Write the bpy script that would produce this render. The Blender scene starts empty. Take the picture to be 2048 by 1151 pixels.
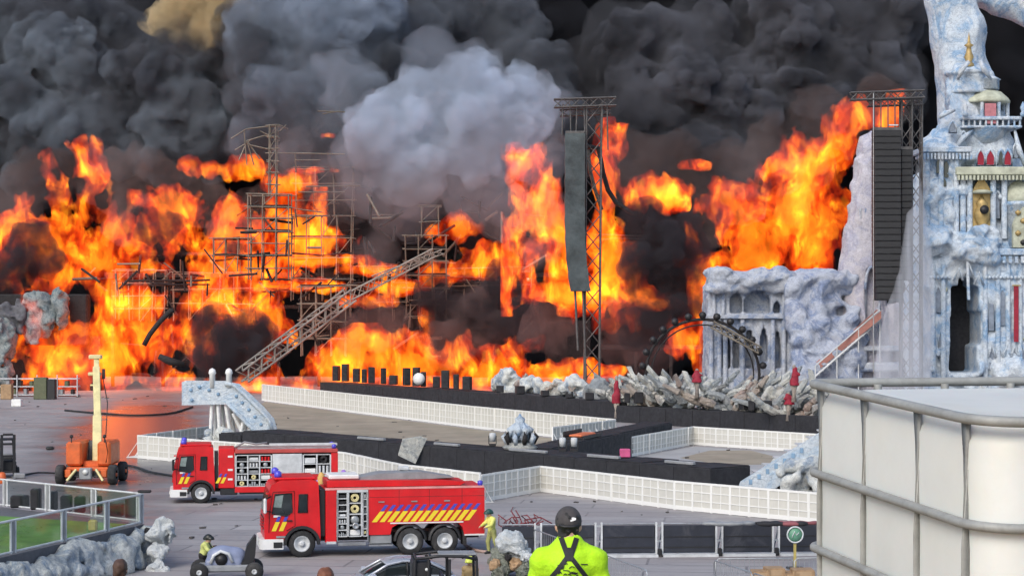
import bpy, bmesh, math, random
import numpy as np
from mathutils import Vector, Matrix
R = math.radians
SC = bpy.context.scene
COL = SC.collection
random.seed(7)
RNG = np.random.default_rng(7)

# ------------------------------------------------------------------ camera
FPX, HORY, EYE = 3822.0, 630.0, 9.4          # focal length and horizon in pixels of the 2048 px photograph, eye height in metres
cam_data = bpy.data.cameras.new('camera')
cam_data.sensor_width = 36.0
cam_data.lens = 36.0 * FPX / 2048.0
cam_data.shift_y = (HORY - 575.5) / 2048.0
cam_data.clip_start = 0.1
cam_data.clip_end = 5000.0
cam = bpy.data.objects.new('camera', cam_data)
cam.location = (0, 0, EYE)
cam.rotation_euler = (R(90), 0, 0)
COL.objects.link(cam)
SC.camera = cam

# ------------------------------------------------------------------ daylight
SUN_ELEV, SUN_AZ = R(40), R(-152)              # behind the camera, to the left
world = bpy.data.worlds.new('World')
SC.world = world
world.use_nodes = True
wn = world.node_tree.nodes
wl = world.node_tree.links
wn.clear()
wo = wn.new('ShaderNodeOutputWorld'); wb = wn.new('ShaderNodeBackground'); ws = wn.new('ShaderNodeTexSky')
ws.sky_type = 'NISHITA'; ws.sun_disc = False
ws.sun_elevation = SUN_ELEV; ws.sun_rotation = SUN_AZ
ws.air_density = 1.0; ws.dust_density = 2.0; ws.ozone_density = 1.0
wb.inputs['Strength'].default_value = 0.12
wl.new(ws.outputs[0], wb.inputs[0]); wl.new(wb.outputs[0], wo.inputs[0])
sun_d = bpy.data.lights.new('sun', 'SUN')
sun_d.energy = 1.05
sun_d.angle = R(32)
sun_d.color = (1.0, 0.95, 0.88)
sun = bpy.data.objects.new('sun', sun_d)
_d = Vector((math.sin(SUN_AZ) * math.cos(SUN_ELEV), math.cos(SUN_AZ) * math.cos(SUN_ELEV), math.sin(SUN_ELEV)))
sun.rotation_euler = _d.to_track_quat('Z', 'Y').to_euler()
COL.objects.link(sun)
SC.view_settings.view_transform = 'Standard'
SC.view_settings.look = 'None'
SC.view_settings.exposure = 0.86
SC.view_settings.gamma = 1.0
SC.view_settings.use_curve_mapping = False
SC.render.engine = 'CYCLES'
CY = SC.cycles
CY.max_bounces = 7
CY.diffuse_bounces = 3
CY.glossy_bounces = 3
CY.transmission_bounces = 6
CY.transparent_max_bounces = 24
CY.volume_bounces = 2
CY.sample_clamp_indirect = 4.0
CY.caustics_reflective = False
CY.caustics_refractive = False
CY.use_denoising = True
CY.denoiser = 'OPENIMAGEDENOISE'
CY.use_adaptive_sampling = True
CY.adaptive_threshold = 0.02

# ------------------------------------------------------------------ helpers
def P(px, py, d):
    """world point that stands d metres in front of the eye where the photograph shows (px, py)"""
    return Vector(((px - 1024.0) * d / FPX, d, EYE - (py - HORY) * d / FPX))

def gd(py):
    """distance of the ground seen at row py"""
    return FPX * EYE / (py - HORY)

def G(px, py):
    p = P(px, py, gd(py)); p.z = 0.0
    return p

def tag(o, label=None, cat=None, group=None, kind=None):
    if label: o['label'] = label
    if cat: o['category'] = cat
    if group: o['group'] = group
    if kind: o['kind'] = kind
    return o

def thing(name, label, cat, loc=(0, 0, 0), rz=0.0, group=None, scale=1.0):
    o = bpy.data.objects.new(name, None)
    o.empty_display_size = 0.3
    COL.objects.link(o)
    o.location = loc
    o.rotation_euler = (0, 0, rz)
    o.scale = (scale, scale, scale)
    return tag(o, label, cat, group)

def mesh_obj(name, me, mat=None, parent=None):
    if mat is not None and not me.materials: me.materials.append(mat)
    o = bpy.data.objects.new(name, me)
    COL.objects.link(o)
    if parent is not None: o.parent = parent
    return o

def kids(o):
    return [c for c in COL.objects if c.parent == o]

def copy_tree(o, parent=None, loc=None, rz=None, label=None, cache={}):
    c = o.copy(); COL.objects.link(c)
    c.parent = parent
    if loc is not None: c.location = loc
    if rz is not None: c.rotation_euler = (0, 0, rz)
    if label: c['label'] = label
    for ch in kids(o): copy_tree(ch, c)
    return c

def rot_to(d):
    return Vector(d).normalized().to_track_quat('Z', 'Y').to_matrix()

class MB:
    """collects shapes and links them as one mesh"""
    def __init__(s): s.v = []; s.f = []; s.sm = []
    def add(s, vs, fs, smooth=False, M=None):
        b = len(s.v)
        if M is not None: vs = [M @ Vector(v) for v in vs]
        s.v += [tuple(v) for v in vs]
        s.f += [tuple(b + i for i in f) for f in fs]
        s.sm += [smooth] * len(fs)
        return s
    def box(s, x0, x1, y0, y1, z0, z1, bev=0.0, M=None):
        if bev > 0:
            b = min(bev, (x1-x0)*.45, (y1-y0)*.45, (z1-z0)*.45)
            vs = []; 
            for z, i in ((z0, b), (z0+b, 0), (z1-b, 0), (z1, b)):
                for (x, y) in ((x0+b+i*0, y0+i), (x1-b, y0+i), (x1-i, y0+b), (x1-i, y1-b), (x1-b, y1-i), (x0+b, y1-i), (x0+i, y1-b), (x0+i, y0+b)):
                    vs.append((x, y, z))
            fs = [tuple(range(7, -1, -1)), tuple(range(24, 32))]
            for k in range(3):
                for j in range(8):
                    a, c = k*8+j, k*8+(j+1) % 8
                    fs.append((a, c, c+8, a+8))
            return s.add(vs, fs, False, M)
        vs = [(x, y, z) for z in (z0, z1) for y in (y0, y1) for x in (x0, x1)]
        return s.add(vs, [(0, 2, 3, 1), (4, 5, 7, 6), (0, 1, 5, 4), (2, 6, 7, 3), (0, 4, 6, 2), (1, 3, 7, 5)], False, M)
    def tube(s, a, b, r, n=8, r2=None, cap=True, smooth=True):
        a, b = Vector(a), Vector(b); r2 = r if r2 is None else r2
        if (b-a).length < 1e-6: return s
        m = rot_to(b-a)
        vs = []
        for p, q in ((a, r), (b, r2)):
            for i in range(n):
                t = 2*math.pi*i/n
                vs.append(p + m @ Vector((math.cos(t)*q, math.sin(t)*q, 0)))
        s.add(vs, [(i, (i+1) % n, n+(i+1) % n, n+i) for i in range(n)], smooth)
        if cap: s.add(vs, [tuple(range(n-1, -1, -1)), tuple(range(n, 2*n))])
        return s
    def path(s, pts, r, n=6, smooth=True, closed=False):
        pts = [Vector(p) for p in pts]; k = len(pts); vs = []
        for i, p in enumerate(pts):
            if closed: d = pts[(i+1) % k] - pts[i-1]
            else: d = pts[min(i+1, k-1)] - pts[max(i-1, 0)]
            m = rot_to(d if d.length > 1e-9 else Vector((0, 0, 1)))
            rr = r[i] if isinstance(r, (list, tuple)) else r
            for j in range(n):
                t = 2*math.pi*j/n
                vs.append(p + m @ Vector((math.cos(t)*rr, math.sin(t)*rr, 0)))
        fs = []
        for i in range(k if closed else k-1):
            for j in range(n):
                a, b = i*n+j, i*n+(j+1) % n
                c, d2 = ((i+1) % k)*n+(j+1) % n, ((i+1) % k)*n+j
                fs.append((a, b, c, d2))
        if not closed: fs += [tuple(range(n-1, -1, -1)), tuple(range((k-1)*n, k*n))]
        return s.add(vs, fs, smooth)
    def lathe(s, prof, n=16, c=(0, 0, 0), M=None, a0=0.0, a1=2*math.pi, smooth=True, cap=True):
        full = abs(a1-a0-2*math.pi) < 1e-6
        m = n if full else n+1
        vs = []
        for (r, z) in prof:
            for i in range(m):
                t = a0+(a1-a0)*i/n
                vs.append((c[0]+r*math.cos(t), c[1]+r*math.sin(t), c[2]+z))
        fs = []
        for k in range(len(prof)-1):
            for i in range(n):
                j = (i+1) % m if full else i+1
                fs.append((k*m+i, k*m+j, (k+1)*m+j, (k+1)*m+i))
        if full and cap:
            if prof[0][0] > 1e-4: fs.append(tuple(range(n-1, -1, -1)))
            if prof[-1][0] > 1e-4: fs.append(tuple(range((len(prof)-1)*m, len(prof)*m)))
        return s.add(vs, fs, smooth, M)
    def prism(s, poly, y0, y1, M=None):
        """polygon in the xz plane pushed from y0 to y1"""
        a = sum(poly[i][0]*poly[(i+1) % len(poly)][1]-poly[(i+1) % len(poly)][0]*poly[i][1] for i in range(len(poly)))
        if a < 0: poly = poly[::-1]
        n = len(poly)
        vs = [(x, y0, z) for x, z in poly] + [(x, y1, z) for x, z in poly]
        fs = [tuple(range(n)), tuple(range(2*n-1, n-1, -1))]
        fs += [((i+1) % n, i, n+i, n+(i+1) % n) for i in range(n)]
        return s.add(vs, fs, False, M)
    def zprism(s, poly, z0, z1, M=None):
        a = sum(poly[i][0]*poly[(i+1) % len(poly)][1]-poly[(i+1) % len(poly)][0]*poly[i][1] for i in range(len(poly)))
        if a < 0: poly = poly[::-1]
        n = len(poly)
        vs = [(x, y, z0) for x, y in poly] + [(x, y, z1) for x, y in poly]
        fs = [tuple(range(n-1, -1, -1)), tuple(range(n, 2*n))]
        fs += [(i, (i+1) % n, n+(i+1) % n, n+i) for i in range(n)]
        return s.add(vs, fs, False, M)
    def mesh(s, name):
        me = bpy.data.meshes.new(name)
        me.from_pydata(s.v, [], s.f)
        me.polygons.foreach_set('use_smooth', s.sm)
        me.update()
        return me
    def build(s, name, mat, parent=None):
        return mesh_obj(name, s.mesh(name), mat, parent)

# ---- scalar fields turned into surfaces
def lat(n, h, o, scale, seed):
    pass

def vnoise(F0, n, h, scale, seed, stretch=(1, 1, 1)):
    """smooth random field on a grid of n points with spacing h, feature size scale; about -1..1"""
    rng = np.random.default_rng(seed)
    dims = [int(math.ceil(n[k]*h/(scale*stretch[k])))+4 for k in range(3)]
    L = rng.uniform(-1, 1, dims).astype(np.float32)
    off = rng.uniform(0, 1, 3)
    out = L
    for ax in range(3):
        u = np.arange(n[ax])*h/(scale*stretch[ax])+off[ax]
        i = np.floor(u).astype(int); w = (u-i).astype(np.float32)
        sh = [1, 1, 1]; sh[ax] = -1
        def w3(k):
            return k.reshape(sh)
        # quadratic-ish cubic B-spline, keeps the lattice invisible
        b0 = (1-w)**3/6; b1 = (3*w**3-6*w**2+4)/6; b2 = (-3*w**3+3*w**2+3*w+1)/6; b3 = w**3/6
        out = (np.take(out, i, ax)*w3(b0)+np.take(out, i+1, ax)*w3(b1)+np.take(out, i+2, ax)*w3(b2)+np.take(out, np.minimum(i+3, out.shape[ax]-1), ax)*w3(b3))
    return out*2.6

def fbm(n, h, scale, seed, octv=4, gain=0.5, stretch=(1, 1, 1), billow=False):
    out = np.zeros(n, np.float32); a = 1.0
    for k in range(octv):
        v = vnoise(None, n, h, scale, seed+k*17, stretch)
        out += a*((1-2*np.abs(v)) if billow else v)
        a *= gain; scale *= 0.5
        if scale < h*1.2: break
    return out

def nets(F, o, h, name):
    """closed surface F = 0 (inside F > 0) as a mesh"""
    F = np.pad(F, 1, constant_values=-1.0)
    o = np.array(o, float)-h
    S = F > 0
    nx, ny, nz = F.shape
    cnt = np.zeros((nx-1, ny-1, nz-1), np.int8)
    for i in (0, 1):
        for j in (0, 1):
            for k in (0, 1):
                cnt += S[i:nx-1+i, j:ny-1+j, k:nz-1+k]
    act = (cnt > 0) & (cnt < 8)
    A = np.argwhere(act)
    ids = np.full(act.shape, -1, np.int64); ids[act] = np.arange(len(A))
    pos = np.zeros((len(A), 3)); num = np.zeros(len(A))
    cor = [(i, j, k) for i in (0, 1) for j in (0, 1) for k in (0, 1)]
    for a in cor:
        for ax in range(3):
            if a[ax]: continue
            b = list(a); b[ax] = 1
            fa = F[A[:, 0]+a[0], A[:, 1]+a[1], A[:, 2]+a[2]]
            fb = F[A[:, 0]+b[0], A[:, 1]+b[1], A[:, 2]+b[2]]
            cr = (fa > 0) != (fb > 0)
            t = np.where(cr, fa/np.where(cr, fa-fb, 1), 0)
            q = np.array(a, float)[None, :].repeat(len(A), 0); q[:, ax] = t
            pos[cr] += q[cr]; num += cr
    V = (A+pos/num[:, None])*h+o
    faces = []
    for ax in range(3):
        u, w = (ax+1) % 3, (ax+2) % 3
        sl0 = [slice(None)]*3; sl1 = [slice(None)]*3
        sl0[ax] = slice(0, -1); sl1[ax] = slice(1, None)
        s0, s1 = S[tuple(sl0)], S[tuple(sl1)]
        E = np.argwhere(s0 != s1)
        E = E[(E[:, u] > 0) & (E[:, w] > 0) & (E[:, u] < F.shape[u]-1) & (E[:, w] < F.shape[w]-1)]
        flip = s0[E[:, 0], E[:, 1], E[:, 2]]
        c = []
        for du, dw in ((1, 1), (0, 1), (0, 0), (1, 0)):
            q = E.copy(); q[:, u] -= du; q[:, w] -= dw
            c.append(ids[q[:, 0], q[:, 1], q[:, 2]])
        f = np.stack(c, 1)
        f[~flip] = f[~flip][:, ::-1]
        faces.append(f)
    Q = np.concatenate(faces)
    me = bpy.data.meshes.new(name)
    me.vertices.add(len(V)); me.vertices.foreach_set('co', V.astype(np.float32).ravel())
    me.loops.add(len(Q)*4); me.loops.foreach_set('vertex_index', Q.astype(np.int32).ravel())
    me.polygons.add(len(Q)); me.polygons.foreach_set('loop_start', np.arange(0, len(Q)*4, 4, dtype=np.int32))
    me.polygons.foreach_set('use_smooth', np.ones(len(Q), bool))
    me.update(calc_edges=True); me.validate()
    return me

class Field:
    """distance-like field on a box; positive inside"""
    def __init__(s, lo, hi, h):
        s.lo = np.array(lo, float); s.h = h
        s.n = tuple(int(math.ceil((hi[k]-lo[k])/h))+1 for k in range(3))
        s.F = np.full(s.n, -1e3, np.float32)
        s.ax = [(s.lo[k]+np.arange(s.n[k])*h).astype(np.float32) for k in range(3)]
    def win(s, lo, hi):
        return tuple(slice(max(0, int((lo[k]-s.lo[k])/s.h)-1), max(0, min(s.n[k], int((hi[k]-s.lo[k])/s.h)+3))) for k in range(3))
    def grid(s, w):
        return (s.ax[0][w[0]][:, None, None], s.ax[1][w[1]][None, :, None], s.ax[2][w[2]][None, None, :])
    def put(s, w, D, k=0.0, cut=False):
        G0 = s.F[w]
        if cut: s.F[w] = np.minimum(G0, -D); return
        if k > 0:
            t = np.clip(0.5+0.5*(D-G0)/k, 0, 1)
            s.F[w] = G0*(1-t)+D*t+k*t*(1-t)
        else: s.F[w] = np.maximum(G0, D)
    def sphere(s, c, r, k=0.0, sc=(1, 1, 1), cut=False):
        m = r*max(sc)+k*2+s.h
        w = s.win([c[i]-m for i in range(3)], [c[i]+m for i in range(3)])
        x, y, z = s.grid(w)
        if x.size == 0 or y.size == 0 or z.size == 0: return
        q = np.sqrt(((x-c[0])/sc[0])**2+((y-c[1])/sc[1])**2+((z-c[2])/sc[2])**2)
        s.put(w, (r-q)*min(sc), k, cut)
    def cap(s, a, b, ra, rb=None, k=0.0, flat=1.0, cut=False):
        """tapered capsule; flat squeezes it along y"""
        a, b = np.array(a, float), np.array(b, float); rb = ra if rb is None else rb
        m = max(ra, rb)+k*2+s.h
        w = s.win(np.minimum(a, b)-m, np.maximum(a, b)+m)
        x, y, z = s.grid(w)
        if x.size == 0 or y.size == 0 or z.size == 0: return
        d = b-a; L = max(float(d @ d), 1e-9)
        t = np.clip(((x-a[0])*d[0]+(y-a[1])*d[1]+(z-a[2])*d[2])/L, 0, 1)
        q = np.sqrt((x-a[0]-t*d[0])**2+((y-a[1]-t*d[1])/flat)**2+(z-a[2]-t*d[2])**2)
        s.put(w, (ra+(rb-ra)*t-q)*min(1, flat), k, cut)
    def box(s, lo, hi, r=0.0, k=0.0, cut=False):
        c = [(lo[i]+hi[i])/2 for i in range(3)]; e = [(hi[i]-lo[i])/2-r for i in range(3)]
        m = r+k*2+s.h
        w = s.win([lo[i]-m for i in range(3)], [hi[i]+m for i in range(3)])
        x, y, z = s.grid(w)
        if x.size == 0 or y.size == 0 or z.size == 0: return
        qx, qy, qz = np.abs(x-c[0])-e[0], np.abs(y-c[1])-e[1], np.abs(z-c[2])-e[2]
        d = np.sqrt(np.maximum(qx, 0)**2+np.maximum(qy, 0)**2+np.maximum(qz, 0)**2)+np.minimum(np.maximum(np.maximum(qx, qy), qz), 0)
        s.put(w, r-d, k, cut)
    def noise(s, amp, scale, seed, octv=3, billow=False, stretch=(1, 1, 1)):
        s.F += amp*fbm(s.n, s.h, scale, seed, octv, 0.5, stretch, billow)
    def mesh(s, name): return nets(s.F, s.lo, s.h, name)
    def build(s, name, mat, parent=None): return mesh_obj(name, s.mesh(name), mat, parent)

# ------------------------------------------------------------------ materials
MATS = {}
class NT:
    def __init__(s, name):
        s.m = bpy.data.materials.new(name); s.m.use_nodes = True
        s.n = s.m.node_tree.nodes; s.l = s.m.node_tree.links
        s.b = s.n.get('Principled BSDF'); s.out = [x for x in s.n if x.type == 'OUTPUT_MATERIAL'][0]
    def new(s, t, **kw):
        x = s.n.new('ShaderNode'+t)
        for k, v in kw.items(): setattr(x, k, v)
        return x
    def coord(s, scale=(1, 1, 1), world=False):
        if world: src = s.new('NewGeometry').outputs['Position']
        else: src = s.new('TexCoord').outputs['Object']
        mp = s.new('Mapping'); mp.inputs['Scale'].default_value = scale
        s.l.new(src, mp.inputs['Vector']); return mp.outputs[0]
    def noise(s, vec, scale, detail=5, rough=0.6, dist=0.0):
        x = s.new('TexNoise'); x.inputs['Scale'].default_value = scale; x.inputs['Detail'].default_value = detail
        x.inputs['Roughness'].default_value = rough; x.inputs['Distortion'].default_value = dist
        s.l.new(vec, x.inputs['Vector']); return x.outputs['Fac']
    def ramp(s, fac, stops, interp='LINEAR'):
        x = s.new('ValToRGB'); x.color_ramp.interpolation = interp
        e = x.color_ramp.elements
        while len(e) < len(stops): e.new(0.5)
        for i, (p, c) in enumerate(stops):
            e[i].position = p; e[i].color = (*c, 1) if len(c) == 3 else c
        s.l.new(fac, x.inputs[0]); return x.outputs[0]
    def mix(s, fac, a, b, typ='MIX'):
        x = s.new('Mix', data_type='RGBA', blend_type=typ)
        for sock, v in ((x.inputs[0], fac), (x.inputs[6], a), (x.inputs[7], b)):
            if hasattr(v, 'default_value') or hasattr(v, 'is_linked'): s.l.new(v, sock)
            elif isinstance(v, (int, float)): sock.default_value = v
            else: sock.default_value = (*v, 1) if len(v) == 3 else v
        return x.outputs[2]
    def bump(s, h, strength=0.3, dist=0.05):
        x = s.new('Bump'); x.inputs['Strength'].default_value = strength; x.inputs['Distance'].default_value = dist
        s.l.new(h, x.inputs['Height']); s.l.new(x.outputs[0], s.b.inputs['Normal'])

def mat(name, col, rough=0.6, metal=0.0, var=0.25, scale=2.0, bump=0.15, bdist=0.01, spec=0.5, dirt=None, world=False, alpha=1.0, trans=0.0):
    """painted / bare surface with grime and grain"""
    if name in MATS: return MATS[name]
    t = NT(name); b = t.b
    v = t.coord(world=world)
    n1 = t.noise(v, scale, 6, 0.65)
    dk = tuple(c*(1-var) for c in col); lt = tuple(min(1, c*(1+var*0.6)) for c in col)
    c = t.ramp(n1, [(0.3, dk), (0.7, lt)])
    if dirt:
        n2 = t.noise(v, scale*0.45, 8, 0.7, 0.6)
        c = t.mix(t.ramp(n2, [(0.52, (0, 0, 0)), (0.72, (0.75, 0.75, 0.75))]), c, dirt)
    t.l.new(c, b.inputs['Base Color'])
    r = t.ramp(t.noise(v, scale*3, 4), [(0.3, (rough*0.8,)*3), (0.7, (min(1, rough*1.2),)*3)])
    t.l.new(r, b.inputs['Roughness'])
    b.inputs['Metallic'].default_value = metal
    b.inputs['Specular IOR Level'].default_value = spec
    if trans: b.inputs['Transmission Weight'].default_value = trans
    if alpha < 1: b.inputs['Alpha'].default_value = alpha
    if bump: t.bump(t.noise(v, scale*8, 5), bump, bdist)
    MATS[name] = t.m
    return t.m

def volume_mat(name, density, albedo, emis=None, strength=0.0, aniso=0.0, absorb=(0, 0, 0)):
    if name in MATS: return MATS[name]
    t = NT(name); t.n.remove(t.b)
    pv = t.new('VolumePrincipled')
    pv.inputs['Density'].default_value = density
    pv.inputs['Color'].default_value = (*albedo, 1)
    pv.inputs['Absorption Color'].default_value = (*absorb, 1)
    pv.inputs['Anisotropy'].default_value = aniso
    if emis:
        pv.inputs['Emission Color'].default_value = (*emis, 1)
        pv.inputs['Emission Strength'].default_value = strength
    t.l.new(pv.outputs[0], t.out.inputs['Volume'])
    MATS[name] = t.m
    return t.m
# ------------------------------------------------------------------ shared materials
M_RED = mat('red_paint', (0.60, 0.010, 0.014), 0.36, var=0.22, scale=0.9, bump=0.05, bdist=.004, dirt=(0.36, 0.035, 0.03))
M_WHITE = mat('white_paint', (0.72, 0.72, 0.70), 0.5, var=0.12, dirt=(0.42, 0.41, 0.38), scale=1.5, bump=0.05)
M_BLACK = mat('black_paint', (0.013, 0.013, 0.015), 0.55, var=0.3, bump=0.1)
M_CLOTH = mat('black_cloth', (0.02, 0.02, 0.024), 0.85, var=0.4, scale=1.0, bump=0.3, bdist=0.03)
M_RUBBER = mat('tyre_rubber', (0.02, 0.02, 0.021), 0.8, dirt=(0.09, 0.085, 0.08))
M_STEEL = mat('bare_steel', (0.42, 0.43, 0.44), 0.42, 0.85, dirt=(0.2, 0.19, 0.18))
M_GALV = mat('galvanised_steel', (0.40, 0.42, 0.43), 0.5, 0.7, scale=3)
M_GREY = mat('grey_paint', (0.25, 0.26, 0.27), 0.55)
M_PALE = mat('pale_grey_paint', (0.55, 0.57, 0.58), 0.55, dirt=(0.35, 0.35, 0.34))
M_GLASS = mat('dark_glass', (0.018, 0.024, 0.026), 0.08, var=0.2, bump=0.0, spec=0.7)
M_YEL = mat('yellow_film', (0.78, 0.60, 0.03), 0.4, var=0.08, bump=0.0)
M_BLUE = mat('blue_film', (0.06, 0.07, 0.42), 0.4, var=0.1, bump=0.0)
M_LAMP = mat('clear_lens', (0.62, 0.63, 0.60), 0.15, bump=0.0)
M_BEACON = mat('blue_lens', (0.08, 0.07, 0.55), 0.2, bump=0.0)
M_ORANGE = mat('orange_paint', (0.62, 0.12, 0.025), 0.45, dirt=(0.3, 0.1, 0.05))
M_CREAM = mat('cream_paint', (0.68, 0.60, 0.30), 0.45, dirt=(0.45, 0.40, 0.22))
M_HIVIS = mat('hi_vis_cloth', (0.43, 0.76, 0.010), 0.8, var=0.10, scale=4, bump=0.5, bdist=.02)
M_FIRE = mat('fire_jacket', (0.66, 0.66, 0.16), 0.8, var=0.25, scale=4)
M_SKIN = mat('skin', (0.55, 0.33, 0.24), 0.55, var=0.1, bump=0.05)
M_HAIR = mat('brown_hair', (0.07, 0.035, 0.022), 0.6, var=0.5, scale=12, bump=0.6)
M_NAVY = mat('navy_cloth', (0.03, 0.035, 0.06), 0.85, var=0.3)
M_WOOD = mat('plain_wood', (0.34, 0.22, 0.12), 0.75, var=0.35, scale=3)
M_SCAF = mat('scaffold_tube', (0.19, 0.165, 0.13), 0.6, 0.15, var=0.5, dirt=(0.035, 0.03, 0.028), scale=0.35, world=True)
M_TRUSSF = mat('ash_grey_tube', (0.27, 0.25, 0.22), 0.6, 0.15, var=0.45, dirt=(0.08, 0.07, 0.06), scale=0.5, world=True)
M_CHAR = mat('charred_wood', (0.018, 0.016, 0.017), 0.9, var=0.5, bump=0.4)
M_GOLD = mat('old_gold', (0.42, 0.30, 0.12), 0.5, 0.3, dirt=(0.10, 0.08, 0.05))
M_SAGE = mat('sage_plaster', (0.44, 0.46, 0.36), 0.7, var=0.35, dirt=(0.18, 0.18, 0.13), scale=1.2, bump=0.4, bdist=0.05)
M_BANNER = mat('crimson_cloth', (0.26, 0.012, 0.03), 0.8, var=0.3)
M_TEAL = mat('wrap_cloth', (0.060, 0.075, 0.08), 0.8, var=0.55, dirt=(0.02, 0.02, 0.022), scale=0.35, bump=0.4, bdist=0.1)

def marble(name, base=(0.60, 0.66, 0.71), blue=(0.22, 0.37, 0.56), dark=(0.06, 0.09, 0.16), scale=0.35, warm=(0.55, 0.50, 0.44)):
    """brushed paint of the stage set: white with pale blue clouds and dark veins"""
    if name in MATS: return MATS[name]
    t = NT(name); v = t.coord(world=True)
    n1 = t.noise(v, scale, 7, 0.68, 1.2)
    c = t.ramp(n1, [(0.38, base), (0.50, tuple(0.75*a+0.25*b for a, b in zip(base, blue))), (0.60, blue), (0.70, base)])
    n2 = t.noise(v, scale*2.6, 8, 0.7, 2.0)
    c = t.mix(t.ramp(n2, [(0.475, (0, 0, 0)), (0.50, (0.55,)*3), (0.525, (0, 0, 0))]), c, dark)
    n4 = t.noise(v, scale*5, 6, 0.75, 0.5)
    c = t.mix(t.ramp(n4, [(0.60, (0, 0, 0)), (0.72, (0.5,)*3)]), c, dark)
    n3 = t.noise(v, scale*0.5, 4, 0.6)
    c = t.mix(t.ramp(n3, [(0.55, (0, 0, 0)), (0.7, (0.35,)*3)]), c, warm)
    t.l.new(c, t.b.inputs['Base Color']); t.b.inputs['Roughness'].default_value = 0.75
    t.bump(t.noise(v, scale*6, 9, 0.72, 0.6), 0.9, 0.28)
    MATS[name] = t.m
    return t.m
M_MARBLE = marble('marbled_plaster')
M_MARBLE2 = marble('marbled_plaster_dull', (0.50, 0.53, 0.58), (0.20, 0.27, 0.42), (0.07, 0.08, 0.12), 0.5, (0.50, 0.43, 0.40))
M_ROCK = marble('painted_rock', (0.76, 0.77, 0.72), (0.26, 0.34, 0.44), (0.06, 0.07, 0.09), 0.8, (0.38, 0.35, 0.28))
M_SHARD = marble('white_shard', (0.66, 0.66, 0.60), (0.34, 0.37, 0.38), (0.10, 0.08, 0.07), 0.9, (0.34, 0.21, 0.15))
M_SHARD2 = marble('tan_shard', (0.42, 0.36, 0.30), (0.30, 0.27, 0.25), (0.10, 0.07, 0.06), 0.9, (0.30, 0.13, 0.10))
M_SHARD3 = marble('grey_shard', (0.36, 0.38, 0.38), (0.22, 0.25, 0.27), (0.06, 0.06, 0.06), 0.9, (0.22, 0.16, 0.13))

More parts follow.
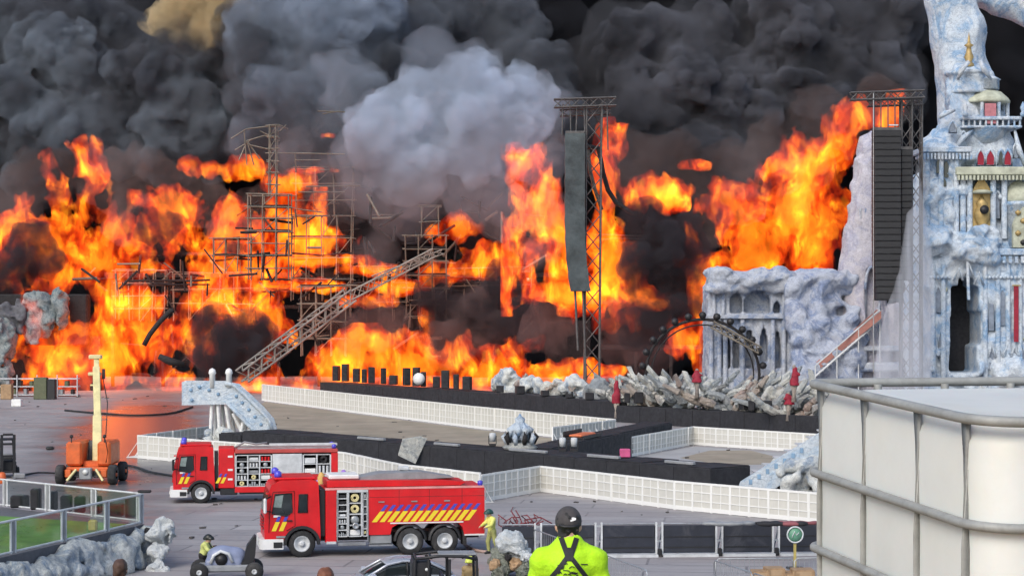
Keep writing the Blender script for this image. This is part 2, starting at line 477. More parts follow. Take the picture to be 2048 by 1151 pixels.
# ------------------------------------------------------------------ ground
def ground_mat():
    t = NT('ground_panels'); v = t.coord(world=True)
    geo = t.new('NewGeometry').outputs['Position']
    br = t.new('TexBrick'); br.offset = 0.5
    mp = t.new('Mapping'); mp.inputs['Rotation'].default_value = (0, 0, R(7)); t.l.new(geo, mp.inputs[0])
    t.l.new(mp.outputs[0], br.inputs['Vector'])
    br.inputs['Color1'].default_value = (0.285, 0.27, 0.268, 1); br.inputs['Color2'].default_value = (0.36, 0.342, 0.336, 1)
    br.inputs['Mortar'].default_value = (0.13, 0.125, 0.13, 1); br.inputs['Scale'].default_value = 1.0
    br.inputs['Brick Width'].default_value = 7.5; br.inputs['Row Height'].default_value = 1.9; br.inputs['Mortar Size'].default_value = 0.07; br.inputs['Mortar Smooth'].default_value = 0.6
    n = t.noise(v, 0.12, 8, 0.7)
    c = t.mix(t.ramp(n, [(0.35, (0.55,)*3), (0.65, (0,)*3)]), br.outputs['Color'], (0.23, 0.215, 0.22))
    n2 = t.noise(v, 1.3, 6, 0.7)
    c = t.mix(t.ramp(n2, [(0.55, (0,)*3), (0.75, (0.5,)*3)]), c, (0.15, 0.145, 0.15))
    mpl = t.new('Mapping'); mpl.inputs['Scale'].default_value = (0.10, 0.45, 1); mpl.inputs['Rotation'].default_value = (0, 0, R(-4)); t.l.new(geo, mpl.inputs[0])
    c = t.mix(t.ramp(t.noise(mpl.outputs[0], 1.0, 6, 0.72, 0.8), [(0.48, (0,)*3), (0.66, (0.55,)*3)]), c, (0.33, 0.30, 0.295))
    c = t.mix(t.ramp(t.noise(v, 0.035, 4, 0.6), [(0.5, (0,)*3), (0.62, (0.5,)*3)]), c, (0.25, 0.20, 0.185))
    # streaks left by wheels, along the way the lorries drive
    mp3 = t.new('Mapping'); mp3.inputs['Scale'].default_value = (0.03, 0.9, 1); mp3.inputs['Rotation'].default_value = (0, 0, R(9)); t.l.new(geo, mp3.inputs[0])
    c = t.mix(t.ramp(t.noise(mp3.outputs[0], 1.0, 5, 0.7), [(0.5, (0,)*3), (0.7, (0.6,)*3)]), c, (0.19, 0.18, 0.185))
    # the sheet of extinguishing water in front of the fire at the left
    sx = t.new('SeparateXYZ'); t.l.new(geo, sx.inputs[0])
    def mth(op, a, b, c=0.0):
        x = t.new('Math', operation=op)
        for i, q in enumerate((a, b, c)):
            if isinstance(q, (int, float)): x.inputs[i].default_value = q
            else: t.l.new(q, x.inputs[i])
        return x.outputs[0]
    u_ = mth('DIVIDE', mth('ADD', mth('MULTIPLY_ADD', sx.outputs[1], 0.162, 5.4), sx.outputs[0]), 6.2)
    v_ = mth('DIVIDE', mth('SUBTRACT', sx.outputs[1], 156.0), 66.0)
    ln_ = mth('SQRT', mth('ADD', mth('MULTIPLY', u_, u_), mth('MULTIPLY', v_, v_)), 0.0)
    ad = t.new('Math', operation='MULTIPLY_ADD'); t.l.new(t.noise(v, 0.16, 5, 0.6), ad.inputs[0]); ad.inputs[1].default_value = 1.1; t.l.new(ln_, ad.inputs[2])
    wet = t.ramp(mth('MULTIPLY', ad.outputs[0], 0.5), [(0.58, (1, 1, 1)), (0.95, (0, 0, 0))])
    c = t.mix(wet, c, (0.12, 0.11, 0.11))
    r0 = t.ramp(t.noise(v, 0.22, 5, 0.65), [(0.50, (0.80,)*3), (0.64, (0.42,)*3)])
    r = t.mix(wet, r0, (0.24,)*3)
    t.l.new(c, t.b.inputs['Base Color']); t.l.new(r, t.b.inputs['Roughness'])
    t.l.new(t.ramp(wet, [(0, (0.35,)*3), (1, (1, 1, 1))]), t.b.inputs['Specular IOR Level'])
    t.bump(t.noise(v, 2.0, 6, 0.7), 0.25, 0.03)
    return t.m
ground = MB().add([(-1800, -300, 0), (1800, -300, 0), (1800, 3000, 0), (-1800, 3000, 0)], [(0, 1, 2, 3)]).build('ground', ground_mat())
tag(ground, kind='structure')
M_SAND = mat('trodden_sand', (0.30, 0.255, 0.19), 0.95, var=0.3, scale=0.3, dirt=(0.22, 0.20, 0.14), world=True)
M_CONC = mat('pale_concrete', (0.36, 0.355, 0.35), 0.85, var=0.15, scale=0.4, dirt=(0.25, 0.24, 0.23), world=True)

def sheet(name, pts, z, m):
    p = [G(*q) for q in pts]
    mb = MB(); mb.add([(a.x, a.y, z) for a in p], [tuple(range(len(p)))])
    o = mb.build(name, m)
    me = o.data
    if me.polygons[0].normal.z < 0: me.flip_normals()
    return tag(o, kind='structure')
sheet('ground_sand', [(530, 803), (700, 826), (950, 858), (1225, 890), (1090, 905), (830, 893), (560, 872), (440, 850)], 0.004, M_SAND)
sheet('ground_concrete', [(1250, 918), (1386, 892), (1640, 912), (1640, 955), (1500, 950)], 0.004, M_CONC)
sheet('ground_sand', [(1360, 915), (1420, 900), (1500, 900), (1575, 918), (1540, 928), (1450, 930)], 0.008, M_SAND)

# the slope the onlookers stand on (below the frame)
M_EARTH = mat('bare_earth', (0.12, 0.10, 0.07), 0.95, world=True)
hz = [(9.0, 6.2), (16, 6.2), (18.5, 5.0), (21.5, 5.0), (23, 4.45), (27, 4.45), (44, 0.0)]
hb = MB(); hb.add([(x, y, z) for y, z in hz for x in (-60, 60)], [(2*i, 2*i+1, 2*i+3, 2*i+2) for i in range(len(hz)-1)])
tag(hb.build('hill', M_EARTH), kind='structure')
dk = MB().box(-6, 8, -4, 6.2, 7.75, 8.03)
for x in (-5.5, -1, 3, 7.5):
    for y in (-3, 2, 5.9): dk.box(x-.08, x+.08, y-.08, y+.08, 0, 7.75)
dko = dk.build('viewing_platform', M_WOOD)
tag(dko, 'timber viewing platform under the white tank', 'platform')

def part(mb, name, m, root):
    """a part given in world coordinates"""
    o = mb.build(name, m, root)
    o.matrix_parent_inverse = Matrix.Translation(-Vector(root.location))
    return o
# ------------------------------------------------------------------ castle at the right
DC = 195.0
SC_ = FPX/DC
def cx(px, d=DC): return (px-1024)*d/FPX
def cz(py, d=DC): return EYE-(py-HORY)*d/FPX
def lancet(x0, x1, z0, z1, n=5):
    """outline of a pointed window"""
    w = x1-x0; zs = z1-w*0.9
    p = [(x0, z0), (x1, z0), (x1, zs)]
    for i in range(1, n): t = i/n; p.append((x1-w*0.5*t**1.5, zs+(z1-zs)*t))
    p.append(((x0+x1)/2, z1))
    for i in range(n-1, 0, -1): t = i/n; p.append((x0+w*0.5*t**1.5, zs+(z1-zs)*t))
    p.append((x0, zs))
    return p
castle = thing('castle_tower', 'white and pale blue fairy tale castle tower with a dark doorway', 'castle', (cx(1960), DC, 0))
f = Field((cx(1820), 187, 0), (cx(2230), 204, cz(110)), 0.17)
f.box((cx(1838), 191, -1), (cx(2215), 202, cz(515)), 0.2)
f.box((cx(1852), 192.5, cz(530)), (cx(2062), 202, cz(345)), 0.3)
f.cap((cx(1878), 193.6, cz(520)), (cx(1878), 193.6, cz(318)), 2.15, 2.05, 0.2)
f.cap((cx(1985), 196, cz(520)), (cx(1976), 196, cz(262)), 4.7, 2.3, 0.3)
f.cap((cx(1890), 195, cz(300)), (cx(1915), 195, cz(232)), 2.3, 1.1, 0.5)
f.cap((cx(2030), 196, cz(420)), (cx(2010), 196, cz(290)), 2.3, 1.1, 0.3)
f.cap((cx(1938), 195.5, cz(300)), (cx(1938), 195.5, cz(165)), 2.2, 2.0, 0.2)
f.cap((cx(1970), 195.2, cz(172)), (cx(1962), 195.2, cz(150)), 1.5, 1.0, 0.3)
rg = np.random.default_rng(5)
for i in range(34):                                    # ragged ledge over the doorway
    f.sphere((cx(rg.uniform(1850, 1968)), 190.8+rg.uniform(-.8, 1), cz(rg.uniform(462, 522))), rg.uniform(.45, 1.0), 0.3, (1.3, 1, .8))
for i in range(40):                                    # rock at the foot
    f.sphere((cx(rg.uniform(1840, 2180)), 190.6+rg.uniform(-.5, .6), rg.uniform(0, 4.5)), rg.uniform(.5, 1.1), 0.3)
for i in range(24):
    f.sphere((cx(rg.uniform(1840, 1915)), 192+rg.uniform(-.5, .6), cz(rg.uniform(360, 455))), rg.uniform(.35, .8), 0.3)
f.noise(0.26, 1.5, 9, 3, True)
for (a, b, c, d) in ((1884, 1938, 572, 640), (1882, 1934, 630, 742), (1890, 1944, 622, 688), (1898, 1930, 556, 600)):
    f.box((cx(a), 180, cz(d)), (cx(b), 199.5, cz(c)), 0.3, cut=True)
o = f.build('sculpted_body', M_MARBLE, castle); o.matrix_parent_inverse = Matrix.Translation(-castle.location)
part(MB().box(cx(1870), cx(1955), 196.0, 196.2, 0, cz(545)), 'doorway_dark_sheet', M_CLOTH, castle)  # black sheet added to stand for the darkness deep in the doorway
def trim(px0, px1, py0, py1, y0, y1, m=M_MARBLE, name='cornice', bev=.08):
    return part(MB().box(cx(px0), cx(px1), y0, y1, cz(py1), cz(py0), bev), name, m, castle)
trim(1828, 1925, 300, 311, 190.9, 196)
trim(1834, 1920, 312, 318, 191.3, 196)
trim(1893, 2056, 340, 356, 190.6, 199.5, M_SAGE, 'balcony_ledge')
trim(1968, 2220, 500, 513, 190.3, 193)
trim(1975, 2220, 530, 545, 190.7, 191.2)
trim(1912, 2030, 238, 245, 192.2, 199)
for i in range(11): part(MB().tube((cx(1915+i*11.2), 192.5, cz(257)), (cx(1915+i*11.2), 192.5, cz(244)), .12, 6), 'baluster', M_MARBLE, castle)
trim(1912, 2030, 256, 261, 192.2, 199)
for i, x in enumerate((1839, 1866, 1896)): part(MB().tube((cx(x), 191.35, cz(515)), (cx(x), 191.35, cz(312)), .28, 10), 'column', M_MARBLE, castle)
for x in (1922, 1968, 1990, 1909): part(MB().tube((cx(x), 191.3, cz(480)), (cx(x), 191.3, cz(355)), .3, 10), 'column', M_MARBLE, castle)
for x in (1848, 1868, 1950, 1975, 1995, 2018, 2046, 2080, 2110, 2150): part(MB().tube((cx(x), 190.8, 0), (cx(x), 190.8, cz(530)), .3, 10, .26), 'pilaster', M_MARBLE, castle)
for x0, x1 in ((1936, 1948), (1954, 1968), (1978, 1985), (1989, 2001)):
    part(MB().prism(lancet(cx(x0), cx(x1), cz(337), cz(308)), 190.95, 191.3), 'lancet_window', M_BANNER if x0 != 1978 else M_GLASS, castle)
    w = .1
    p = lancet(cx(x0)-w, cx(x1)+w, cz(337), cz(305)-w*0)
    part(MB().path([(a, 190.95, b) for a, b in p], .12, 5, closed=True), 'window_arch', M_MARBLE, castle)
for x0, x1, y0, y1 in ((1857, 1864, 325, 352), (1872, 1880, 328, 360), (1868, 1876, 362, 378), (1893, 1900, 318, 338)):
    part(MB().prism(lancet(cx(x0), cx(x1), cz(y1), cz(y0)), 191.2, 191.6), 'dark_window', M_GLASS, castle)
# golden niche with its urn
part(MB().prism(lancet(cx(1926), cx(1966), cz(472), cz(358)), 191.4, 192.2), 'niche', M_GOLD, castle)
part(MB().lathe([(0.02, 0), (.5, .15), (.35, .5), (.75, 1.3), (.8, 1.9), (.45, 2.5), (.6, 2.8), (.3, 3.2), (.02, 3.7)], 14, (cx(1946), 191.3, cz(466))), 'urn', M_GOLD, castle)
part(MB().lathe([(.02, 0), (.42, .05), (.45, .3), (.02, .4)], 14, M=Matrix.Translation((cx(1946), 190.55, cz(424))) @ Matrix.Rotation(R(90), 4, 'X')), 'urn_medallion', M_BLACK, castle)
part(MB().lathe([(.9, 0), (1.1, .2), (.5, .4)], 12, (cx(1946), 191.3, cz(392))), 'niche_canopy', M_SAGE, castle)
# round bay with the sage dome
part(MB().lathe([(1.95, 0), (1.9, .5), (1.55, 1.3), (.95, 1.9), (.3, 2.25), (.15, 2.8), (.02, 3.1)], 20, (cx(2024), 192.6, cz(408))), 'bay_dome', M_SAGE, castle)
part(MB().lathe([(1.9, 0), (1.9, 4.8), (2.1, 4.9), (2.1, 5.2), (1.9, 5.3)], 20, (cx(2024), 192.6, cz(510))), 'bay_wall', M_MARBLE, castle)
part(MB().prism(lancet(cx(2003), cx(2044), cz(498), cz(418)), 190.4, 191.0), 'bay_arch', M_SAGE, castle)
for (px, py) in ((2012, 470), (2022, 446), (2034, 470), (2022, 488), (2012, 430), (2034, 430)):
    part(MB().lathe([(.02, -.3), (.28, -.1), (.3, .1), (.02, .3)], 8, (cx(px), 190.35, cz(py))), 'boss', M_GOLD if py != 488 else M_BLACK, castle)
# open pavilion, bowl, upper drum, finial
part(MB().lathe([(2.45, 0), (2.45, .25), (2.2, .6), (1.6, 1.15), (.8, 1.45), (.02, 1.5)], 22, (cx(1971), 195, cz(208))), 'pavilion_dome', M_SAGE, castle)
for i in range(8):
    a = R(22.5+45*i); part(MB().tube((cx(1971)+2.2*math.cos(a), 195+2.2*math.sin(a), cz(242)), (cx(1971)+2.2*math.cos(a), 195+2.2*math.sin(a), cz(206)), .2, 8), 'pavilion_column', M_MARBLE, castle)
part(MB().lathe([(.02, 0), (.9, 0), (.9, 1.7), (.02, 1.7)], 12, (cx(1971), 195, cz(243))), 'pavilion_core', M_CLOTH, castle)
part(MB().prism([(cx(1958), cz(252)), (cx(1980), cz(252)), (cx(1980), cz(212)), (cx(1958), cz(212))], 192.5, 192.7), 'pavilion_banner', mat('pink_cloth', (0.42, 0.16, 0.18), 0.8), castle)
part(MB().lathe([(.5, 0), (1.3, .3), (2.0, 1.0), (2.3, 1.7), (2.45, 1.9)], 22, (cx(1966), 194.4, cz(294))), 'bowl', M_MARBLE, castle)
part(MB().lathe([(2.25, 0), (2.3, .3), (2.1, .35), (2.1, 1.9), (2.35, 2.0), (2.35, 2.3), (1.9, 2.35)], 22, (cx(1938), 195.5, cz(188))), 'drum', M_MARBLE, castle)
part(MB().lathe([(.6, 0), (.5, .3), (.28, .5), (.5, 1.0), (.3, 1.5), (.22, 2.0), (.5, 2.2), (.18, 2.4), (.12, 2.9), (.02, 3.5)], 12, (cx(1936), 194.6, cz(135))), 'finial', M_GOLD, castle)
part(MB().lathe([(1.2, 0), (1.2, .9), (1.35, 1.0), (1.0, 1.2), (.3, 1.6)], 14, (cx(1974), 194.8, cz(180))), 'side_turret', M_MARBLE, castle)
for (px, y0, y1) in ((2008, 572, 682), (2034, 566, 670)):
    part(MB().box(cx(px-4), cx(px+5), 190.35, 190.42, cz(y1), cz(y0)), 'banner', M_BANNER, castle)
    part(MB().tube((cx(px-8), 190.3, cz(y0)), (cx(px+9), 190.3, cz(y0)), .08, 6), 'banner_rod', M_GOLD, castle)
for px in (1984, 1996, 2008, 2020, 2032, 2044, 2056): part(MB().box(cx(px-3), cx(px+3), 190.1, 190.5, cz(528), cz(515)), 'corbel', M_MARBLE, castle)
part(MB().tube((cx(1915), 190.2, cz(600)), (cx(1913), 190.4, cz(515)), .16, 8), 'hanging_strip', M_MARBLE, castle)

rc_ = np.random.default_rng(12)
for px, y0, y1, w in ((1858, 575, 625, 5), (1866, 660, 715, 5), (1962, 590, 660, 5), (1984, 580, 650, 6), (1960, 690, 735, 6), (2058, 575, 660, 6), (2090, 575, 670, 6), (2120, 575, 670, 6), (1906, 388, 430, 5), (1978, 388, 440, 4), (1890, 250, 272, 6), (1916, 268, 284, 4), (2020, 292, 320, 4)):
    yy = 190.85 if y0 > 500 else (191.6 if px < 1900 or y0 > 350 else 192.6)
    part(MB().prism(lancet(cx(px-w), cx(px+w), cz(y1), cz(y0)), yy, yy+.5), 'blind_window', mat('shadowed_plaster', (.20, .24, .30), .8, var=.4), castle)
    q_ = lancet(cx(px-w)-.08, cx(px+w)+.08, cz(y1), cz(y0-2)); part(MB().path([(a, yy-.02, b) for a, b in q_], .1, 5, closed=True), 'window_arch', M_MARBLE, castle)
for k in range(30):
    px = 1842+k*7.2
    if 1878 < px < 1950 : continue
    part(MB().lathe([(.02, -.2), (.16, -.1), (.18, .08), (.02, .2)], 6, (cx(px), 190.5, cz(556))), 'bead', M_MARBLE, castle)
for k in range(8):
    px = 1962+k*15
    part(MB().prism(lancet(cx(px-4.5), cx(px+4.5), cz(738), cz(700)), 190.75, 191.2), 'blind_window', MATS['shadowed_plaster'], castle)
    part(MB().path([(cx(px-6.5), 190.6, cz(712)), (cx(px), 190.6, cz(688)), (cx(px+6.5), 190.6, cz(712))], .11, 5), 'gable', M_MARBLE, castle)
for k in range(7):
    px = 1842+k*12; yy = 193.6-math.sqrt(max(.1, 2.2**2-(cx(px)-cx(1878))**2))-.06 if abs(cx(px)-cx(1878)) < 2.1 else 193
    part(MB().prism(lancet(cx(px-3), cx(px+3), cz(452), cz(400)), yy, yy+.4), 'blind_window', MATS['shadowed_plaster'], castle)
for (px, py) in ((1936, 556), (1896, 548), (1916, 540)): part(MB().path([(cx(px-9), 190.5, cz(py+14)), (cx(px), 190.3, cz(py-10)), (cx(px+9), 190.5, cz(py+14))], .14, 5), 'gable', M_MARBLE, castle)
for k in range(14): part(MB().box(cx(1831+k*7)-.09, cx(1831+k*7)+.09, 190.7, 191.1, cz(325), cz(313)), 'dentil', M_MARBLE, castle)
for k in range(21): part(MB().box(cx(1897+k*7.6)-.1, cx(1897+k*7.6)+.1, 190.45, 190.9, cz(366), cz(357)), 'dentil', M_SAGE, castle)
for (x0, y0, x1, y1) in ((1900, 300, 1938, 262), (2040, 340, 2018, 262), (1868, 240, 1900, 225), (1926, 130, 1906, 165), (1950, 128, 1972, 165)):
    part(MB().path([(cx(x0), 192.6, cz(y0)), (cx((x0+x1)/2)-.3, 192.3, cz((y0+y1)/2)), (cx(x1), 192.8, cz(y1))], [.22, .3, .12], 7), 'scroll', M_MARBLE, castle)
for i in range(26):
    px, py = rc_.uniform(1845, 2050), rc_.uniform(355, 730)
    if 1875 < px < 1950 and py > 540 or 1920 < px < 1970: continue
    part(MB().lathe([(.02, -.3), (.2, -.12), (.24, .1), (.02, .32)], 6, (cx(px), 190.9 if py > 515 else 191.4, cz(py))), 'boss', (M_MARBLE, M_SAGE, M_MARBLE2)[i % 3], castle)
for px, py in ((1915, 240), (2028, 240), (1898, 340), (2052, 340)):
    part(MB().lathe([(.25, 0), (.3, .3), (.15, .5), (.3, .9), (.02, 1.5)], 8, (cx(px), 191.6, cz(py))), 'pinnacle', M_MARBLE, castle)

def limb(label, pts, seed, m):
    zs = [EYE-(p[1]-HORY)*p[3]/FPX for p in pts]; xs = [(p[0]-1024)*p[3]/FPX for p in pts]; rs = [p[2]*p[3]/FPX for p in pts]; ys = [p[3] for p in pts]
    mr = max(rs)+1
    g = Field((min(xs)-mr, min(ys)-mr, min(zs)-mr), (max(xs)+mr, max(ys)+mr, max(zs)+mr), 0.25)
    for i in range(len(pts)-1):
        g.cap((xs[i], ys[i], zs[i]), (xs[i+1], ys[i+1], zs[i+1]), rs[i], rs[i+1], 0.5)
    g.noise(0.3, 2.2, seed, 3, True, (1, 1, 2.5))
    return tag(g.build('sculpted_limb', m), label, 'stage sculpture')
limb('thick pale blue carved limb rising behind the castle top', [(1938, 260, 54, 200), (1930, 150, 52, 200), (1916, 70, 50, 200), (1904, 0, 47, 200), (1880, -120, 44, 201), (1830, -260, 30, 203)], 71, M_MARBLE)
limb('pale blue carved limb slanting out of the top right corner', [(1890, -70, 22, 202), (1950, -20, 26, 203), (2000, 0, 24, 203), (2060, 22, 26, 203), (2160, 80, 30, 204), (2300, 190, 36, 206), (2350, 420, 42, 207), (2350, 700, 46, 207)], 73, M_MARBLE)

# ------------------------------------------------------------------ white stage wall between castle and fire
DW = 206.0
def wx(px): return cx(px, DW)
def wz(py): return cz(py, DW)
wall = thing('stage_wall', 'low white stage wall of pointed arches beside the flames', 'stage set', (wx(1490), DW, 0))
f = Field((wx(1395), DW-5, 0), (wx(1600), DW+5, wz(525)), 0.16)
f.box((wx(1412), DW-2, -1), (wx(1585), DW+3, wz(572)), 0.15)
f.box((wx(1418), DW-3, wz(585)), (wx(1590), DW+3, wz(545)), 0.5, 0.3)
for i in range(26): f.sphere((wx(rg.uniform(1425, 1585)), DW-2.6+rg.uniform(-.5, .5), wz(rg.uniform(540, 578))), rg.uniform(.4, .8), .3, (1.5, 1, .7))
f.noise(0.14, 1.1, 12, 3, True)
for (px, w, y0, y1) in ((1468, 13, 580, 626), (1510, 26, 574, 626), (1494, 10, 648, 735), (1523, 8, 648, 722), (1549, 7, 600, 626), (1448, 9, 655, 735), (1468, 7, 660, 735), (1550, 7, 650, 735)):
    for k in range(7):
        t = k/6; hw = w*(1-(max(0, t-.55)/.45)**1.5*.9)
        f.box((wx(px-hw), DW-7, wz(y1)if k == 0 else wz(y1+(y0-y1)*(k)/7)-.1), (wx(px+hw), DW-.3, wz(y1+(y0-y1)*(k+1)/7)), 0.05, cut=True)
o = f.build('arcade', M_MARBLE2, wall); o.matrix_parent_inverse = Matrix.Translation(-wall.location)
for x in (1418, 1434, 1446, 1480, 1540, 1562): part(MB().tube((wx(x), DW-2.25, 0), (wx(x), DW-2.25, wz(638)), .26, 10), 'column', M_MARBLE2, wall)
for x in (1424, 1442, 1562): part(MB().tube((wx(x), DW-2.2, wz(628)), (wx(x), DW-2.2, wz(578)), .2, 10), 'column', M_MARBLE2, wall)
part(MB().box(wx(1408), wx(1590), DW-2.7, DW-1.9, wz(637), wz(629), .06), 'string_course', M_MARBLE2, wall)
part(MB().box(wx(1408), wx(1590), DW-2.9, DW-1.9, wz(580), wz(573), .06), 'string_course', M_MARBLE2, wall)
part(MB().box(wx(1412), wx(1560), DW+1.4, DW+1.6, 0, wz(580)), 'backing_cloth', M_CLOTH, wall)
rock = thing('stage_rock', 'swirling blue grey moulded rock face right of the arches', 'stage set', (wx(1640), DW, 0))
f = Field((wx(1560), DW-7, 0), (wx(1730), DW+5, wz(535)), 0.2)
f.box((wx(1572), DW-2, -1), (wx(1705), DW+3, wz(560)), 0.6)
for i in range(90):
    x, y = rg.uniform(1575, 1700), rg.uniform(555, 760)
    f.sphere((wx(x), DW-2.3-(y-555)/200*2.2+rg.uniform(-.6, .6), wz(y)), rg.uniform(.5, 1.15), .35, (1.2, 1, .8))
f.noise(0.35, 2.4, 77, 4, True)
o = f.build('rock_face', marble('moulded_rock', (0.46, 0.50, 0.58), (0.19, 0.25, 0.40), (0.07, 0.08, 0.13), 0.45, (0.5, 0.46, 0.45)), rock); o.matrix_parent_inverse = Matrix.Translation(-rock.location)
spire = thing('stage_spire_wall', 'tall pale stage wall behind the right speaker tower', 'stage set', (wx(1720), DW-1, 0))
f = Field((wx(1650), DW-6, 0), (wx(1850), DW+4, wz(260)), 0.2)
prev = None
for (px, py, r) in ((1722, 770, 52), (1722, 640, 48), (1722, 540, 44), (1728, 450, 34), (1732, 380, 28), (1737, 300, 22), (1738, 285, 16)):
    q = (wx(px), DW-1, wz(py)); r = r*DW/FPX
    if prev: f.cap(prev[0], q, prev[1], r, .2)
    prev = (q, r)
f.box((wx(1750), DW-2, -1), (wx(1845), DW+2, wz(610)), .3, .2)
f.noise(0.3, 1.6, 81, 3, True, (1, 1, 2.2))
for k in range(5): f.box((wx(1718+k*1.2), DW-9, wz(650)), (wx(1742-k*1.2), DW-2.6, wz(575-k*9)), .1, cut=True)
o = f.build('ribbed_wall', marble('ribbed_plaster', (0.56, 0.54, 0.58), (0.40, 0.40, 0.50), (0.12, 0.10, 0.14), 0.5, (0.52, 0.42, 0.36)), spire); o.matrix_parent_inverse = Matrix.Translation(-spire.location)
for x in (1706, 1716, 1744):
    part(MB().tube((wx(x), DW-3.4, 0), (wx(x+6), DW-2.6, wz(420)), .2, 8), 'rib', M_MARBLE2, spire)
part(MB().path([(wx(1718+12*(1-math.cos(a))), DW-3.7, wz(580-45*math.sin(a))) for a in [math.pi*i/12 for i in range(13)]], .16, 6), 'arch_moulding', M_MARBLE2, spire)
part(MB().box(wx(1700), wx(1800), DW-4.6, DW-2, wz(700), wz(690), .1), 'ledge', M_MARBLE2, spire)
part(MB().box(wx(1690), wx(1790), DW-5.2, DW-2, wz(740), wz(722), .2), 'ledge', M_MARBLE2, spire)
# slanting stair with red rails
st = thing('slanting_stair', 'narrow pale stair with a reddish handrail climbing to the tall wall', 'stair', (wx(1660), DW-6, 0))
a, b = Vector((wx(1610), DW-7, wz(748))), Vector((wx(1742), DW-5, wz(640)))
M_RAIL = mat('reddish_rail', (0.36, 0.16, 0.13), 0.6)
for k, (dz, dy, m, r) in enumerate(((0, 0, M_PALE, .12), (0, 1.4, M_PALE, .12), (1.1, 0, M_PALE, .07), (1.1, 1.4, M_RAIL, .07), (.6, 1.4, M_RAIL, .07))):
    part(MB().tube(a+Vector((0, dy, dz)), b+Vector((0, dy, dz)), r, 6), 'stringer' if k < 2 else 'handrail', m, st)
part(MB().prism([(a.x, a.z+.2), (b.x, b.z+.2), (b.x, b.z+1), (a.x, a.z+1)], DW-5.7, DW-5.6), 'side_netting', M_RAIL, st)
for i in range(16):
    p = a.lerp(b, (i+.5)/16); part(MB().box(p.x-.25, p.x+.25, p.y, p.y+1.4, p.z-.05, p.z+.03), 'tread', M_PALE, st)
for i in range(4):
    p = a.lerp(b, i/3); part(MB().tube((p.x, p.y, max(0, 0)), (p.x, p.y, p.z+1.1), .07, 6), 'post', M_PALE, st)
# ------------------------------------------------------------------ speaker towers
def truss(root, a, b, w, bays, r, m, r2=None, names=('chord', 'brace')):
    """four chords and zigzag bracing between two points"""
    a, b = Vector(a), Vector(b); M = rot_to(b-a); r2 = r2 or r*.6
    cs = [M @ Vector((sx*w/2, sy*w/2, 0)) for sx, sy in ((-1, -1), (1, -1), (1, 1), (-1, 1))]
    for c in cs: part(MB().tube(a+c, b+c, r, 6), names[0], m, root)
    for s in range(4):
        c, d = cs[s], cs[(s+1) % 4]
        for k in range(bays):
            p, q = a.lerp(b, k/bays), a.lerp(b, (k+1)/bays)
            e, f_ = (p+c, q+d) if k % 2 else (p+d, q+c)
            part(MB().tube(e, f_, r2, 5, cap=False), names[1], m, root)

def at_(px, py, d): return P(px, py, d)
M_TRUSS = mat('sooty_truss', (0.10, 0.095, 0.095), 0.5, 0.4, var=0.4)
# central tower
DT = 216
ct = thing('speaker_tower', 'dark truss tower behind the grey wrapped speaker column', 'tower', (P(1180, 600, DT).x, DT, 0))
truss(ct, (P(1184, 0, DT).x, DT+1, 0), P(1188, 210, DT+1), 1.7, 16, .12, M_TRUSS)
truss(ct, P(1108, 207, DT), P(1232, 203, DT), .9, 7, .1, M_TRUSS)
truss(ct, P(1120, 226, DT+1.2), P(1222, 222, DT+1.2), .7, 6, .08, M_TRUSS)
for i, px in enumerate((1126, 1140, 1154, 1168, 1205, 1214)):
    part(MB().tube(P(px, 208, DT), P(px+(2 if i % 2 else -2), 272 if i < 4 else 300, DT), .09, 6), 'hanging_chain', M_TRUSS, ct)
for px, y0, y1 in ((1150, 580, 700), (1166, 580, 760)):
    part(MB().tube(P(px, y0, DT), P(px+6, y1, DT), .16, 6), 'lower_leg', M_TRUSS, ct)
def array_col(root_name, label, px0, px1, y0, y1, d, n, m, curve, wd, cabinet='speaker_cabinet'):
    r = thing(root_name, label, 'speakers', (P((px0+px1)/2, 0, d).x, d, P(0, y0, d).z))
    w = (px1-px0)*d/FPX; hh = (y1-y0)*d/FPX/n; s = d/FPX
    for k in range(n):
        t = (k+.5)/n; dx = curve*max(0, t-.55)**2*4*s
        mb = MB().box(-w/2, w/2, -wd/2, wd/2, -hh*.49, hh*.49, .05)
        for q in (-.25, .25): mb.box(w*q-w*.17, w*q+w*.17, -wd/2-.03, -wd/2, -hh*.32, hh*.32)
        o = mb.build(cabinet, m, r)
        o.location = (dx, 0, -(k+.5)*hh); o.rotation_euler = (-.12*max(0, t-.5), 0, 0)
    part(MB().box(P(px0, 0, d).x, P(px1, 0, d).x, d-wd*.4, d+wd*.4, P(0, y0, d).z+.02, P(0, y0, d).z+.3), 'flying_frame', M_TRUSS, r)
    return r
ca = array_col('line_array', 'grey cloth wrapped hanging speaker column in the middle of the fire', 1131, 1168, 268, 582, DT, 24, M_BLACK, 14, 1.5)
cv = MB()
vs = []; s_ = DT/FPX
for k in range(25):
    t = k/24; dx = 14*max(0, t-.55)**2*4*s_; z = -t*(582-268)*s_
    for (x, y) in ((-1.12, -.86), (1.12, -.86), (1.12, .86), (-1.12, .86)):
        q = 1+.03*math.sin(k*2.1+x); vs.append((dx+x*q, y*q, z))
cv.add(vs, [(4*k+i, 4*k+(i+1) % 4, 4*k+4+(i+1) % 4, 4*k+4+i) for k in range(24) for i in range(4)]).build('cloth_wrap', M_TEAL, ca)
br = thing('burnt_pole', 'bent charred pole hooked over right of the central speaker column', 'pole', (P(1185, 300, 220).x, 220, 0))
part(MB().path([P(1168, 300, 220), P(1178, 293, 220), P(1196, 296, 220), P(1202, 320, 220), P(1206, 345, 220), P(1216, 380, 220), P(1232, 405, 220), P(1262, 425, 220), P(1300, 440, 220)], .28, 7), 'hooked_tube', M_CHAR, br)
